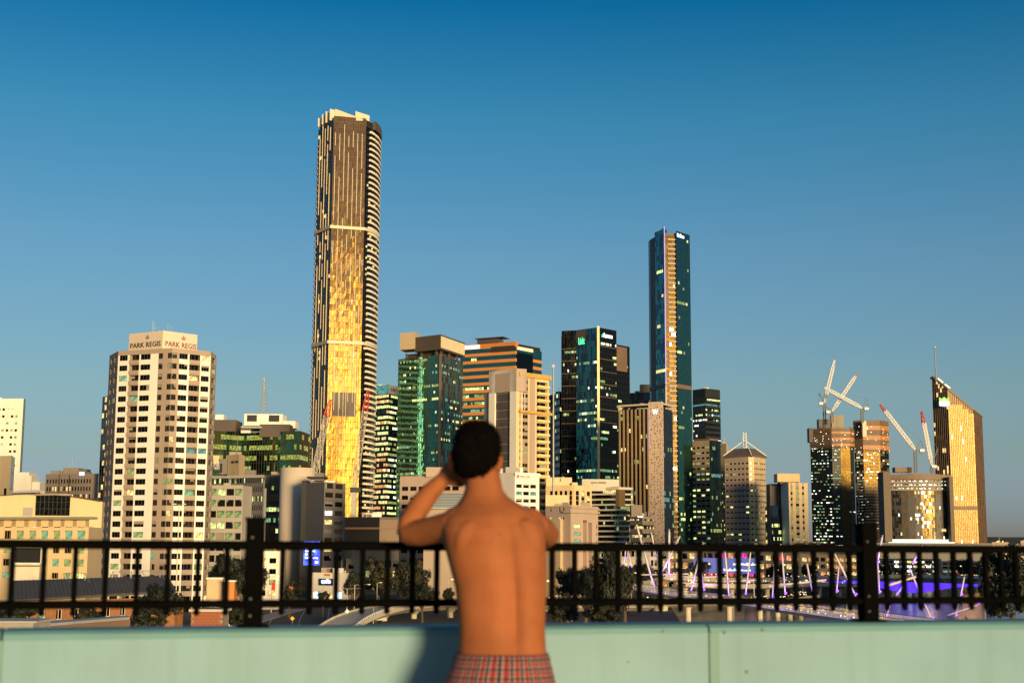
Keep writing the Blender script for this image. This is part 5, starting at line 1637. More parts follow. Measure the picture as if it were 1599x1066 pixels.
# ---- dark office over tan office
B = Bld('dark_office_tower', 'dark square office tower with white lit floors behind the tan office', [(1082, 1125), (1102, 1112), (1125, 1124)], 606, vref=650)
for f, nb in zip(B.faces, (9, 10)): curtain(B, f, 0, B.z1 - 7, 34, nb, [G_dark, G_navy], [L_yg, L_wh, L_cy], lambda q: random.choice((.1, .5, .7)) if q > .6 else .1, 4, .4, spm=M_black, lf=.55, mw=.1)
for f in B.faces: B.wall.fquad(f, 0, f.W, B.z1 - 7, B.z1, 0, M_black)
B.core(M_black, .5, z1=B.z1 - .2); B.done()
B = Bld('tan_office_tower', 'tan office tower with dark glass side right of the teal tower', [(1080, 1098), (1109, 1085), (1127, 1095)], 687, vref=770)
f0, f1 = B.faces; zs = [B.zb]; n = 24; fhh = (B.z1 - 3) / n
for k in range(n): zs += [k * fhh + 1.0, k * fhh + 2.4]
zs.append(B.z1)
us = [0]
for k in range(4): us += [k * f0.W / 4 + .7, (k + 1) * f0.W / 4 - .5]
us.append(f0.W)
grid_wall(B, f0, us, zs, M_tan, lambda i, j: i % 2 == 1 and j % 2 == 1, depth=.4, parts=False, panes=[(G_win, 3), (L_yg, 1), (L_gr, .6), (L_yg2, 1)])
curtain(B, f1, 0, B.z1, n, 8, [G_navy, G_blue], [L_yg2, L_cy], lambda q: .08, 2, .3); B.core(M_tan, .6, z1=B.z1 - .3)
m = MB(); m.prism(B.inset(1.5), B.z1 - .3, B.z1 + 1.6, M_wood); m.build('roof_plant', B.root); B.done()
B = Bld('narrow_tan_tower', 'narrow tan tower edge between tan office and pyramid roofed tower', [(1126, 1075), (1135, 1070), (1138, 1080)], 692)
f = B.faces[0]; zs = [B.zb]
for k in range(22): zs += [k * 3.4 + 1, k * 3.4 + 2.3]
zs.append(B.z1); grid_wall(B, f, [0, .7, 1.6, 2.4, 3.3, f.W], zs, M_sand, lambda i, j: i in (1, 3) and j % 2 == 1, parts=False, panes=[(G_win, 4), (L_wm, 1)])
B.wall.fquad(B.faces[1], 0, B.faces[1].W, B.zb, B.z1, 0, M_sand); B.core(M_sand, .4, z1=B.z1 - .2); B.done()

# ---- pyramid roofed tower
B = Bld('pyramid_roof_tower', 'stone office tower with truncated pyramid roof and braced mast', [(1132.5, 1016), (1170, 1002), (1178.5, 1002.5), (1196.5, 1016)], 713, vref=780)
zt = B.z1; n = 21; fhh = (zt - 2) / n
zs = [B.zb]
for k in range(n): zs += [k * fhh + .9, k * fhh + 2.0]
zs.append(zt)
for f, nbb, wm_ in ((B.faces[0], 6, M_stone), (B.faces[2], 6, M_sand)):
    us = [0]
    for k in range(nbb): us += [k * f.W / nbb + .4, (k + 1) * f.W / nbb - .3]
    us.append(f.W)
    grid_wall(B, f, us, zs, wm_, lambda i, j: i % 2 == 1 and j % 2 == 1, depth=.7, parts=False, panes=[(G_dark, 9), (L_yg2, .5), (L_yg, .4)])
f = B.faces[1]; us = [0, f.W * .3, f.W * .7, f.W]
grid_wall(B, f, us, zs, M_cream, lambda i, j: i == 1 and j % 2 == 1, depth=.7, parts=False, panes=[(G_win, 5), (L_wm, 1)])
B.core(M_stone, .9, z1=zt - .3)
foot = B.inset(-.6, [B.pts[0], (B.pts[1] + B.pts[2]) / 2, B.pts[3], B.pts[0] + B.pts[3] - (B.pts[1] + B.pts[2]) / 2])
c = sum(foot, Vector((0, 0))) / 4; zr = Z(697, 1006)
topq = [c + (p - c) * .48 for p in foot]
m = MB(); m.loft([[Vector((p.x, p.y, zt - .2)) for p in foot], [Vector((p.x, p.y, zt + 1.5)) for p in foot], [Vector((p.x, p.y, zr)) for p in topq]], mat('roof_brown', (.11, .085, .07), .6, var=.2)); m.f = [tuple(reversed(q)) for q in m.f] if False else m.f
rf = m.build('roof', B.root)
zm = Z(672, 1010)
m = MB()
for sx, sy in ((1, 1), (1, -1), (-1, 1), (-1, -1)): m.tube((c.x + sx * 1.3, c.y + sy * 1.3, zr - .2), (c.x + sx * .9, c.y + sy * .9, zm), .3, .22, M_wpaint, 6)
for k in range(5):
    z = zr + (zm - zr) * k / 5; m.bar((c.x - 1.2, c.y - 1.2, z), (c.x + 1.2, c.y - 1.2, z + 2), .2, .2, M_wpaint)
m.build('mast', rf)
for p in foot:
    m = MB(); m.tube((p.x, p.y, zt + 1.5), (c.x, c.y, Z(684, 1010)), .35, .3, M_wpaint, 6); m.build('stay', rf)
B.done()

# ---- small blocks and cream tower
B = Bld('amber_block', 'small amber office edge right of the pyramid roofed tower', [(1194, 985), (1206, 978), (1208, 990)], 784)
f = B.faces[0]; curtain(B, f, 0, B.z1, 10, 4, [M_sand, G_win], [L_wm, L_yg2], lambda q: .4, 2, .4, spm=M_sand); B.wall.fquad(B.faces[1], 0, B.faces[1].W, 0, B.z1, 0, M_sand); B.core(M_sand, .4); B.done()
B = Bld('blue_wedge_block', 'dark glass block with slanted blue top beside the cream tower', [(1204, 965), (1214, 958), (1228, 968)], 806)
for f, nb in zip(B.faces, (5, 7)): curtain(B, f, 0, B.z1, 9, nb, [G_dark, G_navy], [L_yg, L_yg2], lambda q: .3, 2, .4)
B.core(M_black, .4); m = MB(); pz = B.foot; m.prism(pz, B.z1 - .5, 0, G_blue, zt=[Z(786, 965), Z(788, 960), B.z1, B.z1]); m.build('wedge_roof', B.root); B.done()
B = Bld('cream_ribbed_tower', 'cream tower with vertical window ribs and box crown', [(1220, 962), (1232, 951), (1262, 957)], 753, vref=790)
f0, f1 = B.faces; B.wall.fquad(f0, 0, f0.W, B.zb, B.z1, 0, M_white)
us = [0, fat(f1, 1234), fat(f1, 1237), fat(f1, 1242), fat(f1, 1247), fat(f1, 1252), fat(f1, 1255), f1.W]; n = 16
zs = [B.zb]
for k in range(n): zs += [k * (B.z1 - 1) / n + .7, k * (B.z1 - 1) / n + 2.4]
zs.append(B.z1)
grid_wall(B, f1, us, zs, lambda i, j: M_cream if i % 2 == 0 else M_sand, lambda i, j: i in (1, 3, 5) and j % 2 == 1, parts=False, panes=[(G_win, 5), (L_yg2, 3), (L_wm, 1)])
B.core(M_cream, .5, z1=B.z1 - .1); B.block('crown', M_cream, 1214, 1249, 739, 752, 955, 968); B.block('crown_neck', M_brown, 1218, 1246, 751, 755, 957, 966)
B.block('dark_wing', M_brown, 1204, 1223, 755, 850, 966, 980); B.done()

# ---- towers under construction
Yc = 1400
def constr(name, label, chain, v1, golds, vscreen, nbs, litp, gold_range=None):
    B = Bld(name, label, chain, v1, vref=760)
    zt = B.z1; zsn = Z(vscreen, Yc); nf = 40; fhh = zsn / nf
    slabm = mat('slab_edge', (.30, .26, .19), .8)
    for k, (f, nb) in enumerate(zip(B.faces, nbs)):
        g = golds[k]
        curtain(B, f, 0, zsn, nf, nb, g, [L_wh, L_yg2, L_gr], (lambda q: litp[k]), 1.2, .25, mw=.15, lf=.45)
        # jump-form screens
        for j in range(6):
            za = zsn + (zt - zsn) * j / 6
            m = MB(); m.fbox(f, -.4, f.W + .4, za + .25, zsn + (zt - zsn) * (j + 1) / 6 - .3, .2, .7, M_wood if j % 2 else M_copper if k else M_brown); m.build('formwork_screen', B.root)
        for j in range(nb * 2):
            u = f.W * (j + .5) / (nb * 2); B.frame.fbox(f, u - .12, u + .12, zsn - 2, zt + 1, .7, .9, M_wood)
        for j in range(int(f.W / 2)):
            if random.random() < .6: B.panes.fquad(f, j * 2 + .3, j * 2 + 1.0, zsn + random.uniform(0, 12), zsn + 12.8, .95, L_wh) if False else None
        for j in range(int(f.W * .8)):
            u = random.uniform(.3, f.W - .6); z = zsn + random.uniform(-6, (zt - zsn) * .8); B.panes.fquad(f, u, u + random.uniform(.4, .8), z, z + .5, 1.0, glow('work_light', (1, .95, .7), 3.0))
    B.core(M_conc, .6, z1=zt - .5)
    for j in range(18):
        a = random.choice(B.faces); u = random.uniform(0, a.W); p = a.pt(u, zt, -random.uniform(.5, 4)); B.frame.box(p.x - .12, p.x + .12, p.y - .12, p.y + .12, zt - .6, zt + random.uniform(1, 2.5), M_red if j % 2 else M_wood)
    return B
B = constr('construction_tower', 'dark tower under construction with work lights, leftmost of the building site', [(1267, 1412), (1301, 1398), (1314, 1398), (1329, 1399), (1335, 1404)], 668, [[G_dark], [M_black], [gold, gold2], [M_black]], 694, (12, 4, 4, 2), (.22, .18, .0, .04))
B.block('core_box', M_navy if 'M_navy' in globals() else M_black, 1279, 1297, 654, 669, 1405, 1415); B.block('core_box', M_conc, 1299, 1318, 648, 669, 1408, 1416); B.block('hoarding', M_brown, 1264, 1270, 668, 690, 1400, 1410)
B.done()
B = constr('construction_tower', 'gold fronted tower under construction with orange screens, beside the dark one', [(1336, 1426), (1350, 1418), (1376, 1419.6), (1389.5, 1430)], 656, [[G_dark, M_conc], [gold, gold2], [gold, G_dark]], 697, (5, 9, 4), (.25, .12, .06))
m = MB(); f = B.faces[1]
for k in range(8):
    for j in range(4): m.fbox(f, f.W * (.35 + .15 * j), f.W * (.43 + .15 * j), Z(741 - k * 5, 1418), Z(739 - k * 5, 1418), .1, .3, M_black)
m.build('slot_openings', B.root, kind='stuff')
for k in range(20):
    z = Z(840 - k * 4.6, 1418)
    if z < Z(748, 1418):
        B.frame.fbox(B.faces[1], 0, B.faces[1].W, z, z + .8, .1, .5, mat('slab_edge', (.30, .26, .19), .8)); B.frame.fbox(B.faces[0], 0, B.faces[0].W, z, z + .8, .1, .5, mat('slab_edge', (.30, .26, .19), .8))
B.block('hoist_tower', mat('hoist_pale', (.62, .52, .36), .6), 1347.5, 1353.5, 657, 682, 1412, 1416)
B.done()

# ---- curved dark building, gold reflection put into the middle panes' colour
p0, p1_ = XY(1386, 1312, 800), XY(1488, 1312, 800)
ap = arc(p0, p1_, 5, 10)
B = Bld('curved_podium_building', 'broad curved dark glass building with work lights below the cranes', [(1386, 1312), (1488, 1312)], 742, vref=800)
B.root.location = (p0.x, p0.y, 0); LOC[B.root] = Vector((p0.x, p0.y, 0))
zt = B.z1
for k, (a, b) in enumerate(zip(ap, ap[1:])):
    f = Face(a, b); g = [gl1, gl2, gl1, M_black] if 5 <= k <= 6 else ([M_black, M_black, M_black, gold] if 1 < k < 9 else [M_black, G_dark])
    curtain(B, f, Z(838, 1305), Z(762, 1305), 13, 4, g, [L_wm, L_wh], lambda q: .10 if k in (4, 5, 6) else .02, 1, .0, mw=.15, lf=.8)
    curtain(B, f, Z(762, 1305), Z(745, 1305), 3, 4, [M_brown, M_conc], [L_wh], lambda q: .3, 1, .5, spm=M_conc, lf=.4)
    m = MB(); m.fbox(f, 0, f.W, Z(744.5, 1305), Z(735 + abs(k - 4.5) * .5, 1305), -2, .3, M_wood); m.build('roof_hoarding', B.root)
    m = MB(); m.fbox(f, 0, f.W, Z(846, 1305), Z(838.5, 1305), .2, .6, glow('site_light', (.8, 1.0, .75), 1.6)); m.build('lit_podium_strip', B.root)
m = MB(); m.prism(ap + [p1_ + Vector((0, 30)), p0 + Vector((0, 30))], 0, zt - 1, M_black); 
for i, v_ in enumerate(m.v): m.v[i] = (v_[0], v_[1] + 1.0, v_[2])
m.build('core', B.root)
for (u0_, u1_, v0_) in ((1382.5, 1394, 736), (1486, 1492, 744)):
    B.block('end_frame', mat('end_frame_brown', (.13, .095, .065), .7), u0_, u1_, v0_, 846, 1300, 1320)
B.block('roof_plant', M_wood, 1398, 1425, 729, 737, 1308, 1318); B.done()
B = Bld('dark_plinth', 'long dark plinth wall below the building site', [(1340, 1250), (1545, 1260)], 846.5)
B.wall.fquad(B.faces[0], 0, B.faces[0].W, 0, B.z1, 0, M_black); B.core(M_black, .3, z1=B.z1 - .1); B.done()

# ---- tower with sloping top, emblem and spire
ch = [(1458, 1614), (1482, 1601), (1521, 1602.8), (1534, 1616)]
B = Bld('sloping_top_tower', 'gold glass tower with diagonally cut top, spire and emblem', ch, 586, vref=660, ztop_at=0)
def vtop(u): return 586 + (u - 1455) * .835
zt_ = [P(u, vtop(u), Y).z for u, Y in [(1456, 1614), (1480, 1601), (1519, 1602), (1532, 1616)]]
fs = B.faces
def sloped(f, za, zb_, nb, nf, gm, ribm, ribw, ztopmax, lits=(), p=.0, cut=1e9):
    """panes up to a sloping head, vertical ribs"""
    for j in range(nb):
        u0_, u1_ = f.W * j / nb, f.W * (j + 1) / nb
        zc = za + (zb_ - za) * (j + .5) / nb
        for i in range(nf):
            z0_, z1_ = ztopmax * i / nf, ztopmax * (i + 1) / nf
            if z0_ > zc: break
            g = random.choice(gm) if z0_ < min(cut, zc - 9) else M_brown
            if lits and random.random() < p: g = random.choice(lits)
            B.panes.fquad(f, u0_, u1_, z0_, min(z1_, zc), 0, g, .02)
        B.frame.fbox(f, u0_ - ribw / 2, u0_ + ribw / 2, 0, zc, -.05, .5, ribm)
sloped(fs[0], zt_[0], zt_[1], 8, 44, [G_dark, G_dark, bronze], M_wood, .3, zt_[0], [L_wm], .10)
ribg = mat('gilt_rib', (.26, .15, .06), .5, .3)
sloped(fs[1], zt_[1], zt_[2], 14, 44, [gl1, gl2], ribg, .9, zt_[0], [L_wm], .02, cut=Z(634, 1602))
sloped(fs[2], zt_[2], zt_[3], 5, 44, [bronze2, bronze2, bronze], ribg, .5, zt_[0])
m = MB(); ft = B.inset(.7); m.prism(ft, 0, 0, M_brown, zt=[zt_[0] - .8, zt_[1] - .8, zt_[2] - .8, zt_[3] - .8, zt_[3] - .8, zt_[0] - .8][:len(ft)]); m.build('core', B.root)
for k in range(3):
    a, b = B.pts[k], B.pts[k + 1]; m = MB(); m.bar((a.x, a.y - .5, zt_[k] - .5), (b.x, b.y - .5, zt_[k + 1] - .5), 1.4, 2.0, M_wood); m.build('roof_edge', B.root)
a, d = Vector((B.pts[0].x, B.pts[0].y, zt_[0])), Vector((B.pts[3].x, B.pts[3].y, zt_[3]))
m = MB(); q = [a + Vector((2, 3, 0)), d + Vector((-1, 3, 0)), d + Vector((-1, 16, 2)), a.lerp(d, .3) + Vector((0, 16, 6)), a + Vector((2, 16, 0))]; m.face(q, M_brown); m.face([p - Vector((0, 0, 1)) for p in reversed(q)], M_brown); m.build('sloping_roof', B.root)
p = XY(1461.5, 1610, 590); m = MB(); m.tube((p.x, p.y, zt_[0] - 8), (p.x, p.y, Z(539, 1610)), .9, .5, M_steel, 8); m.ell((p.x, p.y, Z(538.5, 1610)), 1.6, 1.6, .8, M_wpaint, 8, 6); m.build('spire', B.root)
for t0_, t1_ in ((.06, .16), (.2, .3)):
    m = MB(); m.bar(a.lerp(d, t0_) + Vector((3, -1.5, -.2)), a.lerp(d, t1_) + Vector((3, -1.5, -.2)), .6, 1.6, glow('roof_lamp', (1, .75, .35), 1.4)); m.build('roof_light', B.root)
f0 = fs[0]; em = MB(); uE, zE = fat(f0, 1474.5, 625), Z(625, 1606)
em_g, em_y, em_w, em_b = glow('emblem_green', (.05, .8, .05), 1.2), glow('emblem_yellow', (.7, .9, .05), 1.2), glow('emblem_white', (.85, .95, 1), 1.5), glow('emblem_blue', (.05, .12, .5), .8)
W_ = 10.5; f0 = Face(XY(1466.5, 1598, 625), XY(1482, 1598, 625)); W_ = f0.W
em.fbox(f0, 0, W_, zE - 4.2, zE + .6, 0, .6, em_w)
em.face([f0.pt(0, zE + .6, .62), f0.pt(W_, zE + .6, .62), f0.pt(W_, zE + 5.5, .62), f0.pt(W_ * .75, zE + 3.6, .62), f0.pt(W_ * .5, zE + 5.6, .62), f0.pt(W_ * .25, zE + 3.6, .62), f0.pt(0, zE + 5.2, .62)], em_g)
em.face([f0.pt(W_ * .3, zE + .7, .66), f0.pt(W_ * .7, zE + .7, .66), f0.pt(W_ * .52, zE + 5.2, .66)], em_y)
em.face([f0.pt(W_ * .05, zE - 5.0, .62), f0.pt(W_ * .5, zE - 5.6, .62), f0.pt(W_ * .95, zE - 5.0, .62), f0.pt(W_, zE - 4.2, .62), f0.pt(0, zE - 4.2, .62)], em_b)
em.build('emblem_sign', B.root, label='bright green, yellow and white emblem')
m = MB(); m.fbox(fs[1], 0, fs[1].W, Z(792, 1601), Z(786, 1601), .3, .9, M_wood); m.build('belt_course', B.root)
B.done()

# ---- mid-ground beige blocks right of the man
B = Bld('stepped_beige_block', 'stepped beige office with square dark windows right of the man\'s shoulder', [(852, 612), (897, 606), (924, 616)], 757, vref=790)
f0, f1 = B.faces
zs = [B.zb] + [x for k in range(12) for x in (Z(772.5 + (11 - k) * 7.6, 608), Z(765.5 + (11 - k) * 7.6, 608))] + [B.z1]
us = [0]
for k in range(5): us += [fat(f0, 858.5 + k * 7.6, 770), fat(f0, 862.8 + k * 7.6, 770)]
us.append(f0.W)
grid_wall(B, f0, us, zs, M_cream, lambda i, j: i % 2 == 1 and j % 2 == 1 and not (j < 19 and i < 8), panes=[(G_dark, 8), (L_wm, .4)], nl=1)
us = [0]
for k in range(3): us += [f1.W * (k * .32 + .08), f1.W * (k * .32 + .27)]
us.append(f1.W)
grid_wall(B, f1, us, zs, M_cream, lambda i, j: i % 2 == 1 and j % 2 == 1, panes=[(G_win2, 4), (L_wm, 1.5), (G_dark, 3)], nl=1)
B.core(M_cream, .5, z1=B.z1 - .3)
pb = B.block('roof_plant', M_cream, 853, 893, 745, 759, 611, 620); B.block('plant_step', M_cream, 893, 902, 753, 759, 609, 620)
for u in (875,):
    m = MB(); p, q = XY(u - .8, 610.9, 750), XY(u + .8, 610.9, 750); m.box(p.x, q.x, 610.8, 611.2, Z(751, 611), Z(746.5, 611), M_dark); m.build('vent', pb)
B.block('front_step', M_cream, 852, 888, 772.5, 800, 596, 604)
B.done()
B = Bld('corniced_courthouse', 'beige stone building with curved cornice and tall portal niche', [(852, 540), (891, 532), (934, 545)], 789, vref=830)
f0, f1 = B.faces
zs = [B.zb] + [x for k in range(8) for x in (Z(806.5 + (7 - k) * 13, 535), Z(801 + (7 - k) * 13, 535))] + [B.z1]
zs = [B.zb] + [Z(v, 536) for v in (858, 852, 846, 841, 835, 830, 823.5, 818, 811, 807, 798, 791.5)] + [B.z1]
us = [0, fat(f0, 858.5), fat(f0, 861), fat(f0, 872.5), fat(f0, 875), fat(f0, 878.5), fat(f0, 881), f0.W]
grid_wall(B, f0, us, zs, M_stone, lambda i, j: i % 2 == 1 and j % 2 == 1 and j >= 9, panes=[(G_win, 3), (L_yg, 1)], nl=1)
us = [0, fat(f1, 896), fat(f1, 907), fat(f1, 914), fat(f1, 922), fat(f1, 931), f1.W - .5, f1.W]
grid_wall(B, f1, us, zs, M_stone, lambda i, j: j % 2 == 1 and i in (1, 5) and j < 9, panes=[(G_win, 3), (L_gr, 1.2), (L_yg, .6)], nl=2)
B.core(M_stone, .5, z1=B.z1 - .2)
m = MB(); a = fat(f1, 910); b = fat(f1, 924.5); m.fbox(f1, a, a + 1.0, 0, Z(811, 535), 0, 1.8, M_stone); m.fbox(f1, b - 2.6, b, 0, Z(811, 535), 0, 1.8, M_stone); m.fbox(f1, a, b, Z(815, 535), Z(810.5, 535), .0, 1.85, M_stone); m.build('portal', B.root)
floor_rings(B, 'cornice', [B.pts[1] - f0.e * 3, B.pts[1], B.pts[2]], Z(800, 534), Z(797, 534), 1, .7, .9, M_stone); floor_rings(B, 'cornice', [B.pts[1], B.pts[2]], Z(793, 534), Z(790, 534), 1, .6, .6, M_stone)
m = MB(); m.fbox(f0, 0, fat(f0, 879.5), 0, Z(809, 530), .1, 1.8, M_sand); m.build('front_wing', B.root)
B.done()
B = Bld('white_banded_building', 'white banded office with black glass strips and lettered roof drum', [(918, 748), (966, 738), (988, 744)], 763, vref=800)
f0, f1 = B.faces; zt = B.z1; nf = 24; fhh = 8.15 * 740 / FPX
z0_ = zt - nf * fhh
for f, nb in ((f0, 16), (f1, 8)): curtain(B, f, z0_, zt, nf, nb, [G_dark, G_navy], [L_cy, L_wm, L_yg2], lambda q: .12, 3, .0, mw=.1, hstep=0, lf=.8)
wb = mat('band_white', (.66, .58, .46), .65, var=.05, scale=.2)
floor_rings(B, 'white_band', B.pts, z0_, zt, nf, .85, .25, wb, off=-.3)
floor_rings(B, 'white_band', B.pts, zt - .3, zt + .7, 1, 1.3, .3, wb)
zc0 = Z(790, 740); m = MB(); m.fbox(f0, fat(f0, 962), f0.W + .4, zc0, zt - .4, .1, .5, gl1); m.fbox(f1, -.4, fat(f1, 975), zc0, zt - .4, .1, .5, gl1); m.build('gold_bay', B.root)
B.core(M_black, .5, z1=zt - .2)
da, db = XY(909, 742, 755), XY(967, 744, 755); dr = arc(da, db, 1.5, 10)
m = MB(); m.prism(dr + [db + Vector((0, 12)), da + Vector((0, 12))], zt - 1, Z(747, 741), wb); dm = m.build('sign_drum', B.root)
fd = Face(dr[2], dr[7]); lettering('QUAY CENTRAL', dm, fd, fd.W * .48, Z(752.5, 740), .75, 1.1, M_brown, width=8.0)
B.block('left_pier', wb, 909, 922, 765, 790, 744, 752)
B.done()
B = Bld('tan_banded_building', 'tan banded office block left of the perforated pier', [(984, 722), (1003, 715), (1021, 722)], 806, vref=830)
for f in B.faces:
    curtain(B, f, 0, B.z1, 8, 8, [G_win, G_win2], [L_wm, L_yg2], lambda q: .35, 2, .55, spm=M_stone, mw=.1, lf=.7)
floor_rings(B, 'band', B.pts, B.z1 - 1.2, B.z1, 1, 1.2, .3, M_stone); B.core(M_stone, .5, z1=B.z1 - .1)
B.block('plant_room', M_tan, 986, 1003, 788, 807, 721, 730); B.block('roof_sign', L_wh, 996, 1004, 805, 807.5, 713, 713.6)
for u in (1008, 1012, 1016): B.block('flue', M_stone, u, u + 1.6, 799, 808, 720, 722)
B.done()
B = Bld('annex_block', 'pale annex below the tan banded office behind the trees', [(968, 640), (1015, 632), (1030, 640)], 852, vref=870)
for f in B.faces:
    zs = [B.zb, 2.5, 5, 6.5, 9, 10.5, 13, 14.5, 17, B.z1]; zs = [z for z in zs if z < B.z1 - .3] + [B.z1]
    us = [0]
    while us[-1] + 4.5 < f.W: us += [us[-1] + .8, us[-1] + 3.6]
    us.append(f.W)
    grid_wall(B, f, us, zs, M_white, lambda i, j: i % 2 == 1 and j % 2 == 1, panes=[(G_win, 4), (L_wm, 2)], nl=2)
B.core(M_white, .5, z1=B.z1 - .2); B.done()
# ------------------------------------------------------------------ cranes over the building site
def tower_crane(label, foot, tipp, mast_bot, Y, apex, cw_u, jm=M_wpaint, tip=.1, w_=2.9, bw=.40):
    A_, B_ = P(*foot, Y), P(*tipp, Y)
    cr = thing('luffing_crane', label, 'crane', (A_.x, A_.y, P(foot[0], mast_bot, Y).z), 'white luffing cranes over the building site')
    jib(cr, A_, B_, w_, jm, M_red, tip, 14, bw)
    zb_ = P(foot[0], mast_bot, Y).z
    m = MB()
    for sx, sy in ((1, 1), (1, -1), (-1, 1), (-1, -1)): m.bar((A_.x + sx * 1.1, Y + sy * 1.1, zb_), (A_.x + sx * 1.1, Y + sy * 1.1, A_.z - .5), .45, .45, M_dark)
    k = 0; z = zb_
    while z < A_.z - 3:
        m.bar((A_.x - 1.1, Y - 1.1, z), (A_.x + 1.1, Y - 1.1, z + 2.4), .3, .3, M_dark); m.bar((A_.x + 1.1, Y - 1.1, z), (A_.x - 1.1, Y - 1.1, z + 2.4), .3, .3, M_dark); z += 2.4
    m.build('mast', cr)
    ap_ = P(*apex, Y); cw = P(cw_u, foot[1], Y)
    m = MB(); m.bar((A_.x, Y - .6, A_.z - .3), ap_, .5, .5, M_dark); m.bar(cw, ap_, .4, .4, M_dark); m.bar((A_.x, Y, A_.z - .3), (cw.x, Y, cw.z - .3), 1.6, .8, M_dark); m.build('a_frame', cr)
    m = MB(); s_ = 1 if cw.x > A_.x else -1
    m.box(min(cw.x, cw.x - s_ * 4), max(cw.x, cw.x - s_ * 4), Y - 1.3, Y + 1.3, cw.z - 1.6, cw.z + .6, M_wpaint); m.box(min(cw.x, cw.x - s_ * 4) + .1, max(cw.x, cw.x - s_ * 4) - .1, Y - 1.2, Y + 1.2, cw.z - 3.0, cw.z - 1.7, mat('crane_blue', (.08, .12, .4), .5)); m.build('counterweight', cr)
    m = MB(); m.bar(ap_, A_.lerp(B_, .78), .16, .16, M_dark); m.build('luffing_rope', cr)
    return cr
tower_crane('white luffing crane with steepest jib, leftmost on the building site', (1287, 629), (1303, 562), 668, 1405, (1279, 614), 1279, tip=.06)
tower_crane('white luffing crane leaning right from the middle of the site', (1299, 642), (1338.5, 583), 660, 1395, (1289, 634), 1290, tip=.08)
tower_crane('white luffing crane with low jib reaching left across another jib', (1346, 637), (1287, 605), 660, 1390, (1354, 622), 1356, tip=.05)
tower_crane('white luffing crane with red tipped jib leaning left over the curved building', (1429, 702), (1374, 631), 738, 1300, (1438, 687), 1443, tip=.2)
tower_crane('white luffing crane with steep red tipped jib beside the sloping top tower', (1455, 727), (1439, 642), 742, 1320, (1464, 700), 1462, tip=.25)
# ------------------------------------------------------------------ trees
leafA = mat('leaf_dark', (.010, .014, .005), .65, var=.4, scale=1.2); leafB = mat('leaf_mid', (.019, .023, .007), .65, var=.4, scale=1.2); leafC = mat('leaf_olive', (.042, .036, .010), .65, var=.35, scale=1.2)
bark = mat('bark', (.10, .07, .045), .9, var=.3, scale=2)
def crown_mesh(seed, leaves, nclump=34, per=190, flat=.85):
    rnd = random.Random(seed); m = MB()
    cl = []
    for i in range(nclump):
        th, ph = rnd.uniform(0, 6.283), math.asin(rnd.uniform(-.75, 1)); r = rnd.uniform(.35, .88)
        cl.append((Vector((math.cos(th) * math.cos(ph) * r, math.sin(th) * math.cos(ph) * r, math.sin(ph) * r * flat)), rnd.uniform(.17, .36), rnd.choice(leaves)))
    for c, r, lm in cl:
        for k in range(per):
            d = Vector((rnd.gauss(0, 1), rnd.gauss(0, 1), rnd.gauss(0, .8))).normalized() * r * rnd.uniform(.55, 1.08)
            p = c + d; n = (d.normalized() + Vector((rnd.uniform(-.6, .6), rnd.uniform(-.6, .6), rnd.uniform(-.2, .8)))).normalized()
            a = n.orthogonal().normalized(); a.rotate(Matrix.Rotation(rnd.uniform(0, 6.28), 3, n)); b = n.cross(a); s = rnd.uniform(.045, .085)
            m.face([p - a * s, p - b * s * .5, p + a * s, p + b * s * .5], lm if rnd.random() < .8 else rnd.choice(leaves))
    return m.mesh('crown')
CR = [crown_mesh(1, [leafA, leafA, leafB]), crown_mesh(2, [leafA, leafB]), crown_mesh(3, [leafB, leafC, leafA]), crown_mesh(4, [leafC, leafB], 28, 150), crown_mesh(5, [leafA, leafA, leafB], 36, 180, 1.0)]
def trunk_mesh():
    m = MB(); m.path([(0, 0, -.05), (.02, 0, .25), (-.01, .02, .5), (.02, 0, .72)], [.05, .036, .03, .018], bark, 8)
    for k, (a, z) in enumerate(((0, .38), (1.6, .45), (3.0, .42), (4.4, .5), (5.4, .36))):
        e = Vector((math.cos(a) * .28, math.sin(a) * .28, z + .25)); m.path([(0, 0, z - .05), Vector((math.cos(a) * .12, math.sin(a) * .12, z + .1)), e], [.022, .016, .008], bark, 6)
    return m.mesh('trunk')
TM = trunk_mesh()
def tree(label, u, v0, v1, Y, wpx, kind=0, group='trees in front of the city', zb=0.0):
    """crown top at row v0, its underside near v1, width in pixels"""
    p = XY(u, Y, (v0 + v1) / 2); zt = Z(v0, Y, u); zu = Z(v1, Y, u)
    t_ = thing('leafy_tree', label, 'tree', (p.x, p.y, zb), group)
    rx = wpx / 2 * Y / FPX; rz = max((zt - zu) / 2, .8); zc = (zt + zu) / 2
    piece('crown', CR[kind], t_, (p.x, p.y, zc), random.uniform(0, 6), (rx * 1.02, rx * .9, rz * 1.18))
    h = zt - zb
    piece('trunk', TM, t_, (p.x, p.y, zb), random.uniform(0, 6), (h * .8, h * .8, h * .98))
    return t_
tree('round dark tree in front of the brick hall, behind the balusters', 247, 910, 972, 130, 84, 0)
tree('wide dark tree below the white tower, left of the railing post', 352, 862, 938, 330, 80, 1)
tree('dark tree hiding behind the left railing post', 388, 868, 940, 300, 62, 0)
tree('dark bushy tree low at the left picture edge', 22, 938, 985, 120, 96, 1)
tree('small bronze lit tree under the brick hall eaves', 140, 944, 985, 150, 60, 3)
tree('dark low tree between brick hall and brick pier', 228, 948, 988, 118, 66, 4)
tree('dark tree right of the brick pier', 366, 938, 985, 140, 56, 0)
tree('small tree beside the cream cylinder foot', 463, 902, 940, 470, 34, 3)
tree('round dark tree right of the white shop', 551, 890, 936, 360, 34, 0)
tree('large olive tree behind the double street lamp', 592, 868, 938, 390, 66, 3)
tree('broad olive tree left of the man behind the railing', 642, 872, 940, 400, 60, 2)
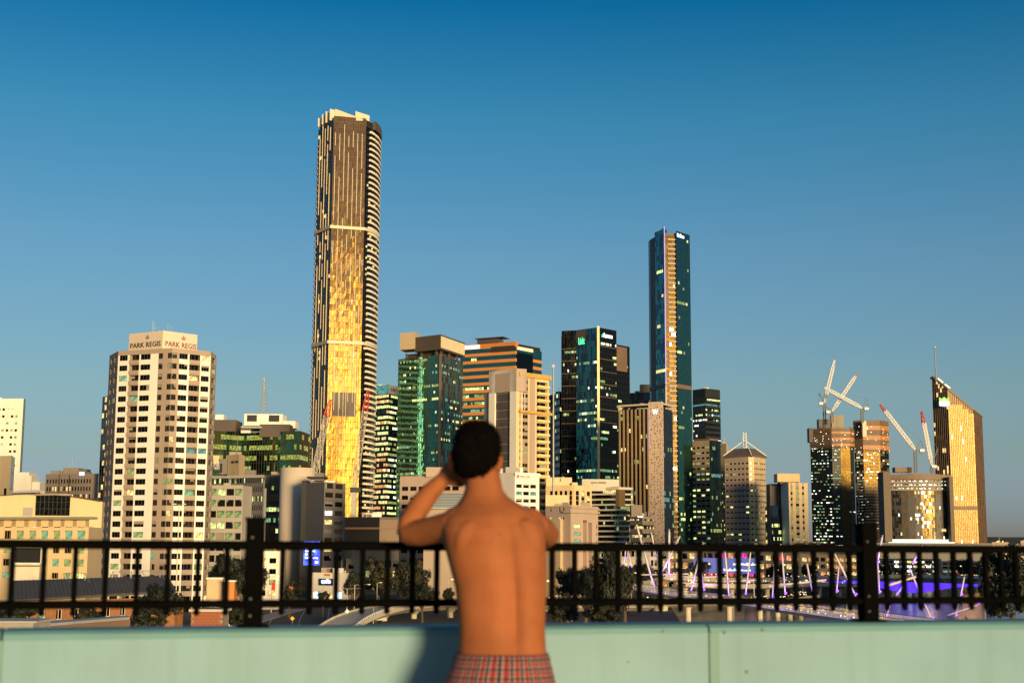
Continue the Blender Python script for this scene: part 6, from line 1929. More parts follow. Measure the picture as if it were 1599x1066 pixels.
tree('dark green shrub tree below the terrace building', 660, 908, 945, 350, 46, 1)
tree('dark tree just right of the man below the courthouse', 886, 884, 938, 330, 46, 1)
tree('wide dark tree before the courthouse portal', 915, 884, 945, 320, 60, 0)
tree('tallest dark tree right of the man at the bridge end', 950, 860, 972, 300, 66, 4)
tree('dark tree at the left end of the mast bridge', 975, 880, 940, 330, 44, 0)
tree('low dark tree along the viaduct right of the man', 880, 930, 975, 290, 52, 4)
tree('low shrubby tree under the bridge end', 945, 935, 985, 280, 70, 1)
tree('dark tree behind the bridge pylon', 1003, 878, 912, 560, 50, 1)
tree('small dark tree beside the blue lit screen', 1094, 874, 900, 620, 34, 0)
tree('dark tree before the warm lit riverside facade', 1210, 882, 908, 640, 34, 0)
tree('big dark tree at the right picture edge', 1580, 862, 972, 150, 92, 4, zb=-3.5)
tree('dark tree beside the right edge tree, half behind a baluster', 1556, 908, 975, 160, 44, 0, zb=-3.5)
tree('small tree on the far bank below the building site', 1385, 880, 902, 760, 40, 1)
tree('far bank tree left of the purple lit bridge end', 1262, 880, 900, 700, 30, 1)
tree('far bank tree right under the dark plinth wall', 1505, 872, 902, 900, 44, 0)
tree('far bank tree under the sloping top tower', 1548, 862, 905, 900, 50, 4)
for k, (u, v0) in enumerate(((452, 925), (505, 930), (700, 925))):
    tree(('clipped street tree by the red banner', 'clipped street tree under the blue billboard', 'clipped street tree behind the man\'s waist')[k], u, v0 - 8, 940, 372, 22, 2)
# far wooded hills beyond the river
m = MB(); random.seed(5)
hl = mat('far_hills', (.035, .045, .035), .9, var=.3, scale=.004)
pr_ = []
for i in range(61):
    x = -3000 + i * 110; h = 40 + 45 * noise.noise(Vector((i * .17, 3, 0))) + 14 * noise.noise(Vector((i * .7, 1, 0))) + (20 if x > 1200 else 0)
    pr_.append((x, max(15, h)))
for (x0, h0), (x1, h1) in zip(pr_, pr_[1:]):
    m.face([(x0, 4600, -2), (x1, 4600, -2), (x1, 5000, h1), (x0, 5000, h0)], hl); m.face([(x0, 5000, h0), (x1, 5000, h1), (x1, 5600, -2), (x0, 5600, -2)], hl)
tag(m.build('hills'), None, None, kind='structure')
for k, (u0, u1, v0, Y, lab) in enumerate(((1549, 1574, 846, 1500, 'far beige apartment block at the right edge'), (1578, 1592, 851, 1450, 'small far white house right of the apartment block'), (1592, 1630, 846, 1400, 'far grey block at the right picture border'))):
    B = Bld('far_block', lab, [(u0, Y), (u1, Y - 6)], v0, vref=850)
    f = B.faces[0]; zs = [B.zb]; n = 5
    for j in range(n): zs += [j * 4 + 1, j * 4 + 2.8]
    zs = [z for z in zs if z < B.z1 - .5] + [B.z1]; us = [0]
    while us[-1] + 3.4 < f.W: us += [us[-1] + 1.2, us[-1] + 3.0]
    us.append(f.W); grid_wall(B, f, us, zs, (M_sand, M_white, M_tan)[k], lambda i, j: i % 2 == 1 and j % 2 == 1, parts=False, panes=[(G_win, 4), (L_wm, 1)])
    B.core(M_sand, .4, z1=B.z1 - .1); B.done()

# ------------------------------------------------------------------ roads, flyover, cars
def strip(name, pts, w_, z, mt, kind='structure', edge=None):
    m = MB(); n = len(pts)
    for i in range(n - 1):
        a, b = Vector(pts[i][:2]), Vector(pts[i + 1][:2]); za = pts[i][2] if len(pts[i]) > 2 else z; zb2 = pts[i + 1][2] if len(pts[i + 1]) > 2 else z
        def nrm(k):
            p = Vector(pts[max(k - 1, 0)][:2]); q = Vector(pts[min(k + 1, n - 1)][:2]); e = (q - p).normalized(); return Vector((-e.y, e.x)) * w_ / 2
        na, nb = nrm(i), nrm(i + 1)
        m.face([(a.x - na.x, a.y - na.y, za), (a.x + na.x, a.y + na.y, za), (b.x + nb.x, b.y + nb.y, zb2), (b.x - nb.x, b.y - nb.y, zb2)], mt)
        if m.f and (Vector(m.v[-3]) - Vector(m.v[-4])).cross(Vector(m.v[-2]) - Vector(m.v[-3])).z < 0: m.f[-1] = tuple(reversed(m.f[-1]))
    o = m.build(name); o['kind'] = kind
    return o
rc = [XY(466, 300, 950), XY(468, 360, 950), XY(478, 430, 940), XY(490, 490, 930)]
strip('road', [(p.x, p.y) for p in rc], 22, .012, asphalt)
white_line = mat('road_paint', (.7, .68, .62), .7, var=.2, scale=2)
for off, nm in ((-7, 0), (0, 0), (7, 0)):
    for k in range(16):
        y0 = 300 + k * 9; 
        def cx_(y):
            for a, b in zip(rc, rc[1:]):
                if a.y <= y <= b.y: return a.x + (b.x - a.x) * (y - a.y) / (b.y - a.y)
            return rc[-1].x
        strip('road_marking', [(cx_(y0) + off, y0), (cx_(min(y0 + 4.5, 515)) + off, y0 + 4.5)], .22, .02, white_line)
strip('road_cross', [XY(250, 482, 930), XY(470, 476, 930), XY(700, 482, 930)], 14, .016, asphalt)
# kerbed median with posts
kerb = mat('kerb', (.32, .29, .25), .85, scale=1)
m = MB(); a = cx_(330) + 11.5; m.box(a, a + 2.2, 300, 420, 0, .14, kerb); o = m.build('median_kerb'); o['kind'] = 'structure'
m = MB(); a = cx_(330) - 14; m.box(a - 3, a + 2.4, 300, 420, 0, .14, kerb); o = m.build('pavement'); o['kind'] = 'structure'

def make_car(name, label, pos, rz, col, rear=True, group='cars on the roads'):
    t_ = thing(name, label, 'car', pos, group); t_.rotation_euler[2] = rz
    pm = mat('car_paint_' + col[0], col[1], .3, .2, var=.04)
    def add(nm, mb, par=None, loc=None):
        o = bpy.data.objects.new(nm, mb.mesh(nm)); COL.objects.link(o); o.parent = par or t_
        if loc: o.location = loc
        return o
    # body: side profile swept across, x across, y forward
    prof = [(-2.15, .32), (-2.2, .62), (-2.1, .92), (-1.75, 1.0), (-1.35, 1.40), (-.2, 1.46), (.55, 1.36), (1.15, .98), (2.0, .84), (2.18, .6), (2.15, .32)]
    m = MB(); w2 = .86
    rings = []
    for x, s in ((-w2, .93), (-w2 + .1, 1.0), (w2 - .1, 1.0), (w2, .93)):
        rings.append([Vector((x * (1 if z < 1.0 else .86), y * s, .32 + (z - .32) * (1 if s == 1 else .97))) for y, z in prof])
    m.loft(rings, pm); bo = add('body', m)
    gm = G_dark
    m = MB(); m.face([(-.66, -1.80, 1.02), (.66, -1.80, 1.02), (.60, -1.40, 1.36), (-.60, -1.40, 1.36)], gm); add('rear_window', m, bo)
    m = MB(); m.face([(.66, 1.16, 1.0), (-.66, 1.16, 1.0), (-.60, .62, 1.35), (.60, .62, 1.35)], gm); add('windscreen', m, bo)
    for sx in (-1, 1):
        m = MB(); q = [(sx * .80, -1.3, 1.03), (sx * .80, .85, 1.03), (sx * .755, .45, 1.33), (sx * .755, -1.15, 1.36)]; m.face(q if sx > 0 else list(reversed(q)), gm); add('side_window', m, bo)
        m = MB(); m.box(sx * .62 - .13, sx * .62 + .13, -2.23, -2.1, .68, .84, glow('tail_red', (1, .04, .02), 2.2)); add('tail_light', m, bo)
        m = MB(); m.box(sx * .62 - .15, sx * .62 + .15, 2.02, 2.2, .62, .74, glow('head_white', (1, .9, .7), 5)); add('headlight', m, bo)
    wm_ = MB(); wm_.path([(-.10, 0, 0), (.10, 0, 0)], .32, mat('tyre', (.015, .015, .015), .9), 16); rm_ = MB(); rm_.path([(-.11, 0, 0), (.11, 0, 0)], .19, M_steel, 12)
    for sx in (-1, 1):
        for y in (-1.3, 1.35):
            wo = add('wheel', wm_, None, (sx * .76, y, .32)); add('rim', rm_, wo)
    return t_
cars = [('white hatchback on the road left of the yellow sign', (381, 967), 363, 0.02, ('white', (.65, .64, .62))),
        ('dark saloon farther along the road', (510, 951), 440, .05, ('dark', (.03, .03, .035))),
        ('white van-like car facing us on the road', (475, 950), 446, 3.1, ('white', (.65, .64, .62))),
        ('white car on the slip road beside the flyover', (563, 969), 366, 2.4, ('white', (.65, .64, .62))),
        ('silver car at the far end of the road', (440, 944), 470, .0, ('silver', (.35, .35, .36)))]
for lab, (u, v), Y, rz, c in cars:
    p = XY(u, Y, v); make_car('parked_car' if False else 'car', lab, (p.x, p.y, .015), rz, c)

# flyover with white balustrade
fly_conc = mat('flyover_concrete', (.52, .46, .36), .8, var=.15, scale=.3)
fp = [P(520, 985, 318), P(545, 968, 330), P(575, 956, 345), P(610, 948, 362), P(660, 943.5, 372), P(720, 941, 378), P(800, 940, 380), P(905, 944, 378), P(1000, 944, 400)]
fly = thing('flyover', 'curved concrete flyover ramp with pale balustrade behind the man\'s waist', 'flyover', (fp[4].x, fp[4].y, 0))
def sweep(pts, prof, mt):
    m = MB(); rings = []
    for i, p in enumerate(pts):
        d = (pts[min(i + 1, len(pts) - 1)] - pts[max(i - 1, 0)]); d.z = 0; d.normalize(); s = Vector((d.y, -d.x, 0))
        rings.append([p + s * a + Vector((0, 0, b)) for a, b in prof])
    m.loft(rings, mt); return m
def dense(pts, n):
    out = []
    for i in range(len(pts) - 1):
        for k in range(n):
            t_ = k / n; p0 = pts[max(i - 1, 0)]; p1_ = pts[i]; p2_ = pts[i + 1]; p3 = pts[min(i + 2, len(pts) - 1)]
            out.append(.5 * ((2 * p1_) + (p2_ - p0) * t_ + (2 * p0 - 5 * p1_ + 4 * p2_ - p3) * t_ ** 2 + (3 * p1_ - p0 - 3 * p2_ + p3) * t_ ** 3))
    out.append(pts[-1]); return out
fd = dense(fp, 8)
sweep(fd, [(4.5, 0), (4.5, -.5), (2.5, -1.5), (-2.5, -1.5), (-4.5, -.5), (-4.5, 0)], fly_conc).build('deck', fly)
sweep(fd, [(4.5, .01), (4.5, .5), (4.25, .5), (4.25, .01)], fly_conc).build('parapet', fly); sweep(fd, [(-4.25, .01), (-4.25, .5), (-4.5, .5), (-4.5, .01)], fly_conc).build('parapet', fly)
sweep([p + Vector((0, 0, .95)) for p in fd], [(4.48, 0), (4.48, .12), (4.28, .12), (4.28, 0)], M_wpaint).build('handrail', fly)
bmm = MB(); bmm.box(-.09, .09, -.09, .09, 0, .5, M_wpaint); bme = bmm.mesh('baluster_post')
acc = 0
for i in range(len(fd) - 1):
    d = fd[i + 1] - fd[i]; s = Vector((d.y, -d.x, 0)).normalized()
    L = d.length; k = 0
    while acc < L:
        piece('baluster_post', bme, fly, fd[i] + d * (acc / L) + s * 4.38 + Vector((0, 0, .48)), math.atan2(d.y, d.x)); acc += 1.5
    acc -= L
for i in (14, 22, 30, 38, 46, 54):
    if i < len(fd):
        p = fd[i]; m = MB(); m.path([(p.x, p.y, -.2), (p.x, p.y, p.z - 2.3), (p.x, p.y, p.z - 1.4)], [.75, .75, 1.7], fly_conc, 12); m.build('pier', fly)
B_ = P(590, 966, 352); sl = thing('direction_sign', 'pale back of a road sign below the flyover', 'sign', (B_.x, B_.y, 0))
m = MB(); m.box(B_.x - 1.8, B_.x + 1.9, B_.y, B_.y + .12, B_.z - .3, B_.z + 1.1, mat('sign_back', (.5, .47, .43), .5, .3)); m.build('panel', sl)
for sx in (-1.2, 1.3):
    m = MB(); m.tube((B_.x + sx, B_.y + .2, 0), (B_.x + sx, B_.y + .2, B_.z + 1), .07, .07, M_steel, 6); m.build('post', sl)

# ---- viaducts on the river bank
def viaduct(name, label, pts, w_, th, every, rp_, mt, zpier=-6.5, cat='viaduct'):
    v_ = thing(name, label, cat, (pts[0].x, pts[0].y, 0)); d_ = dense(pts, 6)
    sweep(d_, [(w_ / 2, 0), (w_ / 2, -th * .6), (w_ / 2 - 1.5, -th), (-w_ / 2 + 1.5, -th), (-w_ / 2, -th * .6), (-w_ / 2, 0)], mt).build('deck', v_)
    sweep(d_, [(w_ / 2, .01), (w_ / 2, .9), (w_ / 2 - .3, .9), (w_ / 2 - .3, .01)], mt).build('parapet', v_)
    acc = 3
    for a, b in zip(d_, d_[1:]):
        L = (b - a).length
        while acc < L:
            p = a.lerp(b, acc / L); m = MB(); m.path([(p.x, p.y, zpier), (p.x, p.y, p.z - th - .9), (p.x, p.y, p.z - th + .1)], [rp_, rp_, rp_ * 1.5], mt, 14); m.build('pier', v_); acc += every
        acc -= L
    return v_, d_
via1, d1 = viaduct('riverside_viaduct', 'beige concrete viaduct on round piers at the river edge', [P(838, 940, 415), P(930, 940.5, 425), P(1040, 940, 438), P(1130, 939, 450), P(1200, 938, 470), P(1260, 932, 520)], 9, 1.3, 17, .9, fly_conc)
via2, d2 = viaduct('expressway_viaduct', 'long lit expressway deck behind the purple bridge', [P(1020, 900, 560), P(1150, 905, 600), P(1270, 902, 660), P(1380, 899, 740), P(1480, 900, 800), P(1620, 902, 900)], 12, 1.5, 26, 1.1, fly_conc)
via3, d3 = viaduct('lower_ramp', 'lower curving ramp below the expressway at the far bank', [P(1060, 912, 540), P(1160, 915, 560), P(1260, 912, 600), P(1350, 914, 660)], 8, 1.1, 24, .9, fly_conc)
# strings of lamps and traffic lights along the decks
amber = glow('amber_lamp', (1, .66, .24), 3); redl = glow('brake_lamp', (1, .08, .03), 2.5); whitel = glow('white_lamp', (1, .92, .7), 3)
lampm = MB(); lampm.tube((0, 0, 0), (0, 0, 6), .09, .06, M_steel, 6); lampm.bar((0, 0, 6), (1.4, 0, 6.2), .1, .1, M_steel); lp = lampm.mesh('lamp_post')
headm = MB(); headm.ell((1.5, 0, 6.1), .42, .3, .2, amber, 8, 6); hd = headm.mesh('lamp_head')
headw = MB(); headw.ell((1.5, 0, 6.1), .42, .3, .2, whitel, 8, 6); hw = headw.mesh('lamp_head')
where = {id(d2): 'expressway deck', id(d3): 'lower ramp', id(d1): 'riverside viaduct', }
for d_, nm, st in ((d2, 'on the expressway deck behind the purple bridge', 3), (d3, 'on the lower ramp at the far bank', 4), (d1, 'on the riverside viaduct', 7)):
    for qi, i in enumerate(range(1, len(d_), st)):
        t_ = thing('street_lamp', ('leftmost', 'second from left', 'third from left', 'fourth from left', 'fifth from left', 'sixth from left', 'seventh from left', 'eighth from left', 'ninth from left', 'tenth from left', 'eleventh from left')[qi] + ' lit street lamp ' + nm, 'street lamp', d_[i], 'street lamps ' + nm)
        r_ = random.uniform(0, 6); piece('pole', lp, t_, d_[i], r_); piece('lamp_head', hw if random.random() < .3 else hd, t_, d_[i], r_)
random.seed(21)
tp = [('white', (.65, .64, .62)), ('dark', (.03, .03, .035)), ('silver', (.35, .35, .36))]
for i, (d_, k, nm) in enumerate(((d2, 5, 'near its left end'), (d2, 9, 'below the pyramid roofed tower'), (d2, 13, 'left of the right railing post'), (d2, 19, 'behind the purple girder'), (d2, 23, 'right of the purple girder'), (d3, 4, 'on the ramp below'), (d3, 9, 'farther right on the ramp below'))):
    p = d_[k]; e = d_[k + 1] - d_[k]
    make_car('car', ('dark', 'pale', 'silver')[i % 3] + ' car on the expressway ' + nm, (p.x, p.y - 2.2, p.z + .01), math.atan2(e.y, e.x) - math.pi / 2 + (math.pi if i % 2 else 0), (tp[1], tp[0], tp[2])[i % 3])
v4pts = [P(1040, 926, 500), P(1120, 927, 505), P(1230, 924, 540)]

# ---- purple lit haunched girder bridge
pb = thing('purple_girder_bridge', 'haunched girder bridge lit solid purple across the river', 'bridge', (XY(1420, 640).x, 640, -4))
G = []
for k in range(41):
    t_ = k / 40; u = 1250 + 344 * t_; Y = 690 - 70 * t_; top = 903.5 + 10 * t_
    dep = 3.2 + 13.5 * math.exp(-((t_ - .50) / .17) ** 2)
    G.append((P(u, top, Y), P(u, top + dep, Y)))
purple = glow('purple_led', (.10, .028, .95), 1.15, True)
m = MB(); deckm = mat('bridge_deck_grey', (.3, .29, .3), .7)
for (a, b), (c, d) in zip(G, G[1:]): m.face([b, d, c, a], purple)
m.build('lit_girder', pb)
m = MB()
rings = [[a + Vector((0, .1, 0)), a + Vector((0, 6, 0)), b + Vector((0, 6, 0)), b + Vector((0, .1, 0))] for a, b in G]
m.loft(rings, deckm); m.build('deck', pb)
m = MB(); m.path([a + Vector((0, .2, 1.1)) for a, b in G], .08, M_steel, 6); m.build('handrail', pb)
for k in (11, 29):
    a, b = G[k]; m = MB(); m.box(b.x - 1.2, b.x + 1.2, b.y + 1, b.y + 5, -6.5, b.z, fly_conc); m.build('pier', pb)

# ---- masted footbridge
kb = thing('masted_footbridge', 'footbridge hung from slanting white masts lit violet', 'bridge', (XY(1150, 360).x, 360, -4))
dk = [P(930, 908, 475), P(985, 917, 458), P(1060, 929, 410), P(1140, 939, 365), P(1240, 952, 310), P(1345, 966, 265), P(1480, 985, 225)]
dd = dense(dk, 6)
mastm = mat('mast_white', (.66, .58, .56), .45, .1, var=.06)
gr = mat('footbridge_steel', (.36, .33, .33), .5, .3)
sweep(dd, [(3.2, 0), (3.2, -.6), (-3.2, -.6), (-3.2, 0)], gr).build('deck', kb)
for s_ in (1, -1):
    sweep([p + Vector((0, 0, 1.25)) for p in dd], [(s_ * 3.15, 0), (s_ * 3.15, .12), (s_ * 3.03, .12), (s_ * 3.03, 0)], gr).build('handrail', kb)
    m = MB(); acc = 0
    for i in range(len(dd) - 1):
        d = dd[i + 1] - dd[i]; L = d.length; s = Vector((d.y, -d.x, 0)).normalized()
        while acc < L:
            p = dd[i] + d * (acc / L) + s * s_ * 3.09; m.bar(p, p + Vector((0, 0, 1.28)), .07, .07, gr); acc += .9
        acc -= L
    m.build('railing_bars', kb, kind='stuff')
pm_ = MB()
pyl = P(1031, 935, 425)
pm_.path([(pyl.x, pyl.y, -6.5), (pyl.x, pyl.y, pyl.z - 3), (pyl.x, pyl.y, pyl.z + .8)], [2.6, 2.2, 2.8], fly_conc, 16); pm_.build('pylon', kb)
def deckY(u):
    for a, b in zip(dk, dk[1:]):
        ua = CX + FPX * a.x / a.y; ub = CX + FPX * b.x / b.y
        if ua <= u <= ub: return a.y + (b.y - a.y) * (u - ua) / (ub - ua)
    return 470 if u < 985 else 262
masts = [((994, 819), (1021, 916), .34), ((1017, 831), (1024, 868), .22), ((1045, 826), (1044.5, 900), .34), ((1062, 836), (1033, 894), .32), ((1098, 846), (1079, 922), .3),
         ((978, 846), (974, 884), .24), ((981, 862), (986, 886), .24), ((1132, 860), (1138, 930), .28), ((1172, 862), (1164, 928), .26), ((1210, 870), (1206, 934), .24), ((1221, 862), (1226, 928), .28),
         ((1096, 893), (1099, 922), .22), ((1260, 880), (1268, 922), .3), ((1303, 864), (1336, 930), .32), ((1310, 880), (1306, 925), .24), ((1378, 835), (1370, 878), .34), ((1370, 878), (1373, 926), .34),
         ((1441, 848), (1425, 880), .34), ((1420, 886), (1437, 928), .26), ((1411, 912), (1400, 929), .24), ((1506, 900), (1500, 930), .24), ((1443, 940), (1455, 967), .22), ((1480, 960), (1527, 944), .20), ((1390, 945), (1384, 962), .24), ((1496, 942), (1492, 962), .14)]
vl = glow('violet_lamp', (.22, .06, 1.0), 2.5)
pnt = []
for k, (t0_, b0_, r) in enumerate(masts):
    Y = deckY((t0_[0] + b0_[0]) / 2) if t0_[0] < 1340 else 300
    a, b = P(*t0_, Y + 1.5), P(*b0_, Y + 1.5 if k % 2 else Y - 1.5)
    r_ = r * Y / 400 * .92
    m = MB(); m.path([a, a.lerp(b, .15), a.lerp(b, .6), b], [r_ * .7, r_, r_, r_ * .75], mastm, 8); mo = m.build('mast', kb)
    m = MB(); m.ell(b + Vector((0, -.8, .4)), .3, .3, .25, vl, 8, 6); m.build('uplight', mo)
    if k not in (1, 19, 21, 22, 23, 24): pnt.append(b.lerp(a, .18) + Vector((1.0, -1.6, .0)))
for a, b in (((1000, 897), (1075, 895.5)), ((1035, 902), (1126, 900)), ((1123, 908), (1185, 905)), ((1060, 909), (1130, 914)), ((1200, 915), (1290, 905)), ((1382, 915), (1430, 900))):
    Y = deckY((a[0] + b[0]) / 2); m = MB(); m.tube(P(*a, Y), P(*b, Y), .22, .22, mastm, 8); m.build('spreader', kb)
m = MB()
for i, (k, frac) in enumerate(((0, 0), (2, 0), (3, 0), (4, 0), (7, 0), (13, 0), (15, 0), (17, 0))):
    Y = deckY(masts[k][0][0]) if masts[k][0][0] < 1340 else 300
    a = P(*masts[k][0], Y + 1.5)
    for du in (-70, -35, 35, 70):
        u = masts[k][0][0] + du; 
        q = P(u, 917 + (u - 985) * .131 if u < 1350 else 966, deckY(u) if u < 1340 else 262); m.bar(a, q, .045, .045, M_steel)
m.build('cables', kb, kind='stuff')
for k, p in enumerate(pnt):
    l = bpy.data.lights.new('mast_uplight', 'POINT'); l.color = (.30, .12, 1.0); l.energy = 380; l.shadow_soft_size = .4
    lo = bpy.data.objects.new('mast_uplight', l); COL.objects.link(lo); lo.parent = kb; lo.location = p - LOC[kb]

# ---- riverside frontage with warm and coloured lights (beyond the bridge)
random.seed(33)
def frontage(label, u0, u1, v0, Y, wm_, panes, nfl=3, cat='building', name='riverside_building', bay=3.2):
    B = Bld(name, label, [(u0, Y), (u1, Y - 5)], v0, vref=880); f = B.faces[0]
    zs = [B.zb]; hh = (B.z1 - .8) / nfl
    for k in range(nfl): zs += [k * hh + .9, k * hh + hh * .82]
    zs.append(B.z1); us = [0]
    while us[-1] + bay + .8 < f.W: us += [us[-1] + .9, us[-1] + bay]
    us.append(f.W)
    grid_wall(B, f, us, zs, wm_, lambda i, j: i % 2 == 1 and j % 2 == 1, depth=.5, panes=panes, nl=2, frame=M_dark)
    floor_rings(B, 'cornice', B.pts, B.z1 - .6, B.z1, 1, .6, .4, wm_); B.core(wm_, .8, z1=B.z1 - .1); B.done(); return B
L_pk = lit('lit_magenta', (.9, .05, .5), .8); L_rd = lit('lit_red', (1, .05, .03), .9)
frontage('warm lit riverside building behind the first bridge masts', 1030, 1092, 858, 660, M_sand, [(L_wm, 3), (L_or, 2), (G_win, 3)], 4)
frontage('pink and red lit riverside facade', 1092, 1180, 858, 690, M_tan, [(L_rd, 2), (L_pk, 2), (G_win, 3), (L_or, 1)], 4)
frontage('orange lit stone facade under the red roofs', 1182, 1250, 862, 680, M_sand, [(L_or, 3), (L_wm, 2), (L_rd, 1), (G_win, 2)], 4)
frontage('dim orange facade left of the right railing post', 1250, 1345, 866, 760, M_sand, [(L_or, 2), (L_wm, 1), (G_win, 4)], 4)
frontage('low lit terrace below the building site', 1345, 1470, 872, 930, M_tan, [(L_wh, 2), (L_wm, 2), (G_win, 3)], 4, bay=4)
frontage('low lit riverside terrace at far right', 1470, 1600, 876, 960, M_tan, [(L_wh, 1), (L_wm, 2), (L_gr, 1), (G_win, 3)], 4, bay=4)
tile = mat('red_roof_tile', (.20, .055, .025), .8, var=.3, scale=.4)
for u0, u1, v0, v1, Y, lab in ((1150, 1235, 849, 860, 790, 'red tiled hipped roof house below the cream ribbed tower'), (1228, 1322, 845, 858, 840, 'red tiled roof house left of the construction towers')):
    h = thing('red_roof_house', lab, 'house', (XY((u0 + u1) / 2, Y).x, Y, 0)); a, b = XY(u0, Y, 855), XY(u1, Y, 855); ze, zr = Z(v1, Y), Z(v0, Y)
    m = MB(); m.box(a.x + .6, b.x - .6, Y + .6, Y + 15.4, 0, ze, M_sand); m.build('wall', h)
    m = MB(); e = [Vector((a.x, Y, ze)), Vector((b.x, Y, ze)), Vector((b.x, Y + 16, ze)), Vector((a.x, Y + 16, ze))]; r0, r1 = Vector((a.x + 7, Y + 8, zr)), Vector((b.x - 7, Y + 8, zr))
    for q in ([e[0], e[1], r1, r0], [e[1], e[2], r1], [e[2], e[3], r0, r1], [e[3], e[0], r0], [e[3], e[2], e[1], e[0]]): m.face(q, tile)
    ro = m.build('roof', h); 
    for t_ in (.3, .62): 
        q = r0.lerp(r1, t_); m = MB(); m.box(q.x - 1, q.x + 1, q.y - 1.5, q.y + .5, zr - 1.5, zr + 1.2, M_sand); m.build('chimney', ro)
# blue lit screen wall
bs = thing('blue_lit_screen', 'long blue lit screen wall with white lettering beside the bridge masts', 'screen', (XY(1130, 640).x, 640, 0))
a, b = XY(1083, 640, 880), XY(1184, 636, 880); fb = Face(a, b)
m = MB(); m.fbox(fb, 0, fb.W, Z(893, 640), Z(869, 640), 0, .5, glow('screen_blue', (.10, .13, .42), .8)); sc_ = m.build('screen_panel', bs)
m = MB()
for k in range(5): m.fbox(fb, fb.W * k / 4 - .2, fb.W * k / 4 + .2, 0, Z(893, 640), 0, .4, M_steel)
m.build('legs', bs)
gl_ = glow('screen_letters', (1, .95, .8), 2.0)
m = MB(); random.seed(3)
for v_, u_a, u_b in ((880, 1145, 1180), (889, 1130, 1172)):
    u_ = u_a
    while u_ < u_b:
        w2 = random.uniform(.7, 1.8); h2 = random.uniform(1.5, 4); m.fbox(fb, fat(fb, u_, 880), fat(fb, u_ + w2, 880), Z(v_, 640), Z(v_ - h2, 640), .5, .6, gl_); u_ += w2 + random.uniform(.5, 1.6)
m.build('light_slots', sc_, kind='stuff')

# ---- blue LED billboard, white shop, banners, street lamps, signs
bbp = XY(486, 480, 870); lb = thing('led_billboard', 'bright blue LED billboard on a dark pole', 'billboard', (bbp.x, bbp.y, 0))
fb = Face(XY(474, 480, 870), XY(499, 480, 870))
m = MB(); m.fbox(fb, -.2, fb.W + .2, Z(884.5, 480), Z(845, 480), -.6, 0, M_black); m.build('cabinet', lb)
scr, t, b = _new('led_blue'); b.inputs['Base Color'].default_value = (.01, .01, .05, 1)
tc = t.nodes.new('ShaderNodeTexCoord'); n1 = t.nodes.new('ShaderNodeTexNoise'); n1.inputs['Scale'].default_value = .5; rp = t.nodes.new('ShaderNodeValToRGB')
rp.color_ramp.elements[0].position = .4; rp.color_ramp.elements[1].position = .65; rp.color_ramp.elements[0].color = (.01, .02, .8, 1); rp.color_ramp.elements[1].color = (.08, .22, 1, 1)
t.links.new(tc.outputs['Object'], n1.inputs['Vector']); t.links.new(n1.outputs[0], rp.inputs[0]); t.links.new(rp.outputs[0], b.inputs['Emission Color']); b.inputs['Emission Strength'].default_value = 1.6; scr.cycles.emission_sampling = 'NONE'
m = MB(); m.fbox(fb, 0, fb.W, Z(883.5, 480), Z(846, 480), 0, .06, scr); so_ = m.build('screen', lb)
wl_ = glow('led_white', (.8, .9, 1), 2.2)
lettering('changing', so_, fb, fat(fb, 488, 870), Z(872, 480), .09, .8, wl_, width=3.6)
m = MB()
for u0_, u1_, v_ in ((476.5, 481, 857), (476.5, 482, 861.5), (486.5, 492, 861.5), (476.5, 480.5, 866.5), (485, 488, 866.5), (476.5, 481.5, 872), (492, 497, 879)): m.fbox(fb, fat(fb, u0_, 870), fat(fb, u1_, 870), Z(v_ + 1.4, 480), Z(v_ - 1.4, 480), .08, .12, wl_)
m.build('screen_blocks', so_, kind='stuff')
m = MB(); m.box(bbp.x - .35, bbp.x + .35, 480.2, 480.9, 0, Z(884, 480), M_black); m.build('pole', lb)
B = Bld('white_shop', 'white shop building with blue lit sign and glowing shopfront', [(486, 506), (540, 500), (552, 508)], 894, vref=915)
f = B.faces[0]; zsf = Z(925, 503)
us = [0, f.W * .06, f.W * .36, f.W * .42, f.W * .62, f.W * .66, f.W * .9, f.W]
grid_wall(B, f, us, [B.zb, .3, zsf, B.z1], M_white, lambda i, j: j == 1 and i % 2 == 1, depth=.5, panes=[(glow('shop_cyan', (.55, .9, 1.0), 1.8), 3), (L_wm, 1), (L_cy, 1)], nl=2)
B.wall.fquad(B.faces[1], 0, B.faces[1].W, B.zb, B.z1, 0, M_white); B.core(M_white, .6, z1=B.z1 - .2)
m = MB(); m.fbox(f, fat(f, 502), fat(f, 524), Z(915, 503), Z(904.5, 503), .02, .3, mat('sign_navy', (.01, .03, .14), .4)); sg = m.build('sign_board', B.root)
lettering('GRAND', sg, f, fat(f, 513.5), Z(909.3, 503), .34, 1.2, glow('sign_ice', (.6, .85, 1), 2.4), width=3.9, bold=.02)
m = MB(); m.fbox(f, fat(f, 510), fat(f, 519), Z(900, 503), Z(897, 503), .02, .15, M_copper); m.build('small_sign', B.root)
B.done()
def pole_lamp(label, u, vtop, vbot, Y, arms, r=.09, on=False, cat='street lamp', base=0.0):
    p = XY(u, Y, vtop); zt = Z(vtop, Y, u); t_ = thing('street_lamp', label, cat, (p.x, p.y, base))
    m = MB(); m.tube((p.x, p.y, base), (p.x, p.y, zt), r * 1.3, r, mat('lamp_pole', (.45, .40, .30), .5, .3), 8); m.build('pole', t_)
    for dx in arms:
        m = MB(); m.tube((p.x, p.y, zt), (p.x + dx, p.y, zt + .25), .06, .05, mat('lamp_pole', (.45, .40, .30), .5, .3), 6); ao = m.build('arm', t_)
        m = MB(); m.ell((p.x + dx, p.y, zt + .18), .45, .22, .14, glow('amber_lamp', (1, .72, .3), 6) if on else M_wpaint, 8, 6); m.build('lamp_head', ao)
pole_lamp('double arm street lamp right of the road', 542, 919, 970, 345, (-1.8, 3.3))
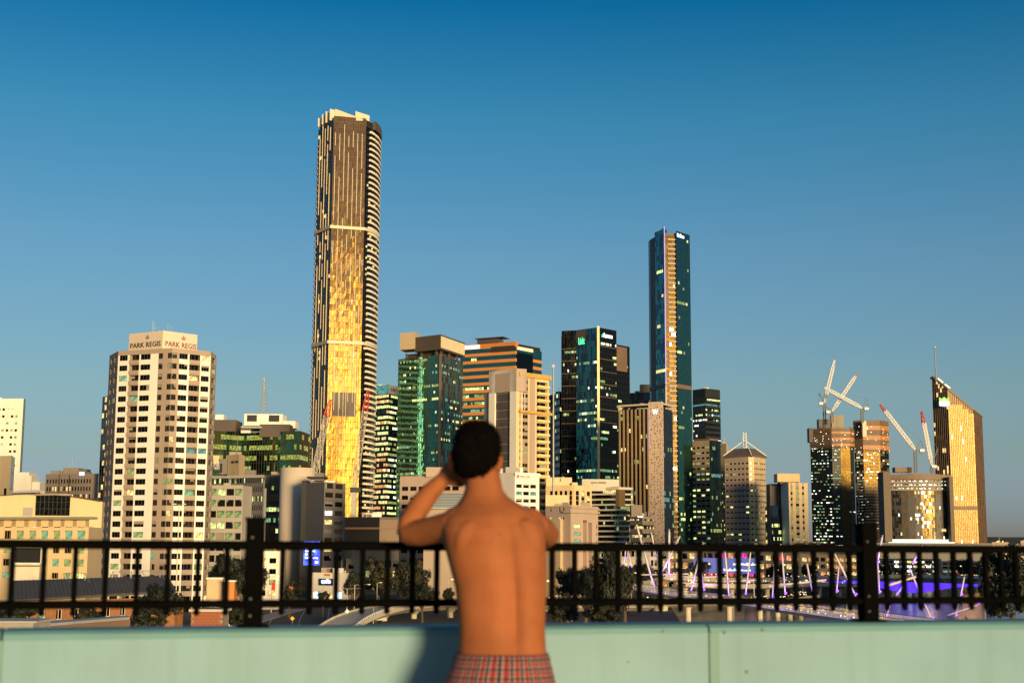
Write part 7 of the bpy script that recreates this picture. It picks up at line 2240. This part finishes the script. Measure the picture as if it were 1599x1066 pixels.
pole_lamp('single arm street lamp left of the olive tree', 554, 913, 970, 350, (3.4,))
pole_lamp('tall thin street lamp in front of the white tower', 280, 788, 905, 300, (-1.0, 1.0), .12)
pole_lamp('plain pole behind the olive tree', 589, 910, 945, 380, (.9,))
pole_lamp('street lamp on the flyover near the sign', 583.5, 943, 972, 345, (-1.6,))
pole_lamp('lit street lamp beside the red banner', 425, 900, 945, 400, (1.6,), on=True)
pole_lamp('lit street lamp behind the left balusters', 440, 905, 945, 410, (-1.2,), on=True)
pole_lamp('lit lamp among the trees right of the man', 893, 902, 935, 360, (1.5,), on=True)
pole_lamp('lit lamp by the courthouse', 873, 910, 940, 420, (1.2,), on=True)
pole_lamp('tall lamp on the near riverside right of the bridge', 1322, 942, 966, 240, (1.0,), .06, base=-3)
pole_lamp('thin lamp pole before the purple water', 1538, 944, 966, 230, (.8,), .06, base=-3)
for k, (u, v, Y, lab) in enumerate(((505, 905, 470, 'lit street lamp beneath the blue billboard'), (534, 925, 470, 'lit street lamp at the white shop corner'), (650, 915, 420, 'lit street lamp between the olive trees'), (700, 905, 430, 'lit street lamp near the man\'s waist, left'), (404, 915, 420, 'lit street lamp right of the railing post'), (368, 940, 300, 'lit lamp cluster low beside the brick pier'), (870, 925, 380, 'low lit lamp right of the man\'s waist'), (902, 895, 400, 'lit lamp over the dark tree right of the man'), (986, 895, 470, 'lit lamp at the footbridge landing'), (1043, 905, 500, 'lit lamp behind the crossing masts'), (1450, 882, 800, 'lit lamp on the far bank right of the post'), (1530, 886, 820, 'lit lamp on the far bank near the right edge'))):
    pole_lamp(lab, u, v, v + 30, Y, (1.3,), .07, on=True)
def road_sign(label, u, v, Y, sz, mt, shape='diamond'):
    p = P(u, v, Y); t_ = thing('road_sign', label, 'sign', (p.x, p.y, 0)); m = MB(); s = sz / 2
    if shape == 'diamond': m.prism([(p.x - s, p.y), (p.x + s, p.y), (p.x + s, p.y + .05), (p.x - s, p.y + .05)], p.z - .01, p.z + .01, mt); m.v = []; m.f = []; m.mi = []; m.hexa([(p.x, p.y, p.z - s), (p.x + s, p.y, p.z), (p.x + s, p.y + .06, p.z), (p.x, p.y + .06, p.z - s), (p.x - s, p.y, p.z), (p.x, p.y, p.z + s), (p.x, p.y + .06, p.z + s), (p.x - s, p.y + .06, p.z)], mt)
    else: m.box(p.x - s, p.x + s, p.y, p.y + .06, p.z - s * .7, p.z + s * .7, mt)
    m.build('plate', t_); m = MB(); m.tube((p.x, p.y + .12, 0), (p.x, p.y + .12, p.z), .05, .05, M_steel, 6); m.build('post', t_)
ysign = mat('sign_yellow', (.75, .45, .02), .5); road_sign('yellow diamond warning sign in the road median', 456.5, 965, 340, 1.1, ysign); road_sign('pale diamond sign on the lamp pole right of the road', 542, 954, 342, 1.1, M_wpaint)
road_sign('orange panel sign over the flyover start', 587.5, 943.5, 350, .9, mat('sign_orange', (.6, .25, .02), .5), 'panel'); road_sign('olive diamond sign behind the flyover', 570.5, 946, 360, .9, mat('sign_olive', (.3, .22, .02), .5))
road_sign('small yellow number plate sign by the brick pier', 364, 971.5, 230, 1.0, mat('sign_pale_yellow', (.7, .62, .3), .5), 'panel')
gs = thing('gantry_sign', 'long green direction sign over the far road', 'sign', (XY(497, 445).x, 445, 0)); fb = Face(XY(468, 445, 943), XY(515, 445, 943))
for a, b in ((468, 480), (485, 514)):
    m = MB(); m.fbox(fb, fat(fb, a, 943), fat(fb, b, 943), Z(945, 445), Z(941.5, 445), 0, .15, glow('sign_green_lit', (.03, .5, .06), .7)); m.build('panel', gs)
m = MB(); m.bar(fb.pt(-.5, Z(943, 445), -.3), fb.pt(fb.W + .5, Z(943, 445), -.3), .25, .3, M_steel); m.build('beam', gs)
for u in (-.4, fb.W + .4): m = MB(); p = fb.pt(u, 0, -.3); m.tube(p, (p.x, p.y, Z(942, 445)), .14, .14, M_steel, 6); m.build('leg', gs)
for k, (u, v0, v1, mt) in enumerate(((427, 911, 923, 'red'), (455, 917, 930, 'orange'))):
    p = XY(u, 395, 917); t_ = thing('street_banner', ('bright red' if k == 0 else 'orange red') + ' vertical street banner behind the balusters', 'banner', (p.x, p.y, 0)); w_ = 2.6 * 395 / FPX
    m = MB(); m.box(p.x - w_, p.x + w_, 395, 395.05, Z(v1, 395), Z(v0, 395), mat('banner_' + mt, (.55, .03, .02) if k == 0 else (.55, .10, .02), .6)); m.build('cloth', t_); m = MB(); m.tube((p.x - w_ - .1, 395.1, 0), (p.x - w_ - .1, 395.1, Z(v0 - 2, 395)), .07, .06, M_steel, 6); m.build('pole', t_)
# painted shed and kiosk with white boards seen left of the post
for k, (u0, u1, v0, Y, mt, lab) in enumerate(((323, 347, 906, 300, mat('kiosk_cream', (.6, .42, .25), .7), 'cream and orange kiosk at the foot of the white tower'), (352, 366, 910, 296, M_copper, 'small orange kiosk left of the railing post'))):
    h = thing('kiosk', lab, 'kiosk', (XY((u0 + u1) / 2, Y).x, Y, 0)); a, b = XY(u0, Y, 915), XY(u1, Y, 915); z_ = Z(v0, Y)
    m = MB(); m.box(a.x, b.x, Y, Y + 4, 0, z_, mt); m.build('wall', h); m = MB(); m.box(a.x - .2, b.x + .2, Y - .3, Y + 4.2, z_, z_ + .3, M_white); m.build('roof', h)
    m = MB(); m.box(a.x + .8, a.x + (b.x - a.x) * .7, Y - .12, Y, .6, z_ * .62, M_wpaint); m.build('notice_board', h)
# low white pavilion between cylinder and trees, beige blocks behind the lamp poles
for u0, u1, v0, v1, Y, mt, lab in ((400, 437, 860, 878, 420, M_white, 'low white pavilion left of the cream cylinder base'), (540, 566, 872, 900, 530, M_sand, 'beige railed building right of the white shop'), (620, 720, 893, 935, 500, M_stone, 'low pink stone block behind the man\'s elbow')):
    B = Bld('low_block', lab, [(u0, Y), (u1, Y - .3)], v0, vref=890, back=10); f = B.faces[0]; zs = [B.zb]
    n = max(2, int(B.z1 // 3.2))
    for j in range(n): zs += [j * 3.1 + .8, j * 3.1 + 2.3]
    zs = [z for z in zs if z < B.z1 - .4] + [B.z1]; us = [0]
    while us[-1] + 3.6 < f.W: us += [us[-1] + .9, us[-1] + 2.9]
    us.append(f.W); grid_wall(B, f, us, zs, mt, lambda i, j: i % 2 == 1 and j % 2 == 1, panes=[(G_win, 4), (L_wm, 2), (L_yg2, 1)], nl=2); B.core(mt, .5, z1=B.z1 - .1); B.done()

# ---- rows of small deck lights on the bridges and the far bank
m = MB(); random.seed(11)
for i in range(len(dd) - 1):
    for k in range(3):
        p = dd[i].lerp(dd[i + 1], k / 3); m.ell(p + Vector((random.choice((-3, 3)), 0, .5)), .10, .10, .10, amber if random.random() < .6 else whitel, 6, 4)
m.build('deck_lights', kb, kind='stuff')
for vv, d_ in ((via2, d2), (via3, d3), (via1, d1)):
    m = MB()
    for i in range(len(d_) - 1):
        for k in range(4):
            if random.random() < .75:
                p = d_[i].lerp(d_[i + 1], (k + random.random()) / 4); m.ell(p + Vector((0, -4 + random.uniform(0, 6), random.uniform(.6, 2.2))), .18, .18, .13, random.choice((amber, amber, amber, whitel, redl)), 6, 4)
    m.build('traffic_lights_glow', vv, kind='stuff')
# ---- large block added out of view to keep low sun off the river bank
shade_near = thing('added_shade_block', 'large unseen concrete block added beyond the right edge of view to shade the river bank', 'building', (372, 240, 0))
m = MB(); m.prism([(262, 215), (472, 190), (487, 262), (274, 285)], -.3, 74, M_conc, M_roof); m.build('wall', shade_near)
m = MB(); m.prism([(258, 211), (476, 186), (491, 266), (270, 289)], 74, 76, M_lgrey, M_roof); m.build('roof', shade_near)
gw = MB(); gw.box(0, 5, -.25, .1, 0, 2.6, G_win); gwm = gw.mesh('window'); fg = Face((262, 215), (472, 190))
for i in range(18):
    for j in range(10): piece('window', gwm, shade_near, fg.pt(6 + i * 11.3, 6 + j * 6.6, .02), fg.rot)
fg = Face((274, 285), (262, 215))
for i in range(6):
    for j in range(10): piece('window', gwm, shade_near, fg.pt(4 + i * 11, 6 + j * 6.6, .02), fg.rot)

shade_far = thing('added_shade_block_far', 'long unseen block added beyond the right edge of view to shade the riverside terraces', 'building', (445, 510, 0))  # second unseen block, added to shade the terraces farther along the river
m = MB(); m.prism([(332, 480), (560, 470), (566, 540), (338, 548)], -.3, 80, M_tan, M_roof); m.build('wall', shade_far)
m = MB(); m.prism([(329, 477), (563, 467), (569, 543), (335, 551)], 80, 82, M_lgrey, M_roof); m.build('roof', shade_far)
fg = Face((332, 480), (560, 470))
for i in range(18):
    for j in range(11): piece('window', gwm, shade_far, fg.pt(5 + i * 11.2, 6 + j * 6.6, .02), fg.rot)
